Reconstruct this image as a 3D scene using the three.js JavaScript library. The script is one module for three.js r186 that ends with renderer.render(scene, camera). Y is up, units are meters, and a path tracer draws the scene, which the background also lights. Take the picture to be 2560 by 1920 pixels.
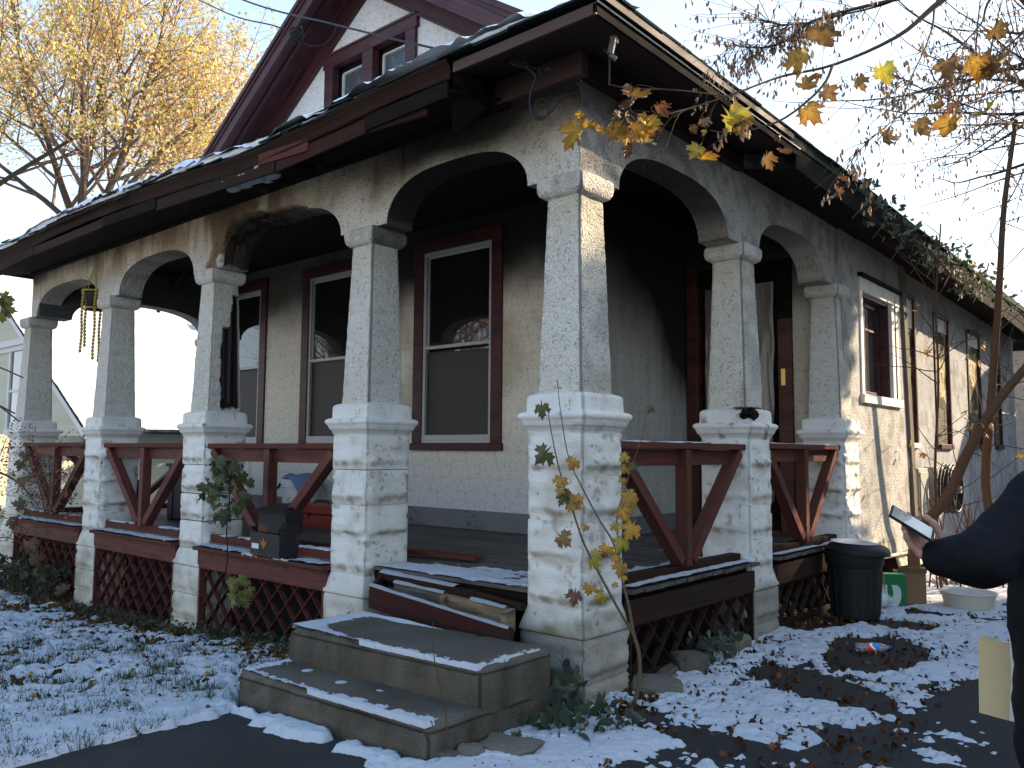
import * as THREE from 'three';
import { mergeGeometries, mergeVertices, toCreasedNormals } from 'three/addons/utils/BufferGeometryUtils.js';
import { RoundedBoxGeometry } from 'three/addons/geometries/RoundedBoxGeometry.js';
import { MarchingCubes } from 'three/addons/objects/MarchingCubes.js';

// ---------------------------------------------------------------- camera, sky, sun, exposure
const scene = new THREE.Scene();
const CAM = new THREE.Vector3(3.0519, 1.55, 4.2233), YAW = 0.71176, PITCH = 0.08216, ROLL = 0.00743, FOC = 2057 / 2560;
const fwd = new THREE.Vector3(-Math.sin(YAW) * Math.cos(PITCH), Math.sin(PITCH), -Math.cos(YAW) * Math.cos(PITCH));
const rgt0 = new THREE.Vector3(Math.cos(YAW), 0, -Math.sin(YAW)), up0 = new THREE.Vector3().crossVectors(rgt0, fwd);
const rgt = rgt0.clone().multiplyScalar(Math.cos(ROLL)).addScaledVector(up0, Math.sin(ROLL));
const upv = up0.clone().multiplyScalar(Math.cos(ROLL)).addScaledVector(rgt0, -Math.sin(ROLL));
const camera = new THREE.PerspectiveCamera(2 * Math.atan(960 / 2057) * 180 / Math.PI, 4 / 3, 0.05, 600);
camera.position.copy(CAM); camera.up.copy(upv); camera.lookAt(CAM.clone().add(fwd));
scene.add(camera);
// a place in the world seen in direction (x, y) of the 2560x1920 survey photograph at a depth in metres
const at = (x, y, d) => CAM.clone().addScaledVector(fwd, d).addScaledVector(rgt, d * (x - 1280) / 2057).addScaledVector(upv, -d * (y - 960) / 2057);

const SUN_AZ = 31 * Math.PI / 180, SUN_EL = 25 * Math.PI / 180;
const sunDir = new THREE.Vector3(Math.sin(SUN_AZ) * Math.cos(SUN_EL), Math.sin(SUN_EL), -Math.cos(SUN_AZ) * Math.cos(SUN_EL));
{
  const w = 512, h = 256, d = new Float32Array(w * h * 4), v = new THREE.Vector3();
  for (let j = 0; j < h; j++) for (let i = 0; i < w; i++) {
    const ph = ((i + .5) / w - .5) * 2 * Math.PI, th = ((j + .5) / h - .5) * Math.PI;
    v.set(Math.cos(th) * Math.cos(ph), Math.sin(th), Math.cos(th) * Math.sin(ph));
    const e = Math.max(0, v.y), g = Math.acos(Math.min(1, v.dot(sunDir)));
    const k = 1 - Math.pow(e, .42);                                  // haze towards the horizon
    const glow = 1.7 * Math.exp(-g * 2.5) + 2.2 * Math.exp(-g * 7);
    let c = [.06 + .98 * k + glow, .23 + .89 * k + glow * .97,   .52 + .60 * k + glow * .90].map(q => q * .68);
    if (v.y < 0) c = [.17, .17, .18];
    const o = (j * w + i) * 4; d[o] = c[0]; d[o + 1] = c[1]; d[o + 2] = c[2]; d[o + 3] = 1;
  }
  const t = new THREE.DataTexture(d, w, h, THREE.RGBAFormat, THREE.FloatType);
  t.mapping = THREE.EquirectangularReflectionMapping; t.magFilter = THREE.LinearFilter; t.minFilter = THREE.LinearFilter; t.needsUpdate = true;
  scene.background = t; scene.environment = t;
}
const sun = new THREE.DirectionalLight(0xffe6c4, 4.8);
sun.position.copy(sunDir).multiplyScalar(40); sun.target.position.set(-2, 0, -2); sun.position.add(sun.target.position);
sun.castShadow = true; sun.shadow.mapSize.set(4096, 4096); sun.shadow.radius = 1.2;
Object.assign(sun.shadow.camera, { left: -30, right: 30, top: 30, bottom: -30, near: 1, far: 120 });
scene.add(sun, sun.target);
const renderer = new THREE.WebGLRenderer({ antialias: true });
renderer.toneMapping = THREE.LinearToneMapping; renderer.toneMappingExposure = 2.85;
renderer.shadowMap.enabled = true; renderer.setSize(1024, 768);

// ---------------------------------------------------------------- helpers
function rng(a) { return () => { a |= 0; a = a + 0x6D2B79F5 | 0; let t = Math.imul(a ^ a >>> 15, 1 | a); t = t + Math.imul(t ^ t >>> 7, 61 | t) ^ t; return ((t ^ t >>> 14) >>> 0) / 4294967296; }; }
const hash = (x, y, z) => { let h = Math.imul(x, 374761393) ^ Math.imul(y, 668265263) ^ Math.imul(z, 1274126177); h = Math.imul(h ^ h >>> 13, 1274126177); return ((h ^ h >>> 16) >>> 0) / 4294967296; };
const sm = t => t * t * (3 - 2 * t), lerp = (a, b, t) => a + (b - a) * t, clamp = (x, a = 0, b = 1) => Math.min(b, Math.max(a, x));
const step = (a, b, x) => sm(clamp((x - a) / (b - a)));
function n3(x, y, z) {
  const X = Math.floor(x), Y = Math.floor(y), Z = Math.floor(z), u = sm(x - X), v = sm(y - Y), w = sm(z - Z);
  return lerp(lerp(lerp(hash(X, Y, Z), hash(X + 1, Y, Z), u), lerp(hash(X, Y + 1, Z), hash(X + 1, Y + 1, Z), u), v),
    lerp(lerp(hash(X, Y, Z + 1), hash(X + 1, Y, Z + 1), u), lerp(hash(X, Y + 1, Z + 1), hash(X + 1, Y + 1, Z + 1), u), v), w);
}
const fbm = (x, y, z, o = 4) => { let s = 0, a = .5, t = 0; for (let i = 0; i < o; i++) { s += a * n3(x, y, z + i * 7.3); t += a; a *= .5; x *= 2.03; y *= 2.03; z *= 2.03; } return s / t; };
// periodic noise on [0,1)^2 with n cells a side
function pn(u, v, n, s = 0) {
  const x = u * n, y = v * n, X = Math.floor(x), Y = Math.floor(y), a = sm(x - X), b = sm(y - Y), m = k => ((k % n) + n) % n;
  return lerp(lerp(hash(m(X), m(Y), s), hash(m(X + 1), m(Y), s), a), lerp(hash(m(X), m(Y + 1), s), hash(m(X + 1), m(Y + 1), s), a), b);
}
const pf = (u, v, n, s, o) => { let r = 0, a = .5, t = 0; for (let i = 0; i < o; i++) { r += a * pn(u, v, n, s + i); t += a; a *= .5; n *= 2; } return r / t; };
const toS = x => 255 * (x <= .0031308 ? 12.92 * x : 1.055 * Math.pow(x, 1 / 2.4) - .055);
function tex(w, h, fn, srgb = true) {
  const d = new Uint8Array(w * h * 4);
  for (let j = 0; j < h; j++) for (let i = 0; i < w; i++) {
    const c = fn((i + .5) / w, (j + .5) / h), o = (j * w + i) * 4;
    if (typeof c === 'number') { d[o] = d[o + 1] = d[o + 2] = srgb ? toS(clamp(c)) : 255 * clamp(c); d[o + 3] = 255; }
    else { for (let k = 0; k < 3; k++) d[o + k] = srgb ? toS(clamp(c[k])) : 255 * clamp(c[k]); d[o + 3] = c.length > 3 ? 255 * c[3] : 255; }
  }
  const t = new THREE.DataTexture(d, w, h); t.wrapS = t.wrapT = THREE.RepeatWrapping; t.magFilter = THREE.LinearFilter; t.minFilter = THREE.LinearMipmapLinearFilter; t.generateMipmaps = true;
  if (srgb) t.colorSpace = THREE.SRGBColorSpace; t.needsUpdate = true; return t;
}
const scaled = (t, x, y = x) => { const c = t.clone(); c.repeat.set(x, y); c.needsUpdate = true; return c; };
const col = (r, g, b) => new THREE.Color().setRGB(r, g, b);
const V3 = (x, y, z) => new THREE.Vector3(x, y, z);

const names = {};
const numbered = n => { const k = names[n] = (names[n] ?? -1) + 1; return k ? n + '_' + String(k).padStart(3, '0') : n; };
function tag(o, label, category, group, kind) { o.userData.label = label; if (category) o.userData.category = category; if (group) o.userData.group = group; if (kind) o.userData.kind = kind; return o; }
function thing(name, label, category, group) { const o = new THREE.Group(); o.name = numbered(name); scene.add(o); return tag(o, label, category, group); }
function mesh(parent, name, geo, mat) {
  const g = Array.isArray(geo) ? merge(geo) : geo;
  const m = new THREE.Mesh(g, mat); m.name = parent === scene ? numbered(name) : name; m.castShadow = m.receiveShadow = true; parent.add(m); return m;
}
function part(parent, name) { const g = new THREE.Group(); g.name = name; parent.add(g); return g; }
function merge(list) {
  list = list.map(g => g.index ? g.toNonIndexed() : g);
  const hasC = list.some(g => g.attributes.color);
  for (const g of list) {
    for (const k of Object.keys(g.attributes)) if (!['position', 'normal', 'uv', 'color'].includes(k)) g.deleteAttribute(k);
    if (!g.attributes.uv) g.setAttribute('uv', new THREE.BufferAttribute(new Float32Array(g.attributes.position.count * 2), 2));
    if (hasC && !g.attributes.color) g.setAttribute('color', new THREE.BufferAttribute(new Float32Array(g.attributes.position.count * 3).fill(1), 3));
  }
  return mergeGeometries(list);
}
// uv in metres from the dominant axis of each face
function boxUV(g, off = 0) {
  const p = g.attributes.position, n = g.attributes.normal, uv = new Float32Array(p.count * 2);
  for (let i = 0; i < p.count; i++) {
    const x = p.getX(i), y = p.getY(i), z = p.getZ(i), a = Math.abs(n.getX(i)), b = Math.abs(n.getY(i)), c = Math.abs(n.getZ(i));
    if (a >= b && a >= c) { uv[2 * i] = z; uv[2 * i + 1] = y + off; } else if (b >= c) { uv[2 * i] = x; uv[2 * i + 1] = z + off; } else { uv[2 * i] = x; uv[2 * i + 1] = y + off; }
  }
  g.setAttribute('uv', new THREE.BufferAttribute(uv, 2)); return g;
}
let seedU = 0;
function box(w, h, d, x = 0, y = 0, z = 0, bev = 0) {
  const g = bev ? new RoundedBoxGeometry(w, h, d, 1, bev) : new THREE.BoxGeometry(w, h, d);
  boxUV(g, (seedU += .37)); g.translate(x, y, z); return g;
}
// box given by its two corners
const slab = (x0, y0, z0, x1, y1, z1, bev = 0) => box(Math.abs(x1 - x0), Math.abs(y1 - y0), Math.abs(z1 - z0), (x0 + x1) / 2, (y0 + y1) / 2, (z0 + z1) / 2, bev);
// board from a to b; h across (towards up), d thick
function beam(a, b, h, d, up = V3(0, 1, 0), bev = .004) {
  const L = a.distanceTo(b), g = bev ? new RoundedBoxGeometry(L, h, d, 1, bev) : new THREE.BoxGeometry(L, h, d);
  boxUV(g, (seedU += .37));
  const X = b.clone().sub(a).normalize(), Z = X.clone().cross(up).normalize(), Y = Z.clone().cross(X);
  g.applyMatrix4(new THREE.Matrix4().makeBasis(X, Y, Z).setPosition(a.clone().add(b).multiplyScalar(.5))); return g;
}
// tapered tube through points
function tube(pts, rad, sides = 6) {
  const n = pts.length, pos = [], uv = [], idx = []; let N = null, len = 0;
  for (let i = 0; i < n; i++) {
    const T = pts[Math.min(n - 1, i + 1)].clone().sub(pts[Math.max(0, i - 1)]).normalize();
    if (!N) N = Math.abs(T.y) < .9 ? V3(0, 1, 0) : V3(1, 0, 0);
    N = N.clone().addScaledVector(T, -N.dot(T)).normalize(); const B = T.clone().cross(N), r = Array.isArray(rad) ? rad[i] : rad;
    if (i) len += pts[i].distanceTo(pts[i - 1]);
    for (let k = 0; k <= sides; k++) { const a = k / sides * Math.PI * 2, p = pts[i].clone().addScaledVector(N, Math.cos(a) * r).addScaledVector(B, Math.sin(a) * r); pos.push(p.x, p.y, p.z); uv.push(k / sides * 2 * Math.PI * Math.max(r, .02), len); }
    if (i) for (let k = 0; k < sides; k++) { const a = (i - 1) * (sides + 1) + k, b = a + sides + 1; idx.push(a, a + 1, b, b, a + 1, b + 1); }
  }
  const g = new THREE.BufferGeometry(); g.setAttribute('position', new THREE.Float32BufferAttribute(pos, 3)); g.setAttribute('uv', new THREE.Float32BufferAttribute(uv, 2)); g.setIndex(idx); g.computeVertexNormals(); return g;
}
const curve = (pts, n = 24) => new THREE.CatmullRomCurve3(pts).getPoints(n);
// grid surface: fn(i/nu, j/nv) -> [x,y,z, u,v, r,g,b]
function grid(nu, nv, fn, keep) {
  const pos = [], uv = [], c = [], idx = []; let hasC = false;
  for (let j = 0; j <= nv; j++) for (let i = 0; i <= nu; i++) { const p = fn(i / nu, j / nv, i, j); pos.push(p[0], p[1], p[2]); uv.push(p[3] ?? p[0], p[4] ?? p[2]); if (p.length > 5) { hasC = true; c.push(p[5], p[6], p[7]); } }
  for (let j = 0; j < nv; j++) for (let i = 0; i < nu; i++) { if (keep && !keep(i, j)) continue; const a = j * (nu + 1) + i, b = a + nu + 1; idx.push(a, a + 1, b, b, a + 1, b + 1); }
  const g = new THREE.BufferGeometry(); g.setAttribute('position', new THREE.Float32BufferAttribute(pos, 3)); g.setAttribute('uv', new THREE.Float32BufferAttribute(uv, 2));
  if (hasC) g.setAttribute('color', new THREE.Float32BufferAttribute(c, 3)); g.setIndex(idx); g.computeVertexNormals(); return g;
}
const tint = (g, r, gg, b) => { const n = g.attributes.position.count, a = new Float32Array(n * 3); for (let i = 0; i < n; i++) { a[3 * i] = r; a[3 * i + 1] = gg; a[3 * i + 2] = b; } g.setAttribute('color', new THREE.BufferAttribute(a, 3)); return g; };

// ---------------------------------------------------------------- textures and materials
// roughcast, one metre a side
const stH = (u, v) => { const a = pn(u, v, 90, 1), b = pn(u, v, 180, 2), c = pn(u, v, 40, 3); return clamp(.15 + .5 * Math.pow(a, 1.4) + .3 * b * c + .15 * c); };
const T_stB = tex(640, 640, stH, false);
const T_stC = tex(640, 640, (u, v) => { const h = stH(u, v), d = pf(u, v, 12, 20, 3); return 1.03 - .60 * step(.46, .25, h) * clamp(-.35 + 2.0 * d, .05, 1.1) - .12 * pn(u, v, 200, 9); });
const T_paintB = tex(512, 512, (u, v) => .5 * pf(u, v, 10, 31, 4) + .5 * Math.pow(pf(u, v, 40, 35, 2), 1.5), false);
const T_paintC = tex(512, 512, (u, v) => { const a = pf(u, v, 6, 41, 5), b = pf(u, v, 30, 47, 3), cr = step(.64, .72, b) * step(.5, .62, a); return [1 - .16 * a - .4 * cr, 1 - .17 * a - .42 * cr, 1 - .20 * a - .45 * cr]; });
// wood: u runs along the grain
const woodF = (u, v) => { const w = pn(u, v, 5, 51) * .03; let r = 0; for (const [n, a] of [[24, .5], [60, .3], [140, .2]]) { const x = u * 4, y = (v + w) * n, X = Math.floor(x), Y = Math.floor(y), b = sm(y - Y), m = k => ((k % n) + n) % n, q = k => hash(X % 4, m(k), n), q2 = k => hash((X + 1) % 4, m(k), n); const s = sm(x - X); r += a * lerp(lerp(q(Y), q2(Y), s), lerp(q(Y + 1), q2(Y + 1), s), b); } return r; };
const T_woodC = tex(512, 512, (u, v) => { const f = woodF(u, v), p = pf(u, v, 8, 61, 4); return clamp(.5 + .6 * f - .25 * step(.55, .7, p)); });
const T_woodB = tex(512, 512, (u, v) => woodF(u, v), false);
const T_worn = tex(512, 512, (u, v) => { const f = woodF(u, v), p = pf(u, v, 5, 71, 5), k = step(.52, .62, p + .12 * (f - .5)); const a = .75 + .4 * f; return [lerp(1, .75, k) * a, lerp(1, 1.25, k) * a * .98, lerp(1, 1.2, k) * a * .96].map(x => x * .75); });
const T_conC = tex(1024, 1024, (u, v) => { const a = pf(u, v, 5, 81, 5), b = pn(u, v, 240, 85), s = pn(u, v, 400, 88) > .93 ? .25 : 0; return [.82 + .3 * (a - .5) * 2 * .5 - .3 * step(.7, .95, b) + s, .80 + .3 * (a - .5) - .3 * step(.7, .95, b) + s, .76 + .26 * (a - .5) - .3 * step(.7, .95, b) + s].map(x => x * .85); });
const T_conB = tex(1024, 1024, (u, v) => .45 * pf(u, v, 60, 91, 3) + .3 * pn(u, v, 240, 85) + .25 * pf(u, v, 8, 95, 3), false);
const T_aspC = tex(1024, 1024, (u, v) => { const a = pf(u, v, 4, 101, 5), b = pn(u, v, 300, 104), c = pn(u, v, 500, 107); return [1, .97, .94].map(k => k * (.55 + .45 * a + .35 * step(.75, .98, b) - .25 * step(.7, .9, c))); });
const T_aspB = tex(1024, 1024, (u, v) => .5 * pn(u, v, 300, 104) + .3 * pn(u, v, 150, 105) + .2 * pf(u, v, 10, 106, 3), false);
const T_barkB = tex(256, 256, (u, v) => Math.abs(pf(u, v * .3, 20, 111, 3) - .5) * 2, false);
const T_soil = tex(1024, 1024, (u, v) => { const a = pf(u, v, 8, 121, 6), b = pf(u, v, 60, 125, 3); return [.5 + .8 * (a - .3) * b, .52 + .7 * b * a, .36 + .4 * a]; });
const T_snowB = tex(512, 512, (u, v) => .5 * pf(u, v, 12, 131, 5) + .5 * pn(u, v, 170, 133), false);
const std = (o) => new THREE.MeshPhysicalMaterial({ specularIntensity: (o.roughness ?? 1) > .65 ? .22 : .6, ...o });
const M = {};
M.stucco = std({ vertexColors: true, map: scaled(T_stC, 1.7), bumpMap: scaled(T_stB, 1.7), bumpScale: .020, roughness: .92 });
M.stuccoFine = std({ vertexColors: true, map: scaled(T_stC, 2.1), bumpMap: scaled(T_stB, 2.1), bumpScale: .006, roughness: .92 });
M.stone = std({ vertexColors: true, map: scaled(T_paintC, 1.3), bumpMap: scaled(T_paintB, 2), bumpScale: .006, roughness: .62 });
M.red = std({ color: col(.125, .036, .028), map: scaled(T_woodC, .8, 2), bumpMap: scaled(T_woodB, .8, 2), bumpScale: .002, roughness: .62 });
M.redWorn = std({ color: col(.135, .045, .034), map: scaled(T_worn, .6, 1.4), bumpMap: scaled(T_woodB, .8, 2), bumpScale: .004, roughness: .75 });
M.redTrim = std({ color: col(.075, .022, .02), map: scaled(T_woodC, .5, 1), roughness: .45 });
M.rake = std({ color: col(.085, .03, .032), map: scaled(T_woodC, .4, 1), roughness: .42 });
M.oldWood = std({ color: col(.040, .020, .014), map: scaled(T_worn, .5, 1.2), bumpMap: scaled(T_woodB, .6, 2), bumpScale: .006, roughness: .85 });
M.darkWood = std({ color: col(.014, .009, .008), map: scaled(T_woodC, .6, 2), bumpMap: scaled(T_woodB, .6, 2), bumpScale: .006, roughness: .9 });
M.greyWood = std({ color: col(.17, .145, .115), map: scaled(T_woodC, .6, 2), bumpMap: scaled(T_woodB, .6, 2), bumpScale: .005, roughness: .9 });
M.floor = std({ color: col(.11, .10, .09), map: scaled(T_woodC, .5, 2), bumpMap: scaled(T_woodB, .5, 2), bumpScale: .004, roughness: .6 });
M.pine = std({ color: col(.30, .22, .135), map: scaled(T_woodC, .6, 2.5), bumpMap: scaled(T_woodB, .6, 2), bumpScale: .003, roughness: .8 });
M.alu = std({ color: col(.026, .014, .013), roughness: .62, specularIntensity: .3 });
M.aluLight = std({ color: col(.085, .050, .044), roughness: .55, specularIntensity: .4 });
M.greyAlu = std({ color: col(.42, .43, .42), roughness: .5, metalness: .25, bumpMap: scaled(T_paintB, 3), bumpScale: .001 });
M.whiteTrim = std({ color: col(.66, .64, .58), map: scaled(T_paintC, 2), roughness: .6 });
M.glass = new THREE.MeshPhysicalMaterial({ color: col(.012, .012, .013), roughness: .03, ior: 1.6, specularIntensity: 1, clearcoat: 1, clearcoatRoughness: .02 });
M.screen = std({ color: col(.048, .044, .042), roughness: .55 });
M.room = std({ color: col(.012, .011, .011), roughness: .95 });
M.shingle = std({ color: col(.030, .042, .036), bumpMap: scaled(T_conB, 2), bumpScale: .006, roughness: .95 });
M.concrete = std({ vertexColors: true, map: scaled(T_conC, .9), bumpMap: scaled(T_conB, .9), bumpScale: .013, roughness: .95 });
M.asphalt = std({ color: col(.048, .046, .045), map: scaled(T_aspC, .7), bumpMap: scaled(T_aspB, .7), bumpScale: .006, roughness: .85 });
M.pave = std({ color: col(.052, .050, .048), map: scaled(T_aspC, .8), bumpMap: scaled(T_aspB, .8), bumpScale: .004, roughness: .88 });
M.soil = std({ color: col(.075, .075, .05), map: scaled(T_soil, .6), bumpMap: scaled(T_soil, .6), bumpScale: .02, roughness: 1 });
M.snow = std({ color: col(.53, .55, .59), bumpMap: scaled(T_snowB, 2.2), bumpScale: .008, roughness: .7 });
M.bark = std({ color: col(.075, .055, .042), bumpMap: scaled(T_barkB, 3, 1), bumpScale: .012, roughness: .95 });
M.twig = std({ color: col(.095, .062, .042), roughness: .9 });
M.black = std({ color: col(.011, .011, .012), roughness: .6 });
M.rubber = std({ color: col(.008, .008, .009), roughness: .5 });
M.steel = std({ color: col(.30, .29, .28), roughness: .45, metalness: .8 });
M.brass = std({ color: col(.55, .38, .12), roughness: .35, metalness: 1 });
const leafM = (r, g, b) => new THREE.MeshPhysicalMaterial({ color: col(r, g, b), roughness: .75, transmission: .5, thickness: 0, side: THREE.DoubleSide, vertexColors: true });
M.leafGold = leafM(.62, .36, .035); M.leafRust = leafM(.28, .10, .03); M.leafGreen = leafM(.07, .12, .025); M.leafLime = leafM(.36, .34, .04);
M.leafAny = std({ color: 0xffffff, roughness: .85, side: THREE.DoubleSide, vertexColors: true });

// ---------------------------------------------------------------- ground
const groundY = (x, z) => { const a = step(-.6, -6.5, x) * -.32 * step(6, -1, z * .5); return a * (z > -12 ? 1 : 1) + .02 * (fbm(x * .7, 3, z * .7, 3) - .5); };
{
  const N = 150, S = 130;
  const map = t => { const s = t * 2 - 1; return Math.sign(s) * (Math.abs(s) * 9 + Math.pow(Math.abs(s), 4) * (S - 9)); };
  const g = grid(N, N, (u, v) => { const x = map(u) - 1, z = map(v) - 1; return [x, groundY(x, z) - .012, z, x, z]; });
  tag(mesh(scene, 'ground', g, M.soil), 'dark soil ground around the house', null, null, 'structure');
  // driveway beside the house: an asphalt sheet, wavy on its left edge
  const dr = grid(40, 90, (u, v) => { const z = lerp(9, -16, v), l = .42 + .22 * (fbm(z * 1.1, 0, 1) - .5) - (z > .9 ? step(.9, 1.7, z) * .55 : 0), x = lerp(l, 4.6, u); return [x, groundY(x, z) + .004 + .006 * (fbm(x * 2, 1, z * 2) - .5), z, x, z]; });
  tag(mesh(scene, 'driveway', dr, M.asphalt), 'old dark asphalt driveway with patches of snow', null, null, 'structure');
  // walk from the street to the steps
  const wk = grid(16, 60, (u, v) => { const z = lerp(9, .95, v), wob = .09 * (fbm(z * 1.4, 5, 2) - .5), x = lerp(-1.50 + wob - .1 * step(1.6, 1.2, z), .12, u); return [x, groundY(x, z) + .008, z, x, z]; });
  tag(mesh(scene, 'walkway', wk, M.pave), 'dark paved walk leading to the concrete steps', null, null, 'structure');
  const st = grid(4, 4, (u, v) => { const x = lerp(-100, 100, u), z = lerp(10, 19, v); return [x, .006, z, x, z]; });
  for (const [x0, x1, z0, z1] of [[-90, -1.9, 6.2, 9.9], [5, 90, 4.5, 9.9], [-90, 90, 19.1, 80], [-90, -11.2, -60, 6.2]]) { const g = grid(30, 20, (u, v) => { const x = lerp(x0, x1, u), z = lerp(z0, z1, v); return [x, groundY(x, z) + .03 + .03 * n3(x, 2, z), z, x, z]; }); tag(mesh(scene, 'bounce_snow_field', g, M.snow), 'snow-covered lawn added beyond the house and street to bounce light', null, null, 'structure'); }  // snowy lawns added to bounce sunlight onto the house front
  tag(mesh(scene, 'street', st, M.pave), 'asphalt street behind the viewer', null, null, 'structure');
}

// ---------------------------------------------------------------- the house
const house = thing('stucco_house', 'run-down white stucco house with an arched corner porch and maroon trim', 'house');
const X1 = -2.1043, X2 = -4.6155, X3 = -6.9996, X4 = -9.595, Z1 = -2.4043, Z2 = -4.6961, W = .455, H2 = W / 2;
const WHITE = [.80, .79, .765], soot = (c, k) => c.map(v => v * (1 - k) + .012 * k);
const mulc = (c, r, g, b) => [c[0] * r, c[1] * (g ?? r), c[2] * (b ?? r)];
const mixc = (a, b, k) => a.map((v, i) => lerp(v, b[i], k));

// square loft with softly rounded arrises; prof rows [y, half]
function loft(cx, cz, prof, per, cf, df, caps = true) {
  const rows = prof.length, ring = [], pos = [], uv = [], cc = [], idx = [];
  const sides = [[1, 0, 0, 1], [0, -1, 1, 0], [-1, 0, 0, -1], [0, 1, -1, 0]];   // outward (nx,nz), along (tx,tz): +x, -z... goes round
  for (let s = 0; s < 4; s++) for (let k = 0; k <= per; k++) ring.push([s, k / per]);
  prof.forEach(([y, h], r) => {
    let per_u = 0;
    ring.forEach(([s, t]) => {
      const [nx, nz, tx, tz] = [[1, 0, 0, -1], [0, -1, -1, 0], [-1, 0, 0, 1], [0, 1, 1, 0]][s], c = .014, a = (t * 2 - 1) * (h - c);
      let x = cx + nx * h + tx * a, z = cz + nz * h + tz * a;
      const d = df ? df(x, y, z, s, t) : 0; x += nx * d; z += nz * d;
      pos.push(x, y, z); uv.push(s * .61 + t * h * 2, y); const q = cf(x, y, z, s, t); cc.push(...q);
    });
  });
  const n = ring.length;
  for (let r = 1; r < rows; r++) for (let k = 0; k < n; k++) { const a = (r - 1) * n + k, b = (r - 1) * n + (k + 1) % n, c = a + n, d = b + n; idx.push(a, b, c, c, b, d); }
  if (caps) for (const r of [0, rows - 1]) { const m = pos.length / 3; for (let k = 0; k < n; k++) { const q = (r * n + k) * 3; pos.push(pos[q], pos[q + 1], pos[q + 2]); uv.push(pos[q], pos[q + 2]); cc.push(cc[q], cc[q + 1], cc[q + 2]); } const e = pos.length / 3; pos.push(cx, prof[r][0], cz); uv.push(cx, cz); cc.push(...cf(cx, prof[r][0], cz, 0, .5)); for (let k = 0; k < n; k++) { const a = m + k, b = m + (k + 1) % n; r ? idx.push(a, b, e) : idx.push(b, a, e); } }
  const g = new THREE.BufferGeometry(); g.setAttribute('position', new THREE.Float32BufferAttribute(pos, 3)); g.setAttribute('uv', new THREE.Float32BufferAttribute(uv, 2)); g.setAttribute('color', new THREE.Float32BufferAttribute(cc, 3)); g.setIndex(idx); g.computeVertexNormals(); return g;
}
const rows = (y0, y1, h0, h1, n) => Array.from({ length: n + 1 }, (_, i) => [lerp(y0, y1, i / n), lerp(h0, h1, i / n)]);

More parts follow.
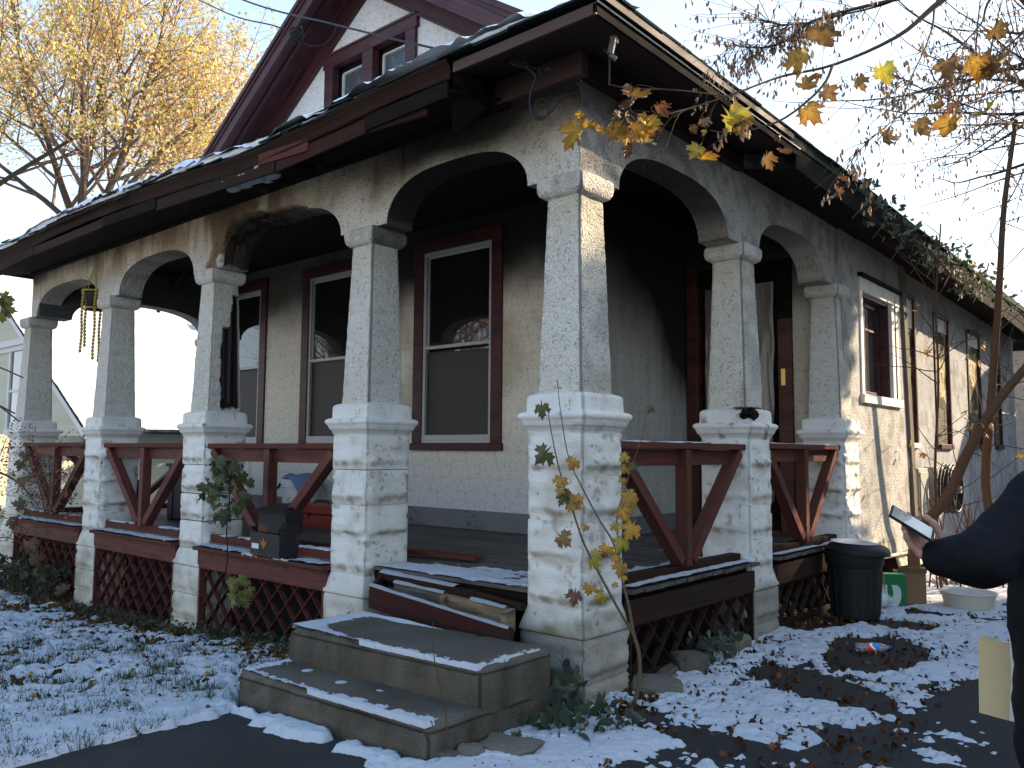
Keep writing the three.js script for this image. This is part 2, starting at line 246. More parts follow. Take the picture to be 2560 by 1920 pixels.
function column(cx, cz, id) {
  const c = part(house, 'column'), sd = id * 17.3;
  const dirt = (x, y, z) => { const a = fbm(x * 3 + sd, y * 2, z * 3, 4), low = step(.75, .05, y) * .55 * fbm(x * 9, y * 9, z * 9 + sd, 3); return mulc(WHITE, 1 - .16 * a - low, 1 - .17 * a - low * 1.05, 1 - .22 * a - low * 1.3); };
  // painted rock-faced blocks
  const faceD = (y0, y1, seed, amp) => (x, y, z, s, t) => {
    const v = (y - y0) / (y1 - y0), e = step(0, .10, t) * step(1, .90, t), m = e * step(.10, .24, v) * step(.93, .80, v);
    const w = x + z, r = fbm(w * 9 + seed + s * 31, y * 11, seed, 4), ridge = Math.abs(fbm(w * 6 + s * 13, y * 13 + seed, seed, 3) - .5);
    const lean = 1 - .55 * v;                                      // each face bellies out low down
    const sc = step(.16, .22, v + .10 * (fbm(w * 12, seed, 3, 3) - .5)) * step(.62, .30, v);
    return m * amp * (.10 + .9 * r + 1.5 * ridge) * (.45 + .75 * sc) + .004 * (fbm(w * 16, y * 16, seed, 3) - .5) + .007 * (n3(w * 3, y * 6, seed + 3) - .5) - .022 * step(.60, .72, fbm((t < .5 ? 1 : 9) + s * 3 + seed, y * 16, 5, 3)) * (step(.09, .0, t) + step(.91, 1, t));
  };
  const ys = [.56, .84, 1.11, 1.40, 1.672];
  for (let k = 0; k < 4; k++) {
    const open = (id === 1 && k === 2) || (id === 2 && k !== 3), gap = open ? .011 : .0010, seed = sd + k * 5.1;
    const pr = rows(ys[k] + gap / 2, ys[k + 1] - gap / 2, H2, H2, 18); pr[0][1] -= open ? .007 : .0006; pr[18][1] -= open ? .006 : .0006;
    const fd = faceD(ys[k], ys[k + 1], seed, .016 + .016 * n3(seed * 3.3, 2, 5));
    mesh(c, 'block', loft(cx, cz, pr, 22, (x, y, z, s, t) => {
      const v = (y - ys[k]) / (ys[k + 1] - ys[k]), e = step(0, .1, t) * step(1, .9, t);
      let q = dirt(x, y, z); const smut = e * step(.02, .12, v) * step(.34, .2, v) * step(.35, .75, fbm(x * 14 + sd, y * 20, z * 14, 3)); q = mulc(q, 1 - .5 * smut, 1 - .54 * smut, 1 - .62 * smut); const grime = step(.52, .75, fbm(x * 5 + sd, y * 7, z * 5, 4)); q = mulc(q, 1 - .20 * grime, 1 - .22 * grime, 1 - .28 * grime);
      const chip = step(.66, .73, fbm(x * 11, y * 11, z * 11 + seed, 4)); return mixc(q, [.34, .29, .22], chip * .7);
    }, fd), M.stone);
  }
  mesh(c, 'mortar_core', loft(cx, cz, rows(.5, 1.7, H2 - .012, H2 - .012, 24), 2, (x, y) => (id === 1 && Math.abs(y - 1.4) < .1) || id === 2 ? [.10, .08, .06] : [.60, .58, .54]), M.stone);
  // footing and its sloping shoulder
  const bare = id === 0 || id === 11;
  const fcol = (x, y, z, s) => { let q = dirt(x, y, z); const n = fbm(x * 4 + sd, y * 5, z * 4, 4); if (bare) { q = mixc(q, [.27, .24, .195], step(.50, .36, y + .08 * (n - .5)) * (s === 0 && id === 0 ? .78 : .95)); q = mulc(q, .6 + .7 * n); } const moss = (id === 0 ? step(.38, .62, n) * step(.57, .50, y) * step(.36, .42, y) : step(.5, .8, n) * step(.6, .4, y) * .5); return mixc(q, [.14, .125, .055], moss * .85); };
  const gy = -.55, fj = [gy, -.12, .13, .40];
  if (id === 11) { const g = new THREE.IcosahedronGeometry(1, 4), q = g.attributes.position; for (let i = 0; i < q.count; i++) { const a = V3(q.getX(i), q.getY(i), q.getZ(i)), m = .6 + .8 * fbm(a.x * 2.5, a.y * 2.5, a.z * 2.5, 4); q.setXYZ(i, cx + .20 + a.x * m * .075, 1.885 + a.y * m * .055, cz + .17 + a.z * m * .10); } g.computeVertexNormals(); mesh(c, 'broken_cap', boxUV(g), M.darkWood); mesh(c, 'broken_cap', slab(cx + .10, 1.935, cz + .05, cx + .27, 1.947, cz + .26, .005), M.greyWood); }
  for (let k = 0; k < 3; k++) { const f = faceD(fj[k], fj[k + 1], sd + 50 + k, bare ? .03 : .016), pr = rows(fj[k], fj[k + 1] - .005, .262, .262, 12); pr[12][1] -= .006; mesh(c, 'footing_block', loft(cx, cz, pr, 18, fcol, f), M.stone); }
  mesh(c, 'shoulder', loft(cx, cz, [[.40, .262], [.405, .268], ...rows(.42, .55, .266, .228, 6), [.562, .224]], 14, fcol, (x, y, z) => .010 * (fbm(x * 12, y * 12, z * 12 + sd, 3) - .5)), M.stone);
  // moulded cap of the pedestal
  const mp = [[1.672, .226], [1.69, .229], [1.694, .236], [1.712, .238], [1.716, .246], [1.730, .254], [1.748, .262], [1.758, .264], [1.763, .270], [1.775, .279], [1.79, .281], [1.802, .276], [1.812, .262], [1.816, .243], [1.822, .238], [1.905, .236], [1.918, .231], [1.930, .216], [1.938, .19]];
  mesh(c, 'moulding', loft(cx, cz, mp, 16, (x, y, z, s, t) => { let q = dirt(x, y, z); const k = step(.66, .74, fbm(x * 13 + sd, y * 6, z * 13, 4)) * (id === 2 || id === 11 ? 1 : .35); q = mixc(q, [.24, .20, .16], k); if (y > 1.69 && y < 1.72) q = mulc(q, .8); return q; }, (x, y, z) => .006 * (fbm(x * 10, y * 10, z * 10 + sd, 3) - .5)), M.stone);
  // tapering roughcast shaft
  const n = id === 2 ? 110 : 44, per = id === 2 ? 30 : 12, cut = (y) => .34 + .36 * step(2.79, 2.82, y) + .06 * step(2.95, 3.0, y) + .05 * (n3(1, y * 16, 4) - .5) + .06 * Math.round(n3(3, y * 7, 1) * 2) / 2;
  const hole = (x, y, z, s, t) => id === 2 && s === 0 && t > cut(y) && y > 1.955 + .04 * n3(t * 20, 1, 2) && y < 3.15 ? 1 : 0;
  mesh(c, 'shaft', loft(cx, cz, rows(1.925, 3.28, .183, .138, n), per, (x, y, z, s, t) => {
    if (hole(x, y, z, s, t)) return mulc([.035, .026, .024], .5 + n3(x * 3, y * 4, z * 60));
    let q = dirt(x, y, z); const edge = id === 2 && s === 0 && t > cut(y) - .05 ? .15 : 0, up = step(2.9, 3.3, y);
    q = mulc(q, 1.0 - .10 * up - edge, .975 - .13 * up - edge, .91 - .2 * up - edge);
    if (s === 0 && (id === 0 || id >= 10)) { const k = .10 + .3 * step(.40, .62, fbm(x * 5, y * 5, z * 5 + sd, 4)); q = mixc(q, [.20, .18, .15], k); }
    if (id === 11) { const rust = step(.8, .98, t) * (s === 3 ? 1 : 0) * step(.45, .7, fbm(x * 4, y * 3, 2)); q = mixc(q, [.30, .13, .05], rust * .8); }
    const cr = id === 1 && s === 3 && t > .93 ? step(.975, .99, t + .02 * (n3(1, y * 14, 2) - .5)) : 0; return mulc(q, 1 - .6 * cr);
  }, (x, y, z, s, t) => hole(x, y, z, s, t) ? -.055 - .012 * n3(z * 50, 2, 1) : .010 * (fbm(x * 14, y * 14, z * 14 + sd, 3) - .5) + .004 * (n3(x * 50, y * 50, z * 50) - .5)), M.stucco);
  if (id === 2) { const wm = [M.darkWood, std({ color: col(.075, .062, .064), map: scaled(T_woodC, .6, 2), bumpMap: scaled(T_woodB, .6, 2), bumpScale: .01, roughness: .9 }), std({ color: col(.035, .024, .022), map: scaled(T_worn, .6, 2), bumpMap: scaled(T_woodB, .6, 2), bumpScale: .01, roughness: .9 })]; for (let k = 0; k < 6; k++) { const r = rng(k + 3), z = cz + .045 - k * .037, l = 1.96 + .12 * r() * (k % 2); mesh(c, 'rotten_plank', beam(V3(cx + .118 + .014 * r(), l, z), V3(cx + .088 + .010 * r(), k < 3 ? 2.80 : 3.12, z + .01 * (r() - .5)), .034, .024, V3(0, 0, 1), .004), wm[[1, 1, 2, 1, 0, 2][k]]); } }
  // cap band under the arches
  mesh(c, 'capital', loft(cx, cz, [[3.262, .140], [3.268, .160], [3.285, .180], [3.31, .190], [3.335, .193], [3.36, .195], [3.385, .192], [3.402, .184], [3.408, .15]], 14, (x, y, z, s, t) => { let q = mulc(dirt(x, y, z), .90, .88, .82); const k = step(.5, .75, fbm(x * 8 + sd, y * 5, z * 8, 3)); q = mixc(q, [.2, .17, .13], .35 * k); return id === 1 && s === 0 ? soot(q, .72) : q; }, (x, y, z) => .018 * (fbm(x * 13, y * 13, z * 13 + sd, 3) - .5)), M.stucco);
  return c;
}
column(-H2, -H2, 0); column(X1 - H2, -H2, 1); column(X2 - H2, -H2, 2); column(X3 - H2, -H2, 3); column(X4 - H2, -H2, 4);
column(-H2, Z1 - H2, 11); column(-H2 + .015, Z2 - H2, 12); column(X4 - H2, -2.9, 13);

// arcade walls: s runs along the wall, depth t inwards
function arcade(map, L, s0, bays, id, top = 4.2, cf, df, rag) {
  const S = []; let s = s0;
  const pier = (a, b) => { const n = Math.max(2, Math.ceil((b - a) / .03)); for (let i = 0; i <= n; i++) S.push([lerp(a, b, i / n), 3.40, 0]); };
  bays.forEach(({ a, b, rise = .36, sp = 3.40 }) => { pier(s, a); for (let i = 1; i < 70; i++) { const u = Math.sin((i / 70 - .5) * Math.PI), q = Math.pow(Math.max(0, 1 - Math.pow(Math.abs(u), 2.9)), 1 / 2.1); const ss = lerp(a, b, (u + 1) / 2); S.push([ss, sp + rise * q + (rag ? rag(ss) : 0), 1]); } s = b; });
  pier(s, L);
  const nv = 30, T = .28, g = [];
  const pt = (i, y, t, kind) => { const d = df ? df(S[i][0], y, t, kind) : 0; const [x, yy, z] = map(S[i][0], y, t - (kind === 'f' ? d : 0)); return [x, yy + (kind === 'i' ? -d : 0), z, kind === 'i' ? t : S[i][0], kind === 'i' ? S[i][0] + y : y, ...cf(S[i][0], y, t, kind)]; };
  const n = S.length - 1;
  g.push(grid(n, nv, (u, v, i, j) => pt(i, lerp(S[i][1], top, j / nv), 0, 'f')));
  g.push(grid(n, 12, (u, v, i, j) => pt(i, S[i][1], j / 12 * T, 'i')));
  g.push(grid(n, 6, (u, v, i, j) => pt(i, lerp(S[i][1], 4.4, j / 6), T, 'b')));
  return merge(g);
}
const stain = (s, y) => fbm(s * 5, y * .9, 3, 4);
const archC = (s, y, t, k) => {
  const n = fbm(s * 2, y * 3, 7, 4); let q = mixc(mulc(WHITE, .97, .93, .84), mulc(WHITE, .84, .74, .54), step(3.45, 3.95, y + .5 * (n - .5)));
  q = mulc(q, 1 - .22 * n);
  // smoke black under the eave by the corner, rust streaks further left
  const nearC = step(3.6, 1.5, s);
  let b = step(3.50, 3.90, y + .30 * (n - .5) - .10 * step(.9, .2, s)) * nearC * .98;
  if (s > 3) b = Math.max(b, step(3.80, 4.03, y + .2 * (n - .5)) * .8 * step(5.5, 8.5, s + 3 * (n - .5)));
  const rust = step(.44, .66, stain(s, y)) * step(3.40, 3.95, y) * (s > 1.8 ? 1 : .2); q = mixc(q, [.25, .135, .055], rust * .85); q = mixc(q, [.16, .15, .06], .5 * step(.5, .7, fbm(s * 3, y * 2, 31, 4)) * step(3.6, 4, y) * step(2, 2.6, s) * step(5, 4.4, s));
  // brown undercoat where the finish has gone
  if (s > 3.5 && s < 4.95 && k === 'f') { const m = fbm(s * 3.1 + 4, y * 3.1, 11, 4), u = step(4.90, 4.80, s + .16 * (n3(2, y * 9, 3) - .5)) * step(3.2, 3.9, s + .9 * (m - .5)) * step(.63, .60, m); q = mixc(q, mulc([.20, .14, .08], .6 + .8 * n), u); }
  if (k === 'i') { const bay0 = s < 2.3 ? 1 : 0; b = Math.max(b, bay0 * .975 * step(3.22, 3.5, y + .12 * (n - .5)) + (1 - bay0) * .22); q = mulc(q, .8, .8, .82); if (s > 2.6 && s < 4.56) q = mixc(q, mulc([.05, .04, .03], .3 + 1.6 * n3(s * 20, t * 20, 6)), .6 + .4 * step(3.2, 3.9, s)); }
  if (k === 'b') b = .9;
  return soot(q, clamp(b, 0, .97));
};
const raw = (s, y) => { // rotted haunch of the second arch
  if (s < 2.9 || s > 4.75) return 0; const sp = 3.40 + .36 * Math.pow(Math.max(0, 1 - Math.pow(Math.abs((s - 3.585) / .955), 2.9)), 1 / 2.1); const d = y - (s > 4.54 ? 3.36 : sp); const w = .07 * step(2.9, 3.6, s) + .10 * step(3.6, 4.2, s) + .10 * step(4.2, 4.5, s); return step(w, w - .04, d + .06 * (fbm(s * 9, y * 9, 2, 3) - .5)) * step(4.66, 4.56, s + .05 * (n3(s * 14, y * 20, 3) - .5));
};
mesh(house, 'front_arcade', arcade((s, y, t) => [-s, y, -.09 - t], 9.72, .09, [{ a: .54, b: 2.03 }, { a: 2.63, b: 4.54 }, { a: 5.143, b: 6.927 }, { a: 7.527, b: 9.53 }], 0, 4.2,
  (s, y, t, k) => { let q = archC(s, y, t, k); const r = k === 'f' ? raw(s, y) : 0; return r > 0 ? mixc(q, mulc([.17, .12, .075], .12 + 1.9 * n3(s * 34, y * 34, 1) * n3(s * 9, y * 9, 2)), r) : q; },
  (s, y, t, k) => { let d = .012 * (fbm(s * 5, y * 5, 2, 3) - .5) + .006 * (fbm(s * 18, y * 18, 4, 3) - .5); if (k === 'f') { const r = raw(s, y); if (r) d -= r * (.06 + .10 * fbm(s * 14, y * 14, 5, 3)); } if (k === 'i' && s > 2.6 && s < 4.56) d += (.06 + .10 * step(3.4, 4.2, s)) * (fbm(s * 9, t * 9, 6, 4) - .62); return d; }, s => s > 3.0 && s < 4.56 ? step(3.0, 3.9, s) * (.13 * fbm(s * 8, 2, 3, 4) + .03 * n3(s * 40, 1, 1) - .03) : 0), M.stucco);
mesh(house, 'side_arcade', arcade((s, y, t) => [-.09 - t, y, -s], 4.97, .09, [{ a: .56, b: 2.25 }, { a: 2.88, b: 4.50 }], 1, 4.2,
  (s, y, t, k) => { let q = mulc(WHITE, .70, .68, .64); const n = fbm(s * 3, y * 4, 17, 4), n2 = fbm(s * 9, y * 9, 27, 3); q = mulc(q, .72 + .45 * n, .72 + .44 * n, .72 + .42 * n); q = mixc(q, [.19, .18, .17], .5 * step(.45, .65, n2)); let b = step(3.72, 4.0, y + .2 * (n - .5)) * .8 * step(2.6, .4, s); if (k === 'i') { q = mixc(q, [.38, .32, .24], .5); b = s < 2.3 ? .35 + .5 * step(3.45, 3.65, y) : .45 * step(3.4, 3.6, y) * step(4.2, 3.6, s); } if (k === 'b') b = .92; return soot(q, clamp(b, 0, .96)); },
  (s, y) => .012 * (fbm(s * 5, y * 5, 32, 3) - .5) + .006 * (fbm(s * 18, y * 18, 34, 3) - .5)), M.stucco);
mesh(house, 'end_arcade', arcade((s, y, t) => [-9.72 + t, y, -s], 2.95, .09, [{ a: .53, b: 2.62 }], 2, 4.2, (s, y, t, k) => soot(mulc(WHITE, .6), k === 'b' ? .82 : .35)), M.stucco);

// flat rendered walls with openings
function wallGrid(u0, u1, v0, v1, holes, st, map, cf, flip) {
  const us = new Set([u0, u1]), vs = new Set([v0, v1]); holes.forEach(h => { us.add(h[0]); us.add(h[1]); vs.add(h[2]); vs.add(h[3]); });
  const fill = a => { const s = [...a].sort((p, q) => p - q), o = [s[0]]; for (let i = 1; i < s.length; i++) { const n = Math.max(1, Math.round((s[i] - s[i - 1]) / st)); for (let k = 1; k <= n; k++) o.push(lerp(s[i - 1], s[i], k / n)); } return o; };
  const U = fill([...us].filter(x => x >= u0 && x <= u1)), Vv = fill([...vs].filter(x => x >= v0 && x <= v1));
  return grid(U.length - 1, Vv.length - 1, (a, b, i, j) => { const p = map(U[i], Vv[j]); return [...p, U[i], Vv[j], ...cf(U[i], Vv[j])]; }, (i, j) => { const x = (U[i] + U[i + 1]) / 2, y = (Vv[j] + Vv[j + 1]) / 2; return !holes.some(h => x > h[0] && x < h[1] && y > h[2] && y < h[3]); });
}
const FZ = -2.9, RX = -1.97, BZ = -4.95;
const wins = [[-4.745, -3.24], [-7.19, -5.685], [-9.64, -8.135]].map(([a, b]) => [a, b, 1.56, 4.23]);
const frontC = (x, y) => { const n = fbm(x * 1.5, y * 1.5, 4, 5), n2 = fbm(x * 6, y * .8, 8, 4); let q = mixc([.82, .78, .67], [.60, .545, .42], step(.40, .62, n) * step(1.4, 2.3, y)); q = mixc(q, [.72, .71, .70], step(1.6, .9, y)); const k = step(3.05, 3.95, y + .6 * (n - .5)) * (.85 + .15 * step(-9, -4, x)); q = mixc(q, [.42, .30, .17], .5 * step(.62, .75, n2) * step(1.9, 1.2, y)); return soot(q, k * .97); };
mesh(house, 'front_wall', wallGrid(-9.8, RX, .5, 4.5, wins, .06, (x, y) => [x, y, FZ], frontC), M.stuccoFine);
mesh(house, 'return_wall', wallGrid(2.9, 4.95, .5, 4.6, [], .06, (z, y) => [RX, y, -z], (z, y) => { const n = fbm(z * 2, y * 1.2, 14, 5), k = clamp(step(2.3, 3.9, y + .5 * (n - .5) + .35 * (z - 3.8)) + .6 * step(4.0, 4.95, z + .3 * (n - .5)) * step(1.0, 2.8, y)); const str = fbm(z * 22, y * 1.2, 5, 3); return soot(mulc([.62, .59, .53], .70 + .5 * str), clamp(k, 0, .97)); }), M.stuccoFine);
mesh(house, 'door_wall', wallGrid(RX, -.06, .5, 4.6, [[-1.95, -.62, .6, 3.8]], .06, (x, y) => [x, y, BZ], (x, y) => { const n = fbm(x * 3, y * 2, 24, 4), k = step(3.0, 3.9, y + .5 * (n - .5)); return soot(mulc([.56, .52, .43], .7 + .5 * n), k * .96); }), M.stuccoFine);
mesh(house, 'skirting', [slab(-9.8, .60, FZ, RX + .03, .86, FZ + .03, .006), slab(RX, .60, FZ, RX + .03, .84, BZ, .006)], std({ color: col(.20, .205, .21), map: T_paintC, roughness: .7 }));

// side wall: sun room then the long flank
const sideC = (z, y) => { const n = fbm(z * 2, y * 2, 44, 5), n2 = fbm(z * 8, y * 8, 54, 3); let q = mulc([.50, .485, .45], .75 + .5 * n); q = mixc(q, [.24, .225, .20], .6 * step(.5, .68, n2)); return mixc(q, [.30, .22, .14], .5 * step(3.7, 4.05, y + .3 * (n - .5))); };
const SX = -.05, SX2 = -.16;
mesh(house, 'sun_room_wall', wallGrid(4.93, 7.28, .36, 4.17, [[5.475, 6.985, 2.15, 3.64]], .05, (z, y) => [SX + .05 * step(.75, .36, y), y, -z], sideC), M.stucco);
const sw = [[7.36, 8.16, 1.64, 3.76], [9.15, 10.05, 1.64, 3.69], [11.25, 12.25, 1.66, 3.68], [13.25, 13.95, 1.66, 3.6]];
mesh(house, 'flank_wall', wallGrid(7.24, 15.4, .05, 4.17, sw, .08, (z, y) => [SX2, y, -z], (z, y) => mulc(sideC(z, y), .92, .95, 1.02)), M.stucco);
mesh(house, 'sun_room_return', wallGrid(SX2 - .02, SX, .36, 4.17, [], .1, (x, y) => [x, y, -7.28], () => [.3, .28, .25]), M.stucco);
mesh(house, 'sun_room_return', wallGrid(-.14, SX, .36, 4.17, [], .05, (x, y) => [x, y, -4.935], (x, y) => mulc([.5, .48, .44], .8 + .3 * n3(x * 9, y * 5, 2))), M.stucco);
mesh(house, 'rear_wall', [slab(-9.8, 0, -15.4, SX2, 4.6, -15.2), slab(-9.8, 0, -15.2, -9.6, 4.6, -2.95)], std({ color: col(.5, .48, .44), map: T_stC, roughness: .9 }));
// dark rooms behind the glass
mesh(house, 'end_skirt', slab(-9.72, -.6, -.5, -9.68, .6, -2.9), M.darkWood);
mesh(house, 'interior', [slab(-9.6, .4, FZ - .35, RX - .05, .5, -15.2), slab(-9.6, 4.5, FZ - .02, RX - .05, 4.6, -15.2), slab(RX - .12, .4, FZ - .05, RX - .06, 4.6, BZ - .05), slab(RX - .05, 4.6, BZ - .02, SX2 - .02, 4.7, -15.2), slab(-9.6, .4, FZ - .5, RX - .1, 4.5, FZ - .44), slab(RX, .45, BZ - .9, SX - .15, .55, -7.2), slab(SX - .75, .4, BZ - .12, SX - .69, 4.6, -15.2), slab(RX, .4, BZ - .9, SX - .1, 4.6, BZ - .84)], M.room);

// double-hung front windows
wins.forEach(([x0, x1, y0, y1], wi) => {
  const w = part(house, 'window'), z = FZ, t = .165;
  mesh(w, 'casing', [slab(x0, y0 + .09, z - .12, x0 + t, y1 - t, z + .03, .004), slab(x1 - t, y0 + .09, z - .12, x1, y1 - t, z + .03, .004), slab(x0 - .01, y1 - t, z - .12, x1 + .01, y1, z + .034, .004), slab(x0 - .02, y0, z - .12, x1 + .02, y0 + .088, z + .05, .006)], M.redTrim);
  const a0 = x0 + t, a1 = x1 - t, b0 = y0 + .09, b1 = y1 - t, f = .045, m = 2.845;
  mesh(w, 'storm_frame', [slab(a0, b0 + .10, z - .06, a0 + f, b1, z + .012, .003), slab(a1 - f, b0 + .10, z - .06, a1, b1, z + .012, .003), slab(a0 + f, b1 - f, z - .06, a1 - f, b1, z + .012, .003), slab(a0, b0, z - .06, a1, b0 + .10, z + .016, .003), slab(a0 + f, m - .02, z - .05, a1 - f, m + .022, z + .008, .003)], M.greyAlu);
  const g = f + .03;
  mesh(w, 'upper_sash', [slab(a0 + f, m + .022, z - .075, a0 + g, b1 - f, z - .02), slab(a1 - g, m + .022, z - .075, a1 - f, b1 - f, z - .02), slab(a0 + g, b1 - f - .03, z - .075, a1 - g, b1 - f, z - .02)], M.greyAlu);
  mesh(w, 'upper_pane', slab(a0 + f - .002, m + .01, z - .036, a1 - f + .002, b1 - f + .01, z - .03), M.glass);
  const s = mesh(w, 'insect_screen', slab(a0 + f + .005, b0 + .10, z - .04, a1 - f - .005, wi ? m - .02 : m - .07, z - .034), M.screen);
  mesh(s, 'screen_frame', [slab(a0 + f, b0 + .1, z - .046, a0 + f + .022, m - (wi ? .02 : .055), z - .026), slab(a1 - f - .022, b0 + .1, z - .046, a1 - f, m - (wi ? .02 : .085), z - .026), beam(V3(a0 + f, m - (wi ? .03 : .062), z - .036), V3(a1 - f, m - (wi ? .03 : .09), z - .036), .022, .02)], M.screen);
  mesh(w, 'lower_pane', slab(a0 + f, b0 + .09, z - .10, a1 - f, m, z - .095), M.glass);
});
// porch door
{
  const d = part(house, 'porch_door'), z = BZ;
  mesh(d, 'door_frame', [slab(-1.95, .6, z - .1, -1.80, 3.8, z + .05, .006), slab(-.78, .6, z - .1, -.62, 3.1, z + .05, .006), slab(-1.80, .6, z - .1, -.78, .68, z + .07, .006)], std({ color: col(.085, .028, .018), map: scaled(T_woodC, .5, 1), roughness: .5 }));
  mesh(d, 'charred_frame', [slab(-.78, 3.1, z - .1, -.62, 3.8, z + .05, .006), slab(-1.80, 3.62, z - .1, -.78, 3.8, z + .05, .006)], M.darkWood);
  mesh(d, 'door_leaf', [slab(-1.80, .68, z - .12, -1.66, 3.62, z - .06, .004), slab(-.92, .68, z - .12, -.78, 3.62, z - .06, .004), slab(-1.66, 3.42, z - .12, -.92, 3.62, z - .06), slab(-1.66, .68, z - .12, -.92, 1.25, z - .06)], M.darkWood);
  mesh(d, 'door_pane', slab(-1.67, 1.24, z - .10, -.91, 3.43, z - .095), M.glass);
  mesh(d, 'plastic_sheet', grid(40, 60, (u, v) => { const x = lerp(-1.72, -.84 - .05 * n3(2, v * 7, 1), u), y = lerp(1.0, 3.56, v); const f = Math.abs(fbm(u * 13 + v * 1.5, v * 2, 3, 4) - .5); return [x, y, z - .03 + .13 * f + .02 * n3(u * 30, v * 3, 2), u, v]; }), new THREE.MeshPhysicalMaterial({ color: col(.55, .52, .46), roughness: .22, transmission: .72, thickness: 0, side: THREE.DoubleSide }));
  mesh(d, 'strike_plate', [slab(-.745, 2.33, z + .048, -.695, 2.52, z + .056, .002), slab(-.735, 2.37, z + .054, -.705, 2.48, z + .06, .002)], M.brass);
}
// sun-room window
{
  const w = part(house, 'window'), x = SX, zz = (a, b, y0, y1, xa, xb, bev = .004) => slab(xa, y0, -a, xb, y1, -b, bev);
  mesh(w, 'frame', [zz(5.475, 6.985, 3.44, 3.60, x - .05, x + .025), zz(5.475, 5.57, 2.24, 3.44, x - .05, x + .02), zz(6.66, 6.78, 2.24, 3.44, x - .05, x + .02), zz(6.80, 6.985, 2.24, 3.44, x - .05, x + .005), zz(5.46, 6.99, 2.14, 2.24, x - .05, x + .045)], M.whiteTrim);
  mesh(w, 'drip_board', zz(5.45, 7.0, 3.60, 3.645, x - .03, x + .06), M.darkWood);
  mesh(w, 'edge_strip', zz(6.78, 6.80, 2.24, 3.5, x - .03, x + .03), M.redTrim);
  mesh(w, 'reveal', [zz(5.57, 6.66, 3.40, 3.44, x - .22, x - .02), zz(6.62, 6.66, 2.24, 3.40, x - .22, x - .02), zz(5.57, 5.61, 2.24, 3.40, x - .22, x - .02)], M.redTrim);
  mesh(w, 'sash', [zz(5.61, 5.66, 2.24, 3.40, x - .16, x - .12), zz(6.57, 6.62, 2.24, 3.40, x - .16, x - .12), zz(5.66, 6.57, 3.34, 3.40, x - .16, x - .12), zz(5.66, 6.57, 2.24, 2.31, x - .16, x - .12), zz(5.66, 6.57, 3.05, 3.08, x - .155, x - .125), zz(6.05, 6.08, 2.31, 3.34, x - .155, x - .125)], M.redTrim);
  mesh(w, 'pane', zz(5.65, 6.58, 2.30, 3.35, x - .145, x - .14, 0), M.glass);
}
// boarded flank windows
const M_ply = std({ map: tex(512, 512, (u, v) => { const a = pf(u, v, 5, 201, 5), b = pf(u, v, 22, 206, 4), k = step(.42, .6, a), m = step(.45, .68, b); return [lerp(.07, .42, k) * (1 - .55 * m), lerp(.055, .36, k) * (1 - .55 * m), lerp(.035, .22, k) * (1 - .6 * m)]; }), roughness: .8, bumpMap: scaled(T_paintB, 2), bumpScale: .006 });
sw.forEach(([a, b, y0, y1], i) => {
  const w = part(house, 'boarded_window'), x = SX2, hd = i === 0 ? .40 : .2;
  mesh(w, 'frame', [slab(x - .08, y0, -a, x + .02, y1, -a - .06, .004), slab(x - .08, y0, -b + .06, x + .02, y1, -b, .004), slab(x - .08, y1 - .05, -a - .06, x + .05, y1, -b + .06, .004)], M.redTrim);
  mesh(w, 'sill', slab(x - .08, y0, -a - .06, x + .055, y0 + .07, -b + .06, .006), i === 0 ? M.whiteTrim : M.redTrim);
  if (i < 3) mesh(w, 'head_panel', slab(x - .06, y1 - .05 - hd, -a - .06, x - .01, y1 - .05, -b + .06, .004), M.whiteTrim);
  mesh(w, 'board', slab(x - .07, y0 + .07 + (i ? .55 : 0), -a - .06, x - .03, y1 - .05 - hd * (i < 3), -b + .06), i === 3 ? std({ color: col(.12, .12, .14), roughness: .6 }) : M_ply);
  if (i) for (let k = 0; k < 4; k++) mesh(w, 'slat', slab(x - .072, y0 + .07, -lerp(a + .06, b - .06, k / 4) - .003, x - .035 + .004 * (k % 2), y0 + .62, -lerp(a + .06, b - .06, (k + 1) / 4) + .003, .003), M.greyWood);
});
mesh(house, 'corner_board', [beam(V3(SX + .02, .75, -7.42), V3(SX + .02, 4.1, -7.14), .15, .04, V3(0, 0, 1))], M.greyWood);
mesh(house, 'base_flashing', [beam(V3(SX + .10, .40, -4.98), V3(SX + .13, .34, -7.28), .03, .22, V3(-.35, 1, 0)), beam(V3(SX + .16, .33, -6.1), V3(SX + .20, .27, -7.2), .16, .03, V3(-.3, 1, 0))], std({ color: col(.60, .56, .44), map: scaled(T_paintC, 3), roughness: .7 }));
mesh(house, 'foundation', [slab(-.55, -.3, -5.0, -.28, .45, -15.2), slab(-9.75, -.5, -2.95, -9.4, .6, -15.2), slab(-9.75, -.5, -15.3, -.3, .5, -15.0), slab(RX - .3, -.5, -2.9, RX, .5, -5), slab(-9.75, -.5, -2.95, RX, .5, -3.15)], M.darkWood);
for (const z of [-5.3, -5.95, -6.5, -7.1]) mesh(house, 'foundation_post', beam(V3(-.16, -.2, z), V3(-.12, .42, z - .04), .16, .15), M.oldWood);

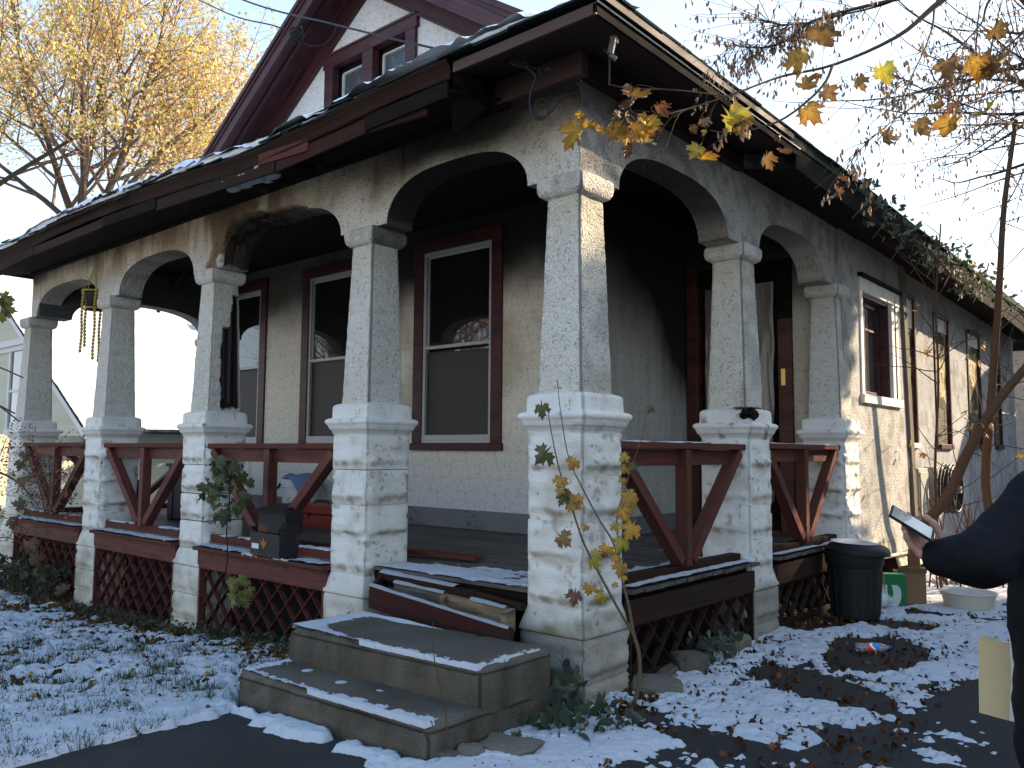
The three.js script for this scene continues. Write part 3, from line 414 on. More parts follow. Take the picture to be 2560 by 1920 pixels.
// ---------------------------------------------------------------- porch floor, railings, skirts
{
  const fl = part(house, 'porch_floor'), r = rng(5), fm = [M.floor, std({ color: col(.085, .075, .066), map: scaled(T_woodC, .5, 2), bumpMap: scaled(T_woodB, .5, 2), bumpScale: .004, roughness: .55 }), std({ color: col(.13, .115, .10), map: scaled(T_woodC, .5, 2), bumpMap: scaled(T_woodB, .5, 2), bumpScale: .004, roughness: .7 })];
  const bw = .083, n = Math.floor(4.86 / bw);
  for (let k = 0; k < n; k++) {
    const z1 = -.07 - k * bw, z0 = z1 - bw + .005, side = (z0 < -.5 && z1 > -2.4) || (z0 < -2.9 && z1 > -4.7), x0 = z1 < -2.92 ? RX : -9.6, x1 = side ? .05 + .02 * (r() - .5) : -.06, dy = .004 * (r() - .5);
    mesh(fl, 'floor_board', slab(x0, .612 + dy, z0, x1, .64 + dy, z1, .003), fm[Math.floor(r() * 3)]);
  }
  mesh(house, 'floor_joist', [slab(-9.6, .50, -.14, -.08, .608, -.10), slab(-.10, .46, -.12, -.04, .606, -4.9), slab(-9.6, .44, -1.4, -.1, .6, -1.45)], M.darkWood);
}
// one bay between two columns: a and b are the ends along the wall, o the outward direction
M.sideLattice = std({ color: col(.055, .026, .020), map: scaled(T_worn, .6, 1.4), roughness: .8 });
function bay(p0, p1, out, yr, skirt, worn, ledge = true) {
  const d = p1.clone().sub(p0), L = d.length(); d.normalize(); const P = (s, y, o) => p0.clone().addScaledVector(d, s).addScaledVector(out, o).setY(y);
  const rail = part(house, 'railing'), m1 = worn ? M.redWorn : M.red, o = -.10, up = V3(0, 1, 0);
  mesh(rail, 'top_rail', beam(P(-.01, yr - .025, o), P(L + .01, yr - .025, o), .05, .145, up, .008), M.redWorn);
  mesh(rail, 'sub_rail', beam(P(.0, yr - .112, o - .02), P(L, yr - .112, o - .02), .12, .04, up), m1);
  mesh(rail, 'centre_post', beam(P(L / 2, .70, o + .015), P(L / 2, yr - .05, o + .015), .10, .085, out, .006), m1);
  for (const s of [-1, 1]) { const a = P(L / 2 + s * .075, .74, o + .01), b = P(L / 2 + s * (L / 2 - .06), yr - .07, o + .01); mesh(rail, 'brace', beam(a, b, .10, .085, out, .006), worn && s > 0 ? M.redWorn : m1); }
  mesh(rail, 'bottom_rail', beam(P(.02, .674, o - .03), P(L - .02, .674, o - .03), .07, .10, up, .006), worn ? M.oldWood : M.redWorn);
  if (ledge) mesh(rail, 'ledge', beam(P(-.02, .59, .0), P(L + .02, .59, .0), .035, .17, up, .006), worn ? M.oldWood : M.redWorn);
  if (!skirt) return;
  const sk = part(house, 'lattice_skirt'), q = -.005, gy = Math.min(groundY(p0.x, p0.z + .1), groundY(p1.x, p1.z + .1)) - .03, top = .395;
  mesh(sk, 'fascia_board', beam(P(.0, .485, .02), P(L, .485, .02), .175, .03, up), worn ? M.oldWood : m1);
  for (const s of [.04, L - .04]) mesh(sk, 'stile', beam(P(s, gy, q), P(s, top, q), .075, .025, out), worn ? M.oldWood : M.red);
  mesh(sk, 'bottom_board', beam(P(.05, gy + .05, q + .005), P(L - .05, gy + .05, q + .005), .09, .022, up), worn ? M.oldWood : M.red);
  mesh(sk, 'shade_backing', beam(P(0, (gy + top) / 2, -.34), P(L, (gy + top) / 2, -.34), top - gy + .3, .02, up, 0), M.room);  // black sheet standing in for the shade under the porch
  const sp = .172, lo = gy + .04, wd = .046, mm = worn ? M.sideLattice : M.red;
  for (const dir of [1, -1]) for (let c = -12; c < 26; c++) {          // strips at 45 degrees, clipped to the panel
    const b = c * sp * Math.SQRT2 + .06; let s0 = b, y0 = lo, s1 = b + (top - lo), y1 = top; if (dir < 0) { s0 = b + (top - lo); s1 = b; }
    const clip = (sa, ya, sb, yb) => { const lim = [.07, L - .07]; const f = (s, y, S, Y) => { if (s < lim[0]) return [lim[0], lerp(y, Y, (lim[0] - s) / (S - s))]; if (s > lim[1]) return [lim[1], lerp(y, Y, (lim[1] - s) / (S - s))]; return [s, y]; }; if (Math.max(sa, sb) < lim[0] || Math.min(sa, sb) > lim[1]) return null; return [f(sa, ya, sb, yb), f(sb, yb, sa, ya)]; };
    const e = clip(s0, y0, s1, y1); if (!e || Math.abs(e[0][1] - e[1][1]) < .03) continue;
    mesh(sk, 'lattice_strip', beam(P(e[0][0], e[0][1], q - (dir > 0 ? .006 : .014)), P(e[1][0], e[1][1], q - (dir > 0 ? .006 : .014)), wd, .0075, out, 0), mm);
  }
}
const OZ = V3(0, 0, 1), OX = V3(1, 0, 0);
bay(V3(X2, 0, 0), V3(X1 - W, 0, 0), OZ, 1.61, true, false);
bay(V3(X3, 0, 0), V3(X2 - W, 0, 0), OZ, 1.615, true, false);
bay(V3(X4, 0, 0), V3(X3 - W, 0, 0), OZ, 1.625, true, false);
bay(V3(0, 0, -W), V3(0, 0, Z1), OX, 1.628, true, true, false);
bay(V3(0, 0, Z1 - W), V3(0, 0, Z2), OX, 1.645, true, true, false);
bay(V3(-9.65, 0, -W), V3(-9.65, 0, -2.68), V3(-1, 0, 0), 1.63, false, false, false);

// ---------------------------------------------------------------- ceiling, eaves and roofs
mesh(house, 'porch_ceiling', grid(20, 8, (u, v) => { const z = lerp(-.40, FZ, v), x = lerp(-9.7, -.40, u); return [x, lerp(4.13, 4.39, v), z, x, z]; }), M.darkWood);
mesh(house, 'porch_ceiling', grid(10, 8, (u, v) => { const z = lerp(-.4, BZ, v), x = lerp(RX, -.40, u); return [x, lerp(4.40, 4.16, step(-1.2, -.4, x)), z - .001, x, z]; }), M.darkWood);
M.shadeBlack = std({ color: col(.010, .007, .006), bumpMap: scaled(T_woodB, .6, 2), bumpScale: .006, roughness: .95 });  // near-black that paints tree shade onto the side eave
const eaveY = x => 4.15 + .025 * (fbm(x * .8, 3, 8, 3) - .5) - .03 * Math.exp(-((x + 3.3) ** 2) / .5) + .045 * Math.sin(x * .9 + 1) * step(-.8, -2, x) + .03 * step(-4, -9.5, x);
{ // front eave: old moulded fascia on the left, newer metal box at the corner
  const n = 60, prof = [[.47, -.235], [.492, -.235], [.492, -.13], [.505, -.125], [.512, -.105], [.500, -.095], [.505, -.05], [.535, -.02], [.545, 0], [.45, .0]];
  const xs = i => lerp(-9.95, -.72, i / n), sec = (p0, p1, name, mat) => mesh(house, name, grid(n, p1 - p0, (u, v, i, j) => { const [z, y] = prof[p0 + j], x = xs(i); return [x, eaveY(x) + y + .018 * (fbm(x * 2.2, 1, j * .4, 4) - .5), z + .022 * (fbm(x * 2, 5, j * .3) - .5), x * .6, y * 3]; }), mat);
  sec(2, 9, 'crown_moulding', M.oldWood);
  const fb = [M.oldWood, std({ color: col(.052, .020, .016), map: scaled(T_worn, .5, 1.2), bumpMap: scaled(T_woodB, .6, 2), bumpScale: .006, roughness: .8 }), M.darkWood]; let fx = -9.95, fr = rng(64), fi = 0;
  while (fx < -.9) { const l = Math.min(-.74 - fx, 1.0 + 1.1 * fr()), x0 = fx + .012 * fr(), x1 = fx + l - .015 * fr(), drop = .012 * (fr() - .3), tl = .02 * (fr() - .5); mesh(house, 'fascia_board', beam(V3(x0, eaveY(x0) - .19 - drop - tl, .482 + .012 * fr()), V3(x1, eaveY(x1) - .19 - drop + tl, .482 + .012 * fr()), .118 - .02 * fr(), .022), fb[fi++ % 3]); fx += l; }
  for (let k = 0; k < 6; k++) { const f0 = k / 6, f1 = (k + 1) / 6, yz = f => [lerp(3.945, 4.06, f), lerp(.47, -.09, f)]; const a = yz(f0), b = yz(f1); mesh(house, 'soffit_board', slab(-9.9, 0, -.5, -.74, .02, -.5 + (a[1] - b[1]) - .006).rotateX(0).translate(0, (a[0] + b[0]) / 2 - .005, b[1] + .5 + .003), M.darkWood); }
  mesh(house, 'wall_plate', slab(-9.7, 4.0, -.09, -.7, 4.09, -.04, .004), M.darkWood);
  // a length of rotten fascia hanging loose beside the metal box
  mesh(house, 'loose_fascia', beam(V3(-2.35, 3.99, .475), V3(-.98, 3.93, .455), .16, .025), M.oldWood);
  mesh(house, 'loose_fascia', beam(V3(-3.0, 3.99, .50), V3(-2.3, 3.95, .50), .10, .02), M.redWorn);
  for (let k = 0; k < 9; k++) { const r = rng(k + 40), x = -3.9 + k * .13; mesh(house, 'broken_soffit_board', beam(V3(x, 3.96 + .02 * r(), .50), V3(x + .35 + .2 * r(), 3.88 + .1 * r(), .30 - .2 * r()), .035 + .03 * r(), .012, V3(0, 1, .3), 0), k % 3 ? M.darkWood : M.oldWood); }
  // metal wrap: fascia lip, soffit, frieze and a slanting end cap
  const ZE = .5, XE = .45; mesh(house, 'peeling_edge', beam(V3(.462, 4.128, .5), V3(.462, 4.122, -2.5), .014, .006), M.whiteTrim);
  mesh(house, 'metal_fascia', [slab(-.70, 4.055, ZE - .02, XE, 4.125, ZE, .003)], M.aluLight);
  mesh(house, 'metal_fascia', [slab(XE - .02, 4.06, ZE, XE, 4.12, -2.5, .003)], M.shadeBlack);  // side length coloured dark so grazing sun does not light it
  const sof = (pts) => { const g = new THREE.BufferGeometry(), p = []; for (const t of [[0, 1, 2], [0, 2, 3]]) for (const k of t) p.push(...pts[k]); g.setAttribute('position', new THREE.Float32BufferAttribute(p, 3)); g.computeVertexNormals(); return boxUV(g); };
  mesh(house, 'metal_soffit', [sof([[-.70, 4.06, ZE - .02], [XE - .02, 4.06, ZE - .02], [-.03, 4.195, -.03], [-.70, 4.195, -.03]])], M.alu);
  mesh(house, 'metal_soffit', [sof([[XE - .02, 4.06, ZE - .02], [XE - .02, 4.06, -2.5], [-.03, 4.195, -2.5], [-.03, 4.195, -.03]])], M.alu);
  mesh(house, 'frieze', [slab(-.80, 4.035, -.09, -.024, 4.20, -.024, .003)], M.aluLight);
  mesh(house, 'frieze', [slab(-.09, 4.035, -.09, -.026, 4.20, -2.45, .003)], M.alu);
  mesh(house, 'box_end', [sof([[-.70, 4.13, ZE], [-.70, 4.05, ZE], [-1.12, 3.86, .08], [-.80, 4.15, .05]]), sof([[-.70, 4.05, ZE], [-.70, 4.05, ZE - .02], [-.80, 3.98, .05], [-1.12, 3.86, .08]])], M.alu);
  // side eave further back
  const eS = z => 4.20 - .012 * Math.max(0, -z - 3) - .004 * Math.pow(Math.max(0, -z - 7), 1.6) + .03 * (fbm(z * .8, 3, 1) - .5) * step(-2, -4, z);
  mesh(house, 'side_fascia', grid(80, 4, (u, v, i, j) => { const z = lerp(-2.45, -15.5, u), y = eS(z) - lerp(.24, 0, v) - .05 * (n3(z * 1.3, 2, 2)) * (1 - v); return [.45 - .02 * (j < 3) + .02 * n3(z * 2, j, 3), y, z, z, y * 3]; }), M.shadeBlack);  // tree shade put into the fascia colour
  mesh(house, 'side_soffit', grid(80, 4, (u, v) => { const z = lerp(-2.45, -15.5, u); return [lerp(.44, -.2, v), lerp(eS(z) - .25, 4.08 - .01 * Math.max(0, -z - 6), v) + .03 * (n3(z * 1.5, v * 3, 9) - .5), z, z, v]; }), M.darkWood);
  // drip edge standing above the corner
  mesh(house, 'drip_edge', [slab(.458, 4.185, .56, .475, 4.215, -2.3, .004)], std({ color: col(.13, .115, .10), roughness: .7 }));
  mesh(house, 'gutter_lip', [slab(.476, 4.14, .54, .488, 4.185, -2.3, .003)], M.alu);
  // shingle edges
  const r = rng(77);
  for (let k = 0; k < 34; k++) for (const c of [0, 1]) { const x0 = -9.97 + k * .306 + c * .15, x1 = Math.min(.46, x0 + .30), y = eaveY((x0 + x1) / 2 < -.7 ? (x0 + x1) / 2 : -.7) + .004 + c * .014 + .006 * r(), z1 = .56 - c * .13 - .03 * r(); const g = slab(x0, 0, z1 - .3, x1, .012, z1, 0); g.translate(0, 0, -z1).rotateX(.25 + .04 * (r() - .5)).rotateZ(.02 * (r() - .5)).translate(0, y, z1); mesh(house, 'shingle', g, M.shingle); }
  for (let k = 0; k < 44; k++) { const z0 = .5 - k * .36, e = eS(z0 - .18); const g = slab(.16, 0, z0 - .35, .47 + .03 * r(), .014, z0, 0); g.translate(-.47, 0, 0).rotateZ(-.5 + .06 * r()).translate(.47, e + .012 + .008 * r(), 0); mesh(house, 'shingle', g, M.shingle); }
  // roof planes
  const quad = (...p) => { const g = new THREE.BufferGeometry(), a = []; for (let k = 1; k + 1 < p.length; k++) for (const q of [p[0], p[k], p[k + 1]]) a.push(...q); g.setAttribute('position', new THREE.Float32BufferAttribute(a, 3)); g.computeVertexNormals(); return boxUV(g); };
  mesh(house, 'porch_roof', [quad([-9.97, 4.165, .54], [.455, 4.165, .54], [-.315, 4.70, -1.5], [-.315, 4.82, -2.05], [-9.97, 4.82, -2.05]), quad([.455, 4.165, .54], [.455, 4.215, -1.5], [-.315, 4.70, -1.5]), quad([-9.97, 4.0, .5], [-9.97, 4.165, .54], [-9.97, 4.82, -2.05], [-9.97, 4.0, -2.05])], M.shingle);
  const RY = 7.66, XC = -4.68, K = .67, roofSide = (s) => { const e = s > 0 ? .46 : -9.82, p = (z, dz) => [[XC, RY + dz, z], [e, RY - K * Math.abs(e - XC) + dz, z]]; const [a, b] = p(-1.5, 0), [c, d] = p(-15.5, 0), [a2, b2] = p(-1.5, -.09), [c2, d2] = p(-15.5, -.09); if (s < 0) return [quad(a, b, d, c), quad(b2, a2, c2, d2), quad(b, b2, d2, d)]; return [quad(b, a, c, d), quad(a2, b2, d2, c2), quad(b2, b, d, d2)]; };
  mesh(house, 'main_roof', [...roofSide(1), ...roofSide(-1)], M.shingle);
  // gable
  const gw = part(house, 'gable'), st = x => 7.20 - .66 * Math.abs(x - XC + .02);
  const gwin = [-5.52, -3.80, 5.60, 6.60];
  mesh(gw, 'gable_wall', grid(120, 40, (u, v) => { const x = lerp(-9.3, -.05, u), y = lerp(4.6, Math.max(4.61, st(x) + .12), v), n = fbm(x * 2, y * 2, 61, 4); return [x, y, -2.0, x, y, ...mulc([.86, .845, .81], .9 + .15 * n)]; }, (i, j) => { const x = lerp(-9.3, -.05, (i + .5) / 120), y = lerp(4.6, Math.max(4.61, st(x) + .12), (j + .5) / 40); return !(x > gwin[0] + .08 && x < gwin[1] - .08 && y > gwin[2] && y < gwin[3] - .10); }), M.stuccoFine);
  for (const s of [-1, 1]) {
    const L = s > 0 ? 4.25 : 5.15, pr = (o, dz0, h, z, name, d, mat = M.rake) => { const a = V3(XC, RY - o - h / 2, z), b = V3(XC + s * L, RY - K * L - o - h / 2, z); mesh(gw, name, beam(a, b, h * .83, d, V3(0, 1, 0), .004), mat); };
    pr(.095, 0, .37, -1.985, 'frieze_board', .03); pr(.095, 0, .06, -1.955, 'bed_moulding', .05); pr(.44, 0, .04, -1.972, 'frieze_bead', .05);
    pr(.0, 0, .07, -1.475, 'rake_crown', .05); pr(.055, 0, .07, -1.49, 'rake_crown', .035); pr(.12, 0, .17, -1.505, 'rake_board', .03); pr(.275, 0, .03, -1.497, 'rake_bead', .04);
    pr(.10, 0, .03, -1.75, 'rake_soffit', .5); pr(.13, 0, .04, -1.72, 'soffit_strip', .05);
  }
  const w = part(gw, 'attic_window');
  const tz = -1.985, ws = [slab(gwin[0], gwin[2], tz - .08, gwin[0] + .17, gwin[3] - .15, tz + .03, .004), slab(gwin[1] - .17, gwin[2], tz - .08, gwin[1], gwin[3] - .15, tz + .03, .004), slab(gwin[0] - .03, gwin[3] - .15, tz - .08, gwin[1] + .03, gwin[3], tz + .035, .004), slab(-4.76, gwin[2], tz - .08, -4.56, gwin[3] - .15, tz + .03, .004), slab(gwin[0] - .02, gwin[3], tz - .02, gwin[1] + .02, gwin[3] + .03, tz + .05, .004)];
  mesh(gw, 'window_casing', ws, M.rake); gw.remove(w);
  for (const [a, b] of [[-5.35, -4.76], [-4.56, -3.97]]) {
    const q = part(gw, 'attic_window');
    mesh(q, 'sash', [slab(a, 5.6, tz - .13, a + .055, 6.45, tz - .09, .003), slab(b - .055, 5.6, tz - .13, b, 6.45, tz - .09, .003), slab(a, 6.38, tz - .13, b, 6.45, tz - .09, .003)], M.darkWood);
    mesh(q, 'sash_edge', [slab(a + .055, 5.6, tz - .12, a + .075, 6.38, tz - .085, .002), slab(a + .055, 6.36, tz - .12, b - .055, 6.38, tz - .085, .002)], M.whiteTrim);
    mesh(q, 'pane', slab(a + .05, 5.6, tz - .112, b - .05, 6.39, tz - .108), new THREE.MeshPhysicalMaterial({ color: col(.9, .93, .95), roughness: .05, transmission: .95, thickness: 0, ior: 1.15 }));
    mesh(q, 'lace_curtain', grid(40, 30, (u, v) => { const x = lerp(a + (a < -5 ? .25 : .12), b - .02, u), y = lerp(5.6, 6.42, v); return [x, y, tz - .20 + .03 * Math.sin(u * 26 + v), u * 3, v * 4]; }), std({ map: tex(256, 256, (u, v) => { const k = pf(u, v, 10, 301, 2) > .5 ? 1 : .5; return [.075 * k, .11 * k, .125 * k]; }), roughness: 1, side: THREE.DoubleSide }));
  }
  mesh(gw, 'attic_room', [slab(-5.6, 5.5, -2.5, -3.7, 6.7, -2.45), slab(-5.65, 5.5, -2.5, -5.6, 6.7, -2.12), slab(-3.7, 5.5, -2.5, -3.65, 6.7, -2.12), slab(-5.6, 6.62, -2.45, -3.7, 6.7, -2.12)], M.room);
}

// ---------------------------------------------------------------- steps and the broken timber landing
const stepTop = { lo: [-1.615, 0.02, 1.05, 1.36, .2], up: [-1.62, 0.03, .40, .96, .41] };
{
  const t = thing('concrete_steps', 'two worn concrete steps with snow on their edges below the corner porch', 'steps');
  const blk = (x0, x1, z0, z1, y0, y1, seed, skew) => {
    const N = 70, Mh = 22, g = [], cx = (x0 + x1) / 2, cz = (z0 + z1) / 2, r = .045;
    const C = (x, y, z) => { const n = fbm(x * 3 + seed, y * 4, z * 3, 5), n2 = fbm(x * 8, y * 2 + seed, z * 8, 4), low = step(.12, .0, y - y0); let q = [.175, .155, .128].map((k, i) => k * (y > y1 - .03 ? 1 : .62 + .75 * fbm((x + z) * 15 + seed, y * 1.6, 3, 4)) * (.40 + 1.0 * n) * (y > y1 - .012 ? .95 : .55 + .75 * n2)); return mixc(q, [.12, .115, .05], .35 * step(.55, .75, n2) * step(y1, y0, y)); };
    // superelliptic plan so that the corners are rounded; rows go up the side and over the top
    const plan = k => { const a = k / N * Math.PI * 2, c = Math.cos(a), s = Math.sin(a), e = 2 / 14; let px = Math.sign(c) * Math.pow(Math.abs(c), e), pz = Math.sign(s) * Math.pow(Math.abs(s), e); return [px * (x1 - x0) / 2, pz * (z1 - z0) / 2]; };
    const per = []; { const hx = (x1 - x0) / 2, hz = (z1 - z0) / 2, rr = .07, pts = []; const arc = (ox, oz, a0) => { for (let i = 0; i <= 5; i++) { const a = a0 + i / 5 * Math.PI / 2; pts.push([ox + rr * Math.cos(a), oz + rr * Math.sin(a)]); } }; const seg = (a, b) => { const n = Math.ceil(Math.hypot(b[0] - a[0], b[1] - a[1]) / .03); for (let i = 1; i < n; i++) pts.push([lerp(a[0], b[0], i / n), lerp(a[1], b[1], i / n)]); };
      arc(hx - rr, hz - rr, 0); seg([hx - rr, hz], [-hx + rr, hz]); arc(-hx + rr, hz - rr, Math.PI / 2); seg([-hx, hz - rr], [-hx, -hz + rr]); arc(-hx + rr, -hz + rr, Math.PI); seg([-hx + rr, -hz], [hx - rr, -hz]); arc(hx - rr, -hz + rr, Math.PI * 1.5); seg([hx, -hz + rr], [hx, hz - rr]); pts.forEach(p => per.push(p)); }
    const prof = []; for (let i = 0; i <= 10; i++) prof.push([0, lerp(y0, y1 - r, i / 10)]); for (let i = 1; i <= 5; i++) { const a = i / 5 * Math.PI / 2; prof.push([r * (1 - Math.cos(a)), y1 - r + r * Math.sin(a)]); } for (let i = 1; i <= 14; i++) prof.push([lerp(r, .0, 0) + i / 14 * 10, y1]);
    { let k0 = 0; per.forEach((q, i) => { if (q[1] < -(z1 - z0) / 2 + .01 && Math.abs(q[0]) < .05) k0 = i; }); per.push(...per.splice(0, k0)); }
    const n = per.length;
    return grid(n, prof.length - 1, (u, v, i, j) => {
      const p = per[i % n]; let [ins, y] = prof[j], x, z; const hx = (x1 - x0) / 2, hz = (z1 - z0) / 2;
      if (ins > 5 || j > 15) { const k = (j - 15) / 14; const bx = p[0] * (1 - r / hx), bz = p[1] * (1 - r / hz); x = bx * (1 - k); z = bz * (1 - k); } else { x = p[0] * (1 - ins / hx); z = p[1] * (1 - ins / hz); }
      x += cx; z += cz + skew * (x - cx); const chip = 1.6 * step(.60, .70, fbm(x * 8, y * 8 + seed, z * 8, 3)) * (j > 8 && j < 16 ? 1 : 0); const d = .012 * (fbm(x * 6, y * 6, z * 6 + seed, 4) - .5);
      const sx = (x - cx) / hx, sz = (z - cz) / hz, top = j > 15 ? 0 : 1; x += d * Math.sign(sx) * top * (Math.abs(sx) > .95) - chip * .012 * Math.sign(sx) * (Math.abs(sx) > .95); z += d * Math.sign(sz) * top * (Math.abs(sz) > .9) - chip * .014 * Math.sign(sz) * (Math.abs(sz) > .9); y += -.006 * chip + .006 * (fbm(x * 5, 1, z * 5 + seed, 3) - .5) * (j > 11 ? 1 : 0);
      return [x, y, z, j < 11 ? (Math.abs(sx) > .97 ? z : x) : x, j < 11 ? y : z, ...C(x, y, z)];
    });
  };
  mesh(t, 'lower_step', blk(-1.62, .03, .5, 1.36, -.25, .2, 3, -.045), M.concrete);
  mesh(t, 'upper_step', blk(-1.63, .03, .36, 1.0, -.25, .41, 7, -.05), M.concrete);
}
{
  const t = thing('timber_landing', 'broken maroon timber frame lying above the concrete steps at the porch edge', 'timber frame');
  const dm = std({ color: col(.060, .020, .018), map: scaled(T_worn, .6, 1.4), bumpMap: scaled(T_woodB, .8, 2), bumpScale: .004, roughness: .75 });
  mesh(t, 'front_board', beam(V3(-1.86, .46, .14), V3(-.30, .385, .32), .165, .035), dm);
  mesh(t, 'side_board', beam(V3(-1.86, .47, .12), V3(-1.93, .55, -.06), .14, .035), dm);
  const sn = (a, b, w) => { const n = 40, d = b.clone().sub(a), q = V3(-d.z, 0, d.x).normalize(); return grid(n, 4, (u, v) => { const P = a.clone().addScaledVector(d, u), o = (v - .5) * w * (.8 + .4 * n3(u * 14, v, 1)), h = Math.sin(v * Math.PI) * (.008 + .016 * fbm(u * d.length() * 9, 1, 2, 3)) - .002; return [P.x + q.x * o, P.y + h, P.z + q.z * o, u, v]; }); };
  tag(mesh(scene, 'timber_snow', [sn(V3(-1.86, .543, .14), V3(-.32, .468, .318), .045), sn(V3(-1.72, .566, .02), V3(-1.15, .556, .058), .05), sn(V3(-.86, .551, .09), V3(-.52, .541, .115), .055), sn(V3(-1.93, .618, -.045), V3(-1.1, .60, -.02), .10)], M.snow), 'lines of snow on the broken timber frame', null, null, 'stuff');
  mesh(t, 'joist', beam(V3(-1.72, .49, .02), V3(-1.13, .48, .06), .15, .035), M.greyWood);
  mesh(t, 'joist', beam(V3(-1.10, .475, .075), V3(-.52, .46, .115), .16, .04), M.pine);
  mesh(t, 'block', beam(V3(-1.12, .475, .04), V3(-1.10, .475, .14), .15, .04), M.pine);
  mesh(t, 'end_block', beam(V3(-.50, .46, .08), V3(-.46, .46, .22), .15, .04), M.pine);
  mesh(t, 'broken_edge', [beam(V3(-1.95, .59, -.03), V3(-.9, .565, .0), .05, .06), beam(V3(-.95, .565, -.01), V3(-.45, .54, .03), .045, .05)], M.oldWood);
}

// ---------------------------------------------------------------- snow
function snowSheet(x0, x1, z0, z1, cell, hf, yf) {
  const nx = Math.round((x1 - x0) / cell), nz = Math.round((z1 - z0) / cell), H = new Float32Array((nx + 1) * (nz + 1));
  for (let j = 0; j <= nz; j++) for (let i = 0; i <= nx; i++) H[j * (nx + 1) + i] = hf(lerp(x0, x1, i / nx), lerp(z0, z1, j / nz));
  const pos = [], uv = [], idx = [], id = new Int32Array(H.length).fill(-1);
  const put = k => { if (id[k] >= 0) return id[k]; const i = k % (nx + 1), j = (k - i) / (nx + 1), x = lerp(x0, x1, i / nx), z = lerp(z0, z1, j / nz); pos.push(x, yf(x, z) + Math.max(H[k], -.02), z); uv.push(x, z); return id[k] = pos.length / 3 - 1; };
  for (let j = 0; j < nz; j++) for (let i = 0; i < nx; i++) { const a = j * (nx + 1) + i, b = a + 1, c = a + nx + 1, d = c + 1; if (H[a] > 0 || H[b] > 0 || H[c] > 0 || H[d] > 0) { const A = put(a), B = put(b), C = put(c), D = put(d); idx.push(A, C, B, B, C, D); } }
  const g = new THREE.BufferGeometry(); g.setAttribute('position', new THREE.Float32BufferAttribute(pos, 3)); g.setAttribute('uv', new THREE.Float32BufferAttribute(uv, 2)); g.setIndex(idx); g.computeVertexNormals(); return g.toNonIndexed();
}
const ell = (x, z, cx, cz, ra, rb, dx, dz) => { const l = Math.hypot(dx, dz), u = ((x - cx) * dx + (z - cz) * dz) / l / ra, v = ((x - cx) * dz - (z - cz) * dx) / l / rb; return u * u + v * v; };
const driveCover = (x, z) => {          // > 0 where snow lies beside the house
  const n = fbm(x * 2.2, 1, z * 2.2, 5) - .5, f = .75 * (fbm(x * 8, 2, z * 8, 4) - .5) + .7 * (fbm(x * 26, 2, z * 26, 3) - .5);
  let c = .13 + 1.0 * n + 1.15 * f;
  const cut = (e, k = 1) => { c -= k * 1.3 * step(1.25, .75, e + 1.1 * n + .5 * f); };
  cut(ell(x, z, .92, -2.60, .62, .40, .30, .95)); cut(ell(x, z, 1.05, -1.30, .62, .27, .9, .42), .8); cut(ell(x, z, .76, -3.86, .34, .26, 1, 0)); cut(ell(x, z, .78, -4.62, .24, .2, 1, 0), .8); cut(ell(x, z, .15, -3.6, .3, .8, 1, 0), .5);
  const zl = x < .9 ? lerp(.16, -.12, (x - .5) / .4) : x < 1.3 ? -.10 : lerp(-.12, -2.5, (x - 1.3) / .42);
  const bare = step(-.10, .12, z - zl + .35 * n + .2 * f) * step(.60, .80, x + .2 * n);
  c = lerp(c, -.42 + 1.5 * n + 1.3 * f, bare);
  if (z > .2 && x < .9) { const e = step(.62, .88, x + .5 * n + (z - .4) * .35) ; c = lerp(.42 + .9 * n + .9 * f, c, e); }
  if (z < -4.9) c += .15;
  return c;
};
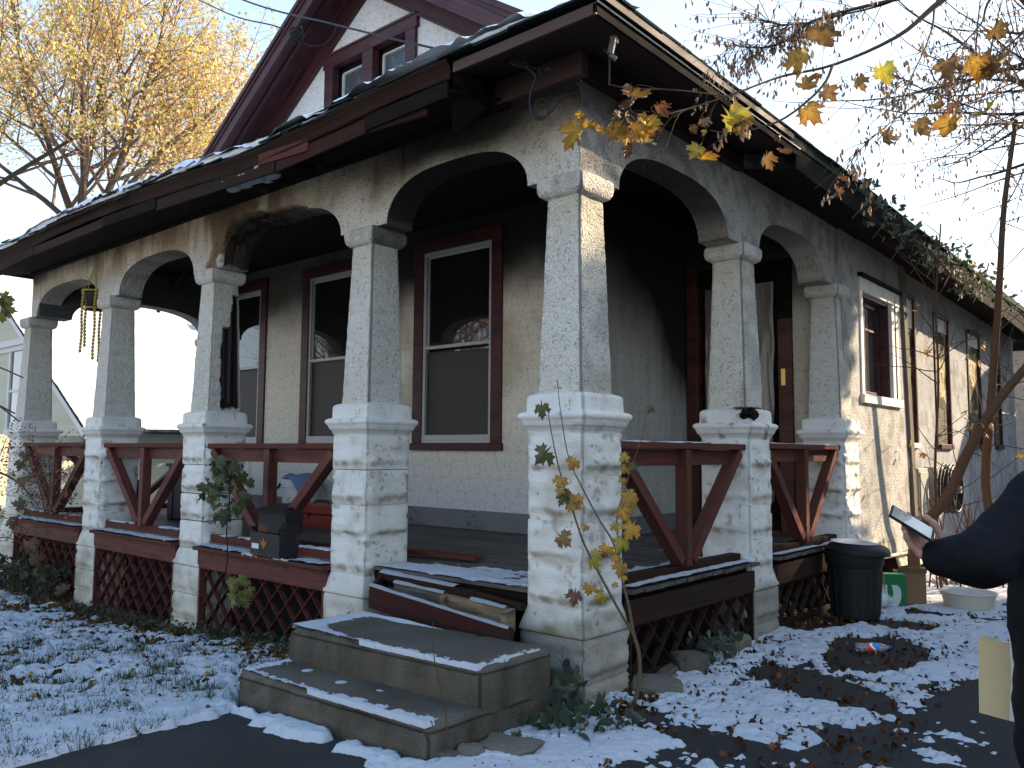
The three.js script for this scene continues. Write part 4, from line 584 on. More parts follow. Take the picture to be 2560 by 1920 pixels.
{
  const bump = (x, z, k = 1) => k * (.022 * fbm(x * 7, 5, z * 7, 4) + .008 * n3(x * 40, 1, z * 40));
  const g1 = snowSheet(.02, 2.6, -4.5, 2.0, .013, (x, z) => { const c = driveCover(x, z); return c <= 0 ? Math.max(-.02, c * .06) : Math.min(1, c * 4) * .022 * (.4 + c) + Math.min(1, c * 5) * bump(x, z, .8); }, (x, z) => groundY(x, z) + .008);
  const g2 = snowSheet(-.05, 5, -16, -4.5, .04, (x, z) => { const c = driveCover(x, z) - .12; return c <= 0 ? Math.max(-.02, c * .06) : Math.min(1, c * 5) * (.012 + bump(x, z)); }, (x, z) => groundY(x, z) + .008);
  const lawnC = (x, z) => { const n = fbm(x * 1.6, 7, z * 1.6, 4) - .5, f = fbm(x * 7, 8, z * 7, 4) - .5, h = n3(x * 26, 3, z * 26) - .5; return .10 + .7 * n + 1.2 * f + .5 * h - .35 * step(.5, .0, z) - .9 * step(.14, .04, z) + .3 * step(-3, -1.9, x) * step(.9, 1.6, z); };
  const g3 = snowSheet(-11, -1.36, .03, 4.2, .024, (x, z) => { const e = -1.50 + .09 * (fbm(z * 1.4, 5, 2) - .5) - .1 * step(1.6, 1.2, z) + .10 * (fbm(z * 6, 1, 9, 3) - .5); if (x > e || (x > -1.68 && z < 1.42)) return -1; const c = lawnC(x, z); return c <= 0 ? Math.max(-.02, c * .06) : Math.min(1, c * 5) * (.008 + .024 * c + 1.7 * bump(x, z)); }, (x, z) => groundY(x, z) + .004);
  const g4 = snowSheet(-1.6, .35, .5, 1.75, .014, (x, z) => { const n = fbm(x * 5, 11, z * 5, 4) - .5, f = fbm(x * 13, 12, z * 13, 3) - .5; const ed = x < .02 ? Math.abs(z - (1.435 - .05 * (x + .8)) ) / .075 : Math.abs(x - .13) / .17; const c = .55 - ed * .55 + 1.6 * n + 1.0 * f - (x < -1.2 || (x > -.62 && x < -.5) ? .4 : 0); return x < .05 && z < 1.38 - .045 * (x + .8) ? -1 : c <= 0 ? Math.max(-.02, c * .06) : Math.min(1, c * 4) * (.014 + 1.5 * bump(x, z)); }, (x, z) => groundY(x, z) + .010);
  tag(mesh(scene, 'ground_snow', [g1, g2, g3, g4], M.snow), 'patchy melting snow over lawn and driveway', null, null, 'stuff');
  // steps
  const st = (T, k) => snowSheet(T[0], T[1], T[2], T[3], .0065, (x, z) => { const zf = T[3] - .048 * (x + .8), n = fbm(x * 6, k, z * 6, 4) - .5, f = fbm(x * 22, k, z * 22, 3) - .5, din = Math.min(zf - z, x - T[0] + .01, k === 2 ? T[1] - x + .0 : 9); if (zf - z < .006 || x < T[0] + .006 || x > T[1] - .012) return -1; const w = k === 2 ? .05 : .045, left = k === 2 ? step(-.9, -1.6, x) * .09 : .02; const c = w + left - din + .10 * n + .10 * f + .05 * (n3(x * 120, 1, z * 120) - .5), back = k === 2 ? .05 - (z - T[2]) + .06 * n - .03 * step(-1.3, -.4, x) * 3 : -1; const lump = k === 1 ? .012 - Math.min(Math.hypot(x + 1.28, z - 1.11), Math.hypot(x + .92, z - 1.13), Math.hypot(x + .62, (z - 1.09) * 1.6)) * .4 : -1; const m = Math.max(c, back, lump); return m <= 0 ? Math.max(-.02, m * .12) : Math.min(1, m * 22) * (.004 + .012 * fbm(x * 12, 3, z * 12, 3)); }, () => T[4] + .001);
  tag(mesh(scene, 'step_snow', [st([-1.60, .0, .95, 1.36, .2], 1), st([-1.61, .01, .42, 1.0, .41], 2)], M.snow), 'thin snow along the edges of the concrete steps', null, null, 'stuff');
  // porch floor and ledges
  const pf1 = snowSheet(-2.05, -.5, -.95, -.065, .012, (x, z) => { const n = fbm(x * 2.5, 4, z * 5, 4) - .5, f = fbm(x * 9, 4, z * 22, 3) - .5; const c = .40 + 1.3 * n + .9 * f - 1.15 * step(-.35, -.95, z + .12 * (x + 1)); return c <= 0 ? Math.max(-.02, c * .06) : Math.min(1, c * 5) * (.006 + .008 * fbm(x * 9, 1, z * 9, 3)); }, () => .642);
  const pf2 = snowSheet(-.75, .045, -2.38, -.50, .012, (x, z) => { const n = fbm(x * 4, 14, z * 3, 4) - .5, f = fbm(x * 12, 14, z * 22, 3) - .5; const c = .40 + 1.3 * n + .8 * f - 1.0 * step(-.25, -.7, x) + .5 * step(-.08, -.02, x) - 1.2 * step(.012, 0, Math.abs(x + .13) - .06); return c <= 0 ? Math.max(-.02, c * .06) : Math.min(1, c * 5) * (.012 + .018 * fbm(x * 9, 1, z * 9, 3)); }, () => .642);
  const pf3 = snowSheet(-.75, .045, -4.65, -2.90, .014, (x, z) => { const n = fbm(x * 4, 15, z * 3, 4) - .5; const c = .38 + 1.2 * n - 1.3 * step(-.03, -.10, x); return c <= 0 ? Math.max(-.02, c * .06) : Math.min(1, c * 5) * .022; }, () => .642);
  const led = (x0, x1) => snowSheet(x0, x1, -.08, .088, .010, (x, z) => { const n = fbm(x * 5, 24, z * 9, 4) - .5, f = fbm(x * 25, 24, z * 25, 3) - .5; const c = .48 + .9 * n + .6 * f - Math.max(0, Math.abs(z - .01) - .068) * 14 - (x > -3.75 && x < -3.0 ? .5 : 0); return c <= 0 ? Math.max(-.02, c * .06) : Math.min(1, c * 5) * (.010 + .016 * fbm(x * 11, 1, z * 11, 3)); }, () => .608);
  const led2 = (x0, x1) => snowSheet(x0, x1, -.18, -.08, .010, (x, z) => { const n = fbm(x * 5, 34, z * 9, 4) - .5; const c = .12 + 1.1 * n - Math.max(0, Math.abs(z + .13) - .034) * 14; return c <= 0 ? Math.max(-.02, c * .06) : Math.min(1, c * 5) * .012; }, () => .710);
  const rl = snowSheet(-.17, -.03, -4.6, -.46, .010, (x, z) => { const n = fbm(x * 5, 44, z * 4, 4) - .5; if (z < Z1 + .02 && z > Z1 - W - .02) return -1; const c = .06 + 1.0 * n - Math.max(0, Math.abs(x + .10) - .06) * 20; return c <= 0 ? Math.max(-.02, c * .06) : Math.min(1, c * 5) * .009; }, (x, z) => z > -2.5 ? 1.629 : 1.646);
  tag(mesh(scene, 'porch_snow', [pf1, pf2, pf3, led(-4.6, -2.58), led(-7, -5.09), led(-9.58, -7.47), led2(-4.5, -2.65), led2(-6.9, -5.15), led2(-9.5, -7.5), rl], M.snow), 'thin snow on the porch floor, ledges and rails', null, null, 'stuff');
  const rs = snowSheet(-9.96, .3, -2.0, .56, .03, (x, z) => { const n = fbm(x * 2.4, 54, z * 2, 4) - .5, f = fbm(x * 12, 54, z * 9, 3) - .5; const c = .55 + 1.1 * n + .6 * f - step(.48, .56, z) * (.15 + .5 * fbm(x * 2.2, 2, 3, 3)) + .2 * step(-6, -8, x) - .9 * step(-1.4, -.5, x) * step(-.7, -1.0, -Math.abs(x + .9)); return c <= 0 ? Math.max(-.02, c * .06) : Math.min(1, c * 3) * (.035 + .035 * fbm(x * 5, 1, z * 5, 3)) * step(.3, -.1, x) ; }, (x, z) => 4.19 + (.54 - z) * .258 + (x < -.7 ? eaveY(x) - 4.15 : .0));
  const lip = grid(520, 9, (u, v, i, j) => { const x = lerp(-9.97, .42, u), e = (x < -.7 ? eaveY(x) : 4.145) + .03, gap = step(-.55, -.75, x) * step(-2.4, -1.9, x); const h = Math.max(0, (.048 + .04 * step(-2.5, -4, x) - .05 * gap) * (.25 + 1.5 * fbm(x * 2.3, 3, 1, 4)) + .018 * (fbm(x * 16, 1, 4, 3) - .5) - .012); const P = [[.535, -.03], [.545, 0], [.548, .35], [.538, .7], [.515, .93], [.48, 1], [.43, 1.05], [.36, 1.1], [.2, 1.15], [.0, 1.2]][j]; return [x, e + (.54 - P[0]) * .25 * (P[0] < .5 ? 1 : 0) + h * P[1], P[0] - .02 * n3(x * 3, 1, 2) - .012 * n3(x * 14, j * .5, 2), x, P[0] + P[1] * .1]; });
  tag(mesh(scene, 'roof_snow', [rs, lip], std({ color: col(.80, .83, .88), bumpMap: scaled(T_snowB, 2.2), bumpScale: .008, roughness: .7 })), 'thin snow lying along the edge of the porch roof', null, null, 'stuff');  // brighter copy of the snow colour, for the open sky it faces
  const r = rng(9), lumps = []; for (let k = 0; k < 16; k++) { const x = -3.75 + .85 * r(), g = new THREE.IcosahedronGeometry(.03 + .035 * r(), 2), p = g.attributes.position; for (let i = 0; i < p.count; i++) { const s = .7 + .6 * n3(p.getX(i) * 30 + k, p.getY(i) * 30, p.getZ(i) * 30); p.setXYZ(i, p.getX(i) * s * 1.8, p.getY(i) * s * .6, p.getZ(i) * s); } g.computeVertexNormals(); g.translate(x, 3.955 - .05 * r(), .47 - .2 * r()); lumps.push(g); }
  tag(mesh(scene, 'eave_snow', lumps, M.snow), 'snow caught in the broken soffit of the front eave', null, null, 'stuff');
}
// ---------------------------------------------------------------- grass and leaf litter
{
  const r = rng(31), blade = new THREE.BufferGeometry(); blade.setAttribute('position', new THREE.Float32BufferAttribute([-.0022, 0, 0, .0022, 0, 0, .0016, .6, .12, -.0022, 0, 0, .0016, .6, .12, -.0016, .6, .12, -.0016, .6, .12, .0016, .6, .12, 0, 1, .42], 3)); blade.computeVertexNormals();
  const N = 27000, im = new THREE.InstancedMesh(blade, M.leafAny, N), m = new THREE.Matrix4(), q = new THREE.Quaternion(), c = new THREE.Color();
  for (let i = 0; i < N; i++) {
    let x, z; do { x = -1.5 - 8 * Math.pow(r(), 1.4); z = .06 + 3.4 * r(); } while (n3(x * 2.1, 4, z * 2.1) * .7 + n3(x * 7, 6, z * 7) * .5 < .45 + .35 * r());
    const h = .035 + .06 * r(); q.setFromEuler(new THREE.Euler((r() - .5) * 1.1, r() * 6.3, (r() - .5) * 1.1)); m.compose(V3(x, groundY(x, z), z), q, V3(1.4, h, h)); im.setMatrixAt(i, m);
    const k = r(); im.setColorAt(i, c.setRGB(.035 + .05 * k, .055 + .05 * k, .025 + .015 * k));
  }
  im.name = numbered('grass'); tag(im, 'short dark green lawn grass poking through the snow', null, null, 'stuff'); scene.add(im);
}
const MAPLE = [[0, -.44], [.05, -.10], [.10, -.16], [.20, -.27], [.27, -.20], [.40, -.22], [.35, -.08], [.40, .00], [.57, .08], [.44, .14], [.45, .28], [.30, .23], [.19, .17], [.22, .33], [.27, .44], [.15, .42], [.07, .54], [0, .70]];
// a maple leaf with folds, drooping lobes and browned tips
function bentLeaf(seed, s = 1, curl = 1, brown = .55) {
  const r = rng(seed), pts = [...MAPLE]; for (let i = MAPLE.length - 2; i > 0; i--) pts.push([-MAPLE[i][0], MAPLE[i][1]]);
  const n = pts.length, P = [], C = [], idx = [], fold = (.25 + .5 * r()) * curl, droop = (.3 + .9 * r()) * curl, twist = (r() - .5) * 1.2 * curl, asym = (r() - .5) * .8 * curl, wob = .16 * curl;
  for (const k of [0, .45, 1]) for (const [px, py] of k ? pts : [[0, 0]]) {
    const j = 1 + .16 * (n3(px * 9 + seed, py * 9, 2) - .5), x = px * k * j, y = (py * k) * j, a = fold + asym * Math.sign(x);
    let X = x * Math.cos(a * Math.abs(x) * 1.6), Z = -Math.abs(x) * Math.sin(a) + wob * (n3(x * 6 + seed, y * 6, 1) - .5) + .12 * curl * k * (r() - .5); let Y = y; const t = twist * y; const X2 = X * Math.cos(t) - Z * Math.sin(t), Z2 = X * Math.sin(t) + Z * Math.cos(t); const d = droop * (y + .44); Y = y * Math.cos(d * .5); const Z3 = Z2 - .5 * droop * (y + .44) * (y + .44);
    P.push(X2 * s, Y * s, Z3 * s); const e = clamp(brown * (1.5 * k * k * n3(px * 5 + seed, py * 5, 7) + .5 * step(.6, .8, n3(x * 9, y * 9, seed)))); C.push(lerp(1, .42, e), lerp(1, .28, e), lerp(1, .3, e));
  }
  for (let i = 0; i < n; i++) { const a = 1 + i, b = 1 + (i + 1) % n; idx.push(0, a, b, a, a + n, b, b, a + n, b + n); }
  const g = new THREE.BufferGeometry(); g.setAttribute('position', new THREE.Float32BufferAttribute(P, 3)); g.setAttribute('color', new THREE.Float32BufferAttribute(C, 3)); g.setIndex(idx); g.computeVertexNormals(); return g;
}
{
  const r = rng(71), kinds = [0, 1, 2, 3, 4, 5].map(k => bentLeaf(500 + k, .055, 1.9)), per = 700, m = new THREE.Matrix4(), q = new THREE.Quaternion(), c = new THREE.Color();
  const g = thing('fallen_leaves', 'brown and golden dead leaves scattered on snow, lawn and driveway', null); g.userData.kind = 'stuff'; delete g.userData.category;
  for (const k of kinds) {
    const im = new THREE.InstancedMesh(k, M.leafAny, per); im.name = 'leaf_scatter'; im.userData.kind = 'stuff';
    for (let i = 0; i < per; i++) {
      const t = r(); let x, z;
      if (t < .46) { x = -1.55 - 7.5 * Math.pow(r(), 1.2); z = .05 + (r() < .55 ? .7 * r() : 3.2 * r()); }
      else if (t < .56) { x = -.05 + .75 * r(); z = .1 + 1.2 * r(); }
      else { const u = r(); x = .05 + 1.7 * Math.pow(r(), 1.3); z = u < .75 ? .3 - 4.4 * r() : -4 - 6 * r(); if (r() < .25) x = .08 + .2 * r(); }
      const lawn = x < -1, y = groundY(x, z) + (lawn ? .044 : .030) + .012 * r(), s = (lawn ? .55 : .35) + .95 * Math.pow(r(), 1.6) * (lawn ? 1.5 : .85);
      q.setFromEuler(new THREE.Euler(-Math.PI / 2 + (r() - .5) * .9, (r() - .5) * .9, r() * 6.3, 'XYZ')); m.compose(V3(x, y, z), q, V3(s, s, s)); im.setMatrixAt(i, m);
      const h = r(), d = .4 + .8 * r(); h < (lawn ? .5 : .72) ? c.setRGB(.095 * d, .042 * d, .024 * d) : h < .93 ? c.setRGB(.22 * d, .10 * d, .035 * d) : c.setRGB(.42 * d, .25 * d, .04 * d); im.setColorAt(i, c);
    }
    g.add(im);
  }
}
// larger single leaves on the ground
[[-3.1, 1.55, 'rust-brown fallen maple leaf on the snowy lawn nearest the walk corner', 1], [-2.25, 2.15, 'orange-brown fallen leaf at the lower lawn edge by the walk', 0], [-2.45, 2.4, 'dark curled brown leaf at the bottom corner of the lawn', 2], [-1.82, 1.93, 'golden fallen maple leaf lying on the dark walk edge', 3], [-2.05, 1.62, 'orange fallen leaf on the snow beside the walk', 0], [-3.9, .95, 'yellow fallen leaf in the middle of the snowy lawn', 3]].forEach(([x, z, l, k], i) => {
  const o = mesh(scene, 'fallen_leaf', bentLeaf(900 + i * 3, .12, 1.3), std({ color: [col(.30, .13, .035), col(.16, .06, .025), col(.10, .042, .02), col(.42, .27, .04)][k], vertexColors: true, roughness: .8, side: THREE.DoubleSide })); o.position.set(x, groundY(x, z) + .045, z); o.rotation.set(-1.35, .2 * (i % 3) - .2, i * 1.7); tag(o, l, 'leaf');
});

// ---------------------------------------------------------------- things on and around the porch
{ // dustbin
  const t = thing('dustbin', 'black ribbed plastic dustbin with a lid standing beside the side porch', 'dustbin'); t.position.set(.34, 0, -3.93);
  const pts = [[.0, .01], [.205, .01], [.212, .03], [.225, .20], [.242, .48], [.246, .50], [.262, .52], [.265, .58], [.272, .60], [.272, .635], [.262, .64]].map(([x, y]) => new THREE.Vector2(x, y));
  const b = new THREE.LatheGeometry(pts, 56), p = b.attributes.position; mesh(t, 'body', b, M.black);
  for (let k = 0; k < 18; k++) { const a = k / 18 * Math.PI * 2; mesh(t, 'rib', beam(V3(Math.cos(a) * .214, .05, Math.sin(a) * .214), V3(Math.cos(a) * .241, .47, Math.sin(a) * .241), .03, .012, V3(-Math.sin(a), 0, Math.cos(a)), .004), M.black); }
  const lid = new THREE.LatheGeometry([[.0, .715], [.20, .708], [.235, .70], [.262, .685], [.278, .66], [.285, .632], [.285, .622], [.27, .622]].map(([x, y]) => new THREE.Vector2(x, y)), 56); lid.rotateZ(-.06); const l = mesh(t, 'lid', lid, M.black);
  mesh(l, 'lid_rim', new THREE.TorusGeometry(.272, .009, 8, 56).rotateX(Math.PI / 2).rotateZ(-.06).translate(0, .648, 0), M.black);
  const sn = mesh(scene, 'dustbin_snow', grid(30, 6, (u, v) => { const a = u * Math.PI * 2, r = v * (.205 + .02 * n3(Math.cos(a) * 3, Math.sin(a) * 3, 1)); const x = Math.cos(a) * r; return [x + .34, .722 - .06 * x + .006 - .012 * v * v * v + .004 * n3(x * 20, 1, a), Math.sin(a) * r - 3.93, x, r]; }), M.snow); tag(sn, 'thin round layer of snow on the dustbin lid', null, null, 'stuff');
}
{ // bottle
  const t = thing('plastic_bottle', 'clear plastic drink bottle with blue cap lying on the driveway', 'bottle'); t.position.set(.90, .045, -2.62); t.rotation.set(0, .62, -Math.PI / 2 + .02, 'YXZ');
  const L = a => new THREE.LatheGeometry(a.map(([x, y]) => new THREE.Vector2(x, y)), 32), pl = new THREE.MeshPhysicalMaterial({ color: col(.85, .9, .92), roughness: .1, transmission: .85, thickness: 0 });
  mesh(t, 'body', L([[0, -.13], [.026, -.13], [.034, -.12], [.034, -.07], [.031, -.065], [.034, -.06], [.034, .05], [.028, .08], [.014, .105], [.013, .125]]), pl); mesh(t, 'cap', L([[.0155, .118], [.0155, .14], [.012, .142], [0, .142]]), std({ color: col(.02, .05, .35), roughness: .4 }));
  mesh(t, 'paper_label', L([[.0348, -.05], [.0348, .04]]), std({ map: tex(256, 64, (u, v) => { const w = .5 + .2 * Math.sin(u * 12.6); return v > w + .12 ? [.05, .25, .65] : v > w - .1 ? [.85, .85, .85] : [.75, .08, .04]; }), roughness: .5 }));
}
{ // detergent carton and cardboard
  const cv = document.createElement('canvas'); cv.width = 256; cv.height = 256; const c = cv.getContext('2d'); c.fillStyle = '#c4ccc6'; c.fillRect(0, 0, 256, 256); c.fillStyle = '#0a6a3a'; c.fillRect(0, 0, 256, 78); c.beginPath(); c.ellipse(60, 120, 34, 60, -.2, 0, 7); c.fill(); c.fillRect(150, 60, 106, 196); c.fillStyle = '#c4ccc6'; c.beginPath(); c.ellipse(120, 170, 70, 95, .5, 0, 7); c.fill(); c.fillStyle = '#0a6a3a'; c.beginPath(); c.ellipse(70, 130, 26, 44, -.3, 0, 7); c.fill();
  const tx = new THREE.CanvasTexture(cv); tx.colorSpace = THREE.SRGBColorSpace;
  const t = thing('detergent_carton', 'green and white carton standing behind the dustbin', 'carton'); t.position.set(.44, 0, -4.80); t.rotation.y = .55;
  const g = new THREE.BoxGeometry(.20, .33, .10); g.translate(0, .165, 0); mesh(t, 'carton_body', g, std({ map: tx, roughness: .45 })); mesh(t, 'top_flap', slab(-.10, .33, -.05, .10, .34, .052, .003), std({ color: col(.02, .24, .10), roughness: .5 }));
  const b = thing('cardboard_box', 'weathered brown cardboard box beside the green and white carton', 'box'); b.position.set(.50, 0, -5.12); b.rotation.y = .5; b.scale.set(.58, .85, .45); const cm = std({ color: col(.22, .14, .075), roughness: .9 });
  mesh(b, 'box_wall', [slab(-.24, 0, -.2, .24, .40, -.19), slab(-.24, 0, .19, .24, .40, .2), slab(-.24, 0, -.19, -.23, .40, .19), slab(.23, 0, -.19, .24, .40, .19), slab(-.23, .005, -.19, .23, .02, .19)], cm); mesh(b, 'flap', beam(V3(-.24, .43, .27), V3(.24, .42, .29), .01, .15, V3(0, 1, -.5), 0), cm);
  const w = thing('plastic_jug', 'translucent white jug lying between dustbin and carton', 'jug'); w.position.set(.28, .09, -4.62); const jm = std({ color: col(.62, .66, .68), roughness: .4 }); mesh(w, 'body', new THREE.CapsuleGeometry(.085, .14, 8, 20).rotateZ(Math.PI / 2), jm); mesh(w, 'neck', new THREE.CylinderGeometry(.025, .03, .06, 16).rotateZ(Math.PI / 2).translate(.17, 0, 0), jm); mesh(w, 'handle', new THREE.TorusGeometry(.045, .012, 8, 20).translate(.06, .085, 0), jm);
}
{ // tub
  const t = thing('plastic_tub', 'round cream plastic tub holding snow on the driveway', 'tub'); t.position.set(1.03, 0.005, -5.2); const L = a => new THREE.LatheGeometry(a.map(([x, y]) => new THREE.Vector2(x, y)), 48), m = std({ color: col(.50, .47, .38), roughness: .5 });
  mesh(t, 'basin', L([[0, .012], [.19, .012], [.20, .0], [.215, .01], [.245, .15], [.262, .165], [.262, .172], [.245, .170], [.238, .15], [.19, .02]]), m); mesh(t, 'rim', new THREE.TorusGeometry(.256, .008, 8, 48).rotateX(Math.PI / 2).translate(0, .168, 0), m);
  const s = mesh(scene, 'tub_snow', grid(30, 6, (u, v) => { const a = u * 6.2832, r = v * .238; return [1.03 + Math.cos(a) * r, .15 + .012 * fbm(Math.cos(a) * r * 9, 1, Math.sin(a) * r * 9), -5.2 + Math.sin(a) * r, a, r]; }), M.snow); tag(s, 'white snow filling the cream plastic tub', null, null, 'stuff');
}
{ // stacked metal boxes on the ledge
  const rust = std({ map: tex(256, 256, (u, v) => { const a = pf(u, v, 6, 401, 5), k = step(.60, .70, a); return mixc([.025, .026, .030], [.10, .04, .018], k); }), roughness: .55, metalness: .3 });
  const t = thing('metal_lower_box', 'dark metal box with a gold eagle emblem on the porch ledge', 'metal box'); t.position.set(-3.37, .62, .0); t.rotation.y = -.06;
  mesh(t, 'box_wall', [slab(-.25, 0, .075, .25, .20, .09), slab(-.25, 0, -.11, .25, .20, -.10), slab(-.25, 0, -.10, -.24, .22, .075), slab(.24, 0, -.10, .25, .27, .075), slab(-.24, 0, -.1, .24, .01, .075)], rust);
  mesh(t, 'flap', [beam(V3(-.25, .215, -.10), V3(-.25, .215, .08), .01, .08, V3(.6, 1, 0), 0), beam(V3(.25, .27, .09), V3(.25, .20, -.1), .10, .008, V3(.3, 1, 0), 0)], rust);
  const sh = new THREE.Shape([[0, -.055], [.012, -.03], [.03, -.012], [.06, .02], [.055, .035], [.03, .015], [.014, .02], [.010, .045], [0, .055], [-.010, .045], [-.014, .02], [-.03, .015], [-.055, .035], [-.06, .02], [-.03, -.012], [-.012, -.03]].map(([x, y]) => new THREE.Vector2(x, y)));
  mesh(t, 'eagle_emblem', new THREE.ExtrudeGeometry(sh, { depth: .004, bevelEnabled: false }).translate(-.01, .105, .0905), std({ color: col(.30, .17, .03), roughness: .5, metalness: .6 }));
  mesh(t, 'torn_sticker', slab(-.22, .055, .0905, -.10, .10, .092), std({ color: col(.7, .72, .75), roughness: .6 }));
  const u = thing('metal_upper_box', 'open dark metal box stacked on the box with the eagle emblem', 'metal box'); u.position.set(-3.33, .825, -.02); u.rotation.y = .05;
  mesh(u, 'box_wall', [slab(-.19, 0, .07, .20, .20, .08), slab(-.19, 0, -.11, .20, .20, -.10), slab(-.19, 0, -.10, -.18, .20, .07), slab(.19, 0, -.10, .20, .20, .07)], rust); mesh(u, 'lid', beam(V3(-.26, .205, .0), V3(.19, .225, -.02), .012, .24, V3(0, 1, .22), 0), rust);
}
{ // bucket, towel, toolbox, plank
  const b = thing('plastic_bucket', 'white plastic bucket with a lid and faint print on the porch floor', 'bucket'); b.position.set(-6.66, .645, -2.55); const L = a => new THREE.LatheGeometry(a.map(([x, y]) => new THREE.Vector2(x, y)), 40), m = std({ color: col(.62, .65, .68), roughness: .45 });
  mesh(b, 'body', L([[0, .005], [.20, .005], [.21, .02], [.245, .40], [.252, .405], [.252, .425], [.25, .43], [.25, .46]]), m); mesh(b, 'lid', L([[.262, .44], [.264, .50], [.255, .51], [0, .505]]), m); mesh(b, 'rim', new THREE.TorusGeometry(.255, .008, 8, 40).rotateX(Math.PI / 2).translate(0, .41, 0), m);
  const cv = document.createElement('canvas'); cv.width = 256; cv.height = 128; const c = cv.getContext('2d'); c.fillStyle = '#c9ced2'; c.fillRect(0, 0, 256, 128); c.strokeStyle = '#2d8a94'; c.lineWidth = 12; c.beginPath(); c.moveTo(92, 26); c.bezierCurveTo(30, 20, 30, 66, 66, 66); c.bezierCurveTo(104, 70, 90, 112, 40, 104); c.stroke(); c.fillStyle = '#b3b9bd'; for (let k = 0; k < 5; k++) c.fillRect(102 + k * 24, 58 + (k % 2) * 4, 13, 26);
  const tx = new THREE.CanvasTexture(cv); tx.colorSpace = THREE.SRGBColorSpace; mesh(b, 'bucket_print', new THREE.CylinderGeometry(.2345, .2225, .12, 20, 1, true, .05, 1.1).translate(0, .22, 0), std({ map: tx, roughness: .5 }));
  const tw = mesh(scene, 'blue_towel', grid(40, 40, (u, v) => { const x = (u - .5) * .62, z = (v - .5) * .5, r = Math.hypot(x, z), d = Math.max(0, r - .24); return [-6.62 + x * (1 - .25 * d), 1.162 + .09 * fbm(x * 9, 3, z * 9, 4) * step(.32, .15, r) - d * 1.4 + .012, -2.55 + z * (1 - .25 * d), u * 2, v * 2]; }), std({ map: tex(128, 128, (u, v) => (Math.floor(u * 24) + Math.floor(v * 24)) % 2 ? [.14, .20, .33] : [.19, .26, .40]), roughness: 1, side: THREE.DoubleSide })); tag(tw, 'crumpled blue towel lying over the white bucket lid', 'towel');
  const tb = thing('toolbox', 'red metal toolbox on the porch floor behind the railing', 'toolbox'); tb.position.set(-5.25, .64, -1.85); const rm = std({ color: col(.20, .022, .018), roughness: .4 });
  mesh(tb, 'case', slab(-.40, .0, -.16, .52, .15, .16, .008), rm); mesh(tb, 'lid', slab(-.41, .155, -.165, .53, .27, .165, .015), rm); mesh(tb, 'drawer', slab(-.36, .03, .155, .48, .13, .17, .004), rm); mesh(tb, 'latch', slab(.0, .12, .165, .05, .18, .178, .003), M.black); mesh(tb, 'carry_handle', tube([V3(-.1, .27, 0), V3(-.08, .30, 0), V3(.18, .30, 0), V3(.2, .27, 0)], .01), M.black);
  tag(mesh(scene, 'loose_plank', beam(V3(-2.75, .685, -.65), V3(-1.62, .675, -.80), .035, .14), M.redWorn), 'loose maroon plank lying on the porch floor', 'plank');
  tag(mesh(scene, 'loose_board', beam(V3(-4.4, .67, -.45), V3(-2.7, .665, -.55), .05, .10), M.redWorn), 'snowy maroon board on the porch floor behind the metal boxes', 'board');
}
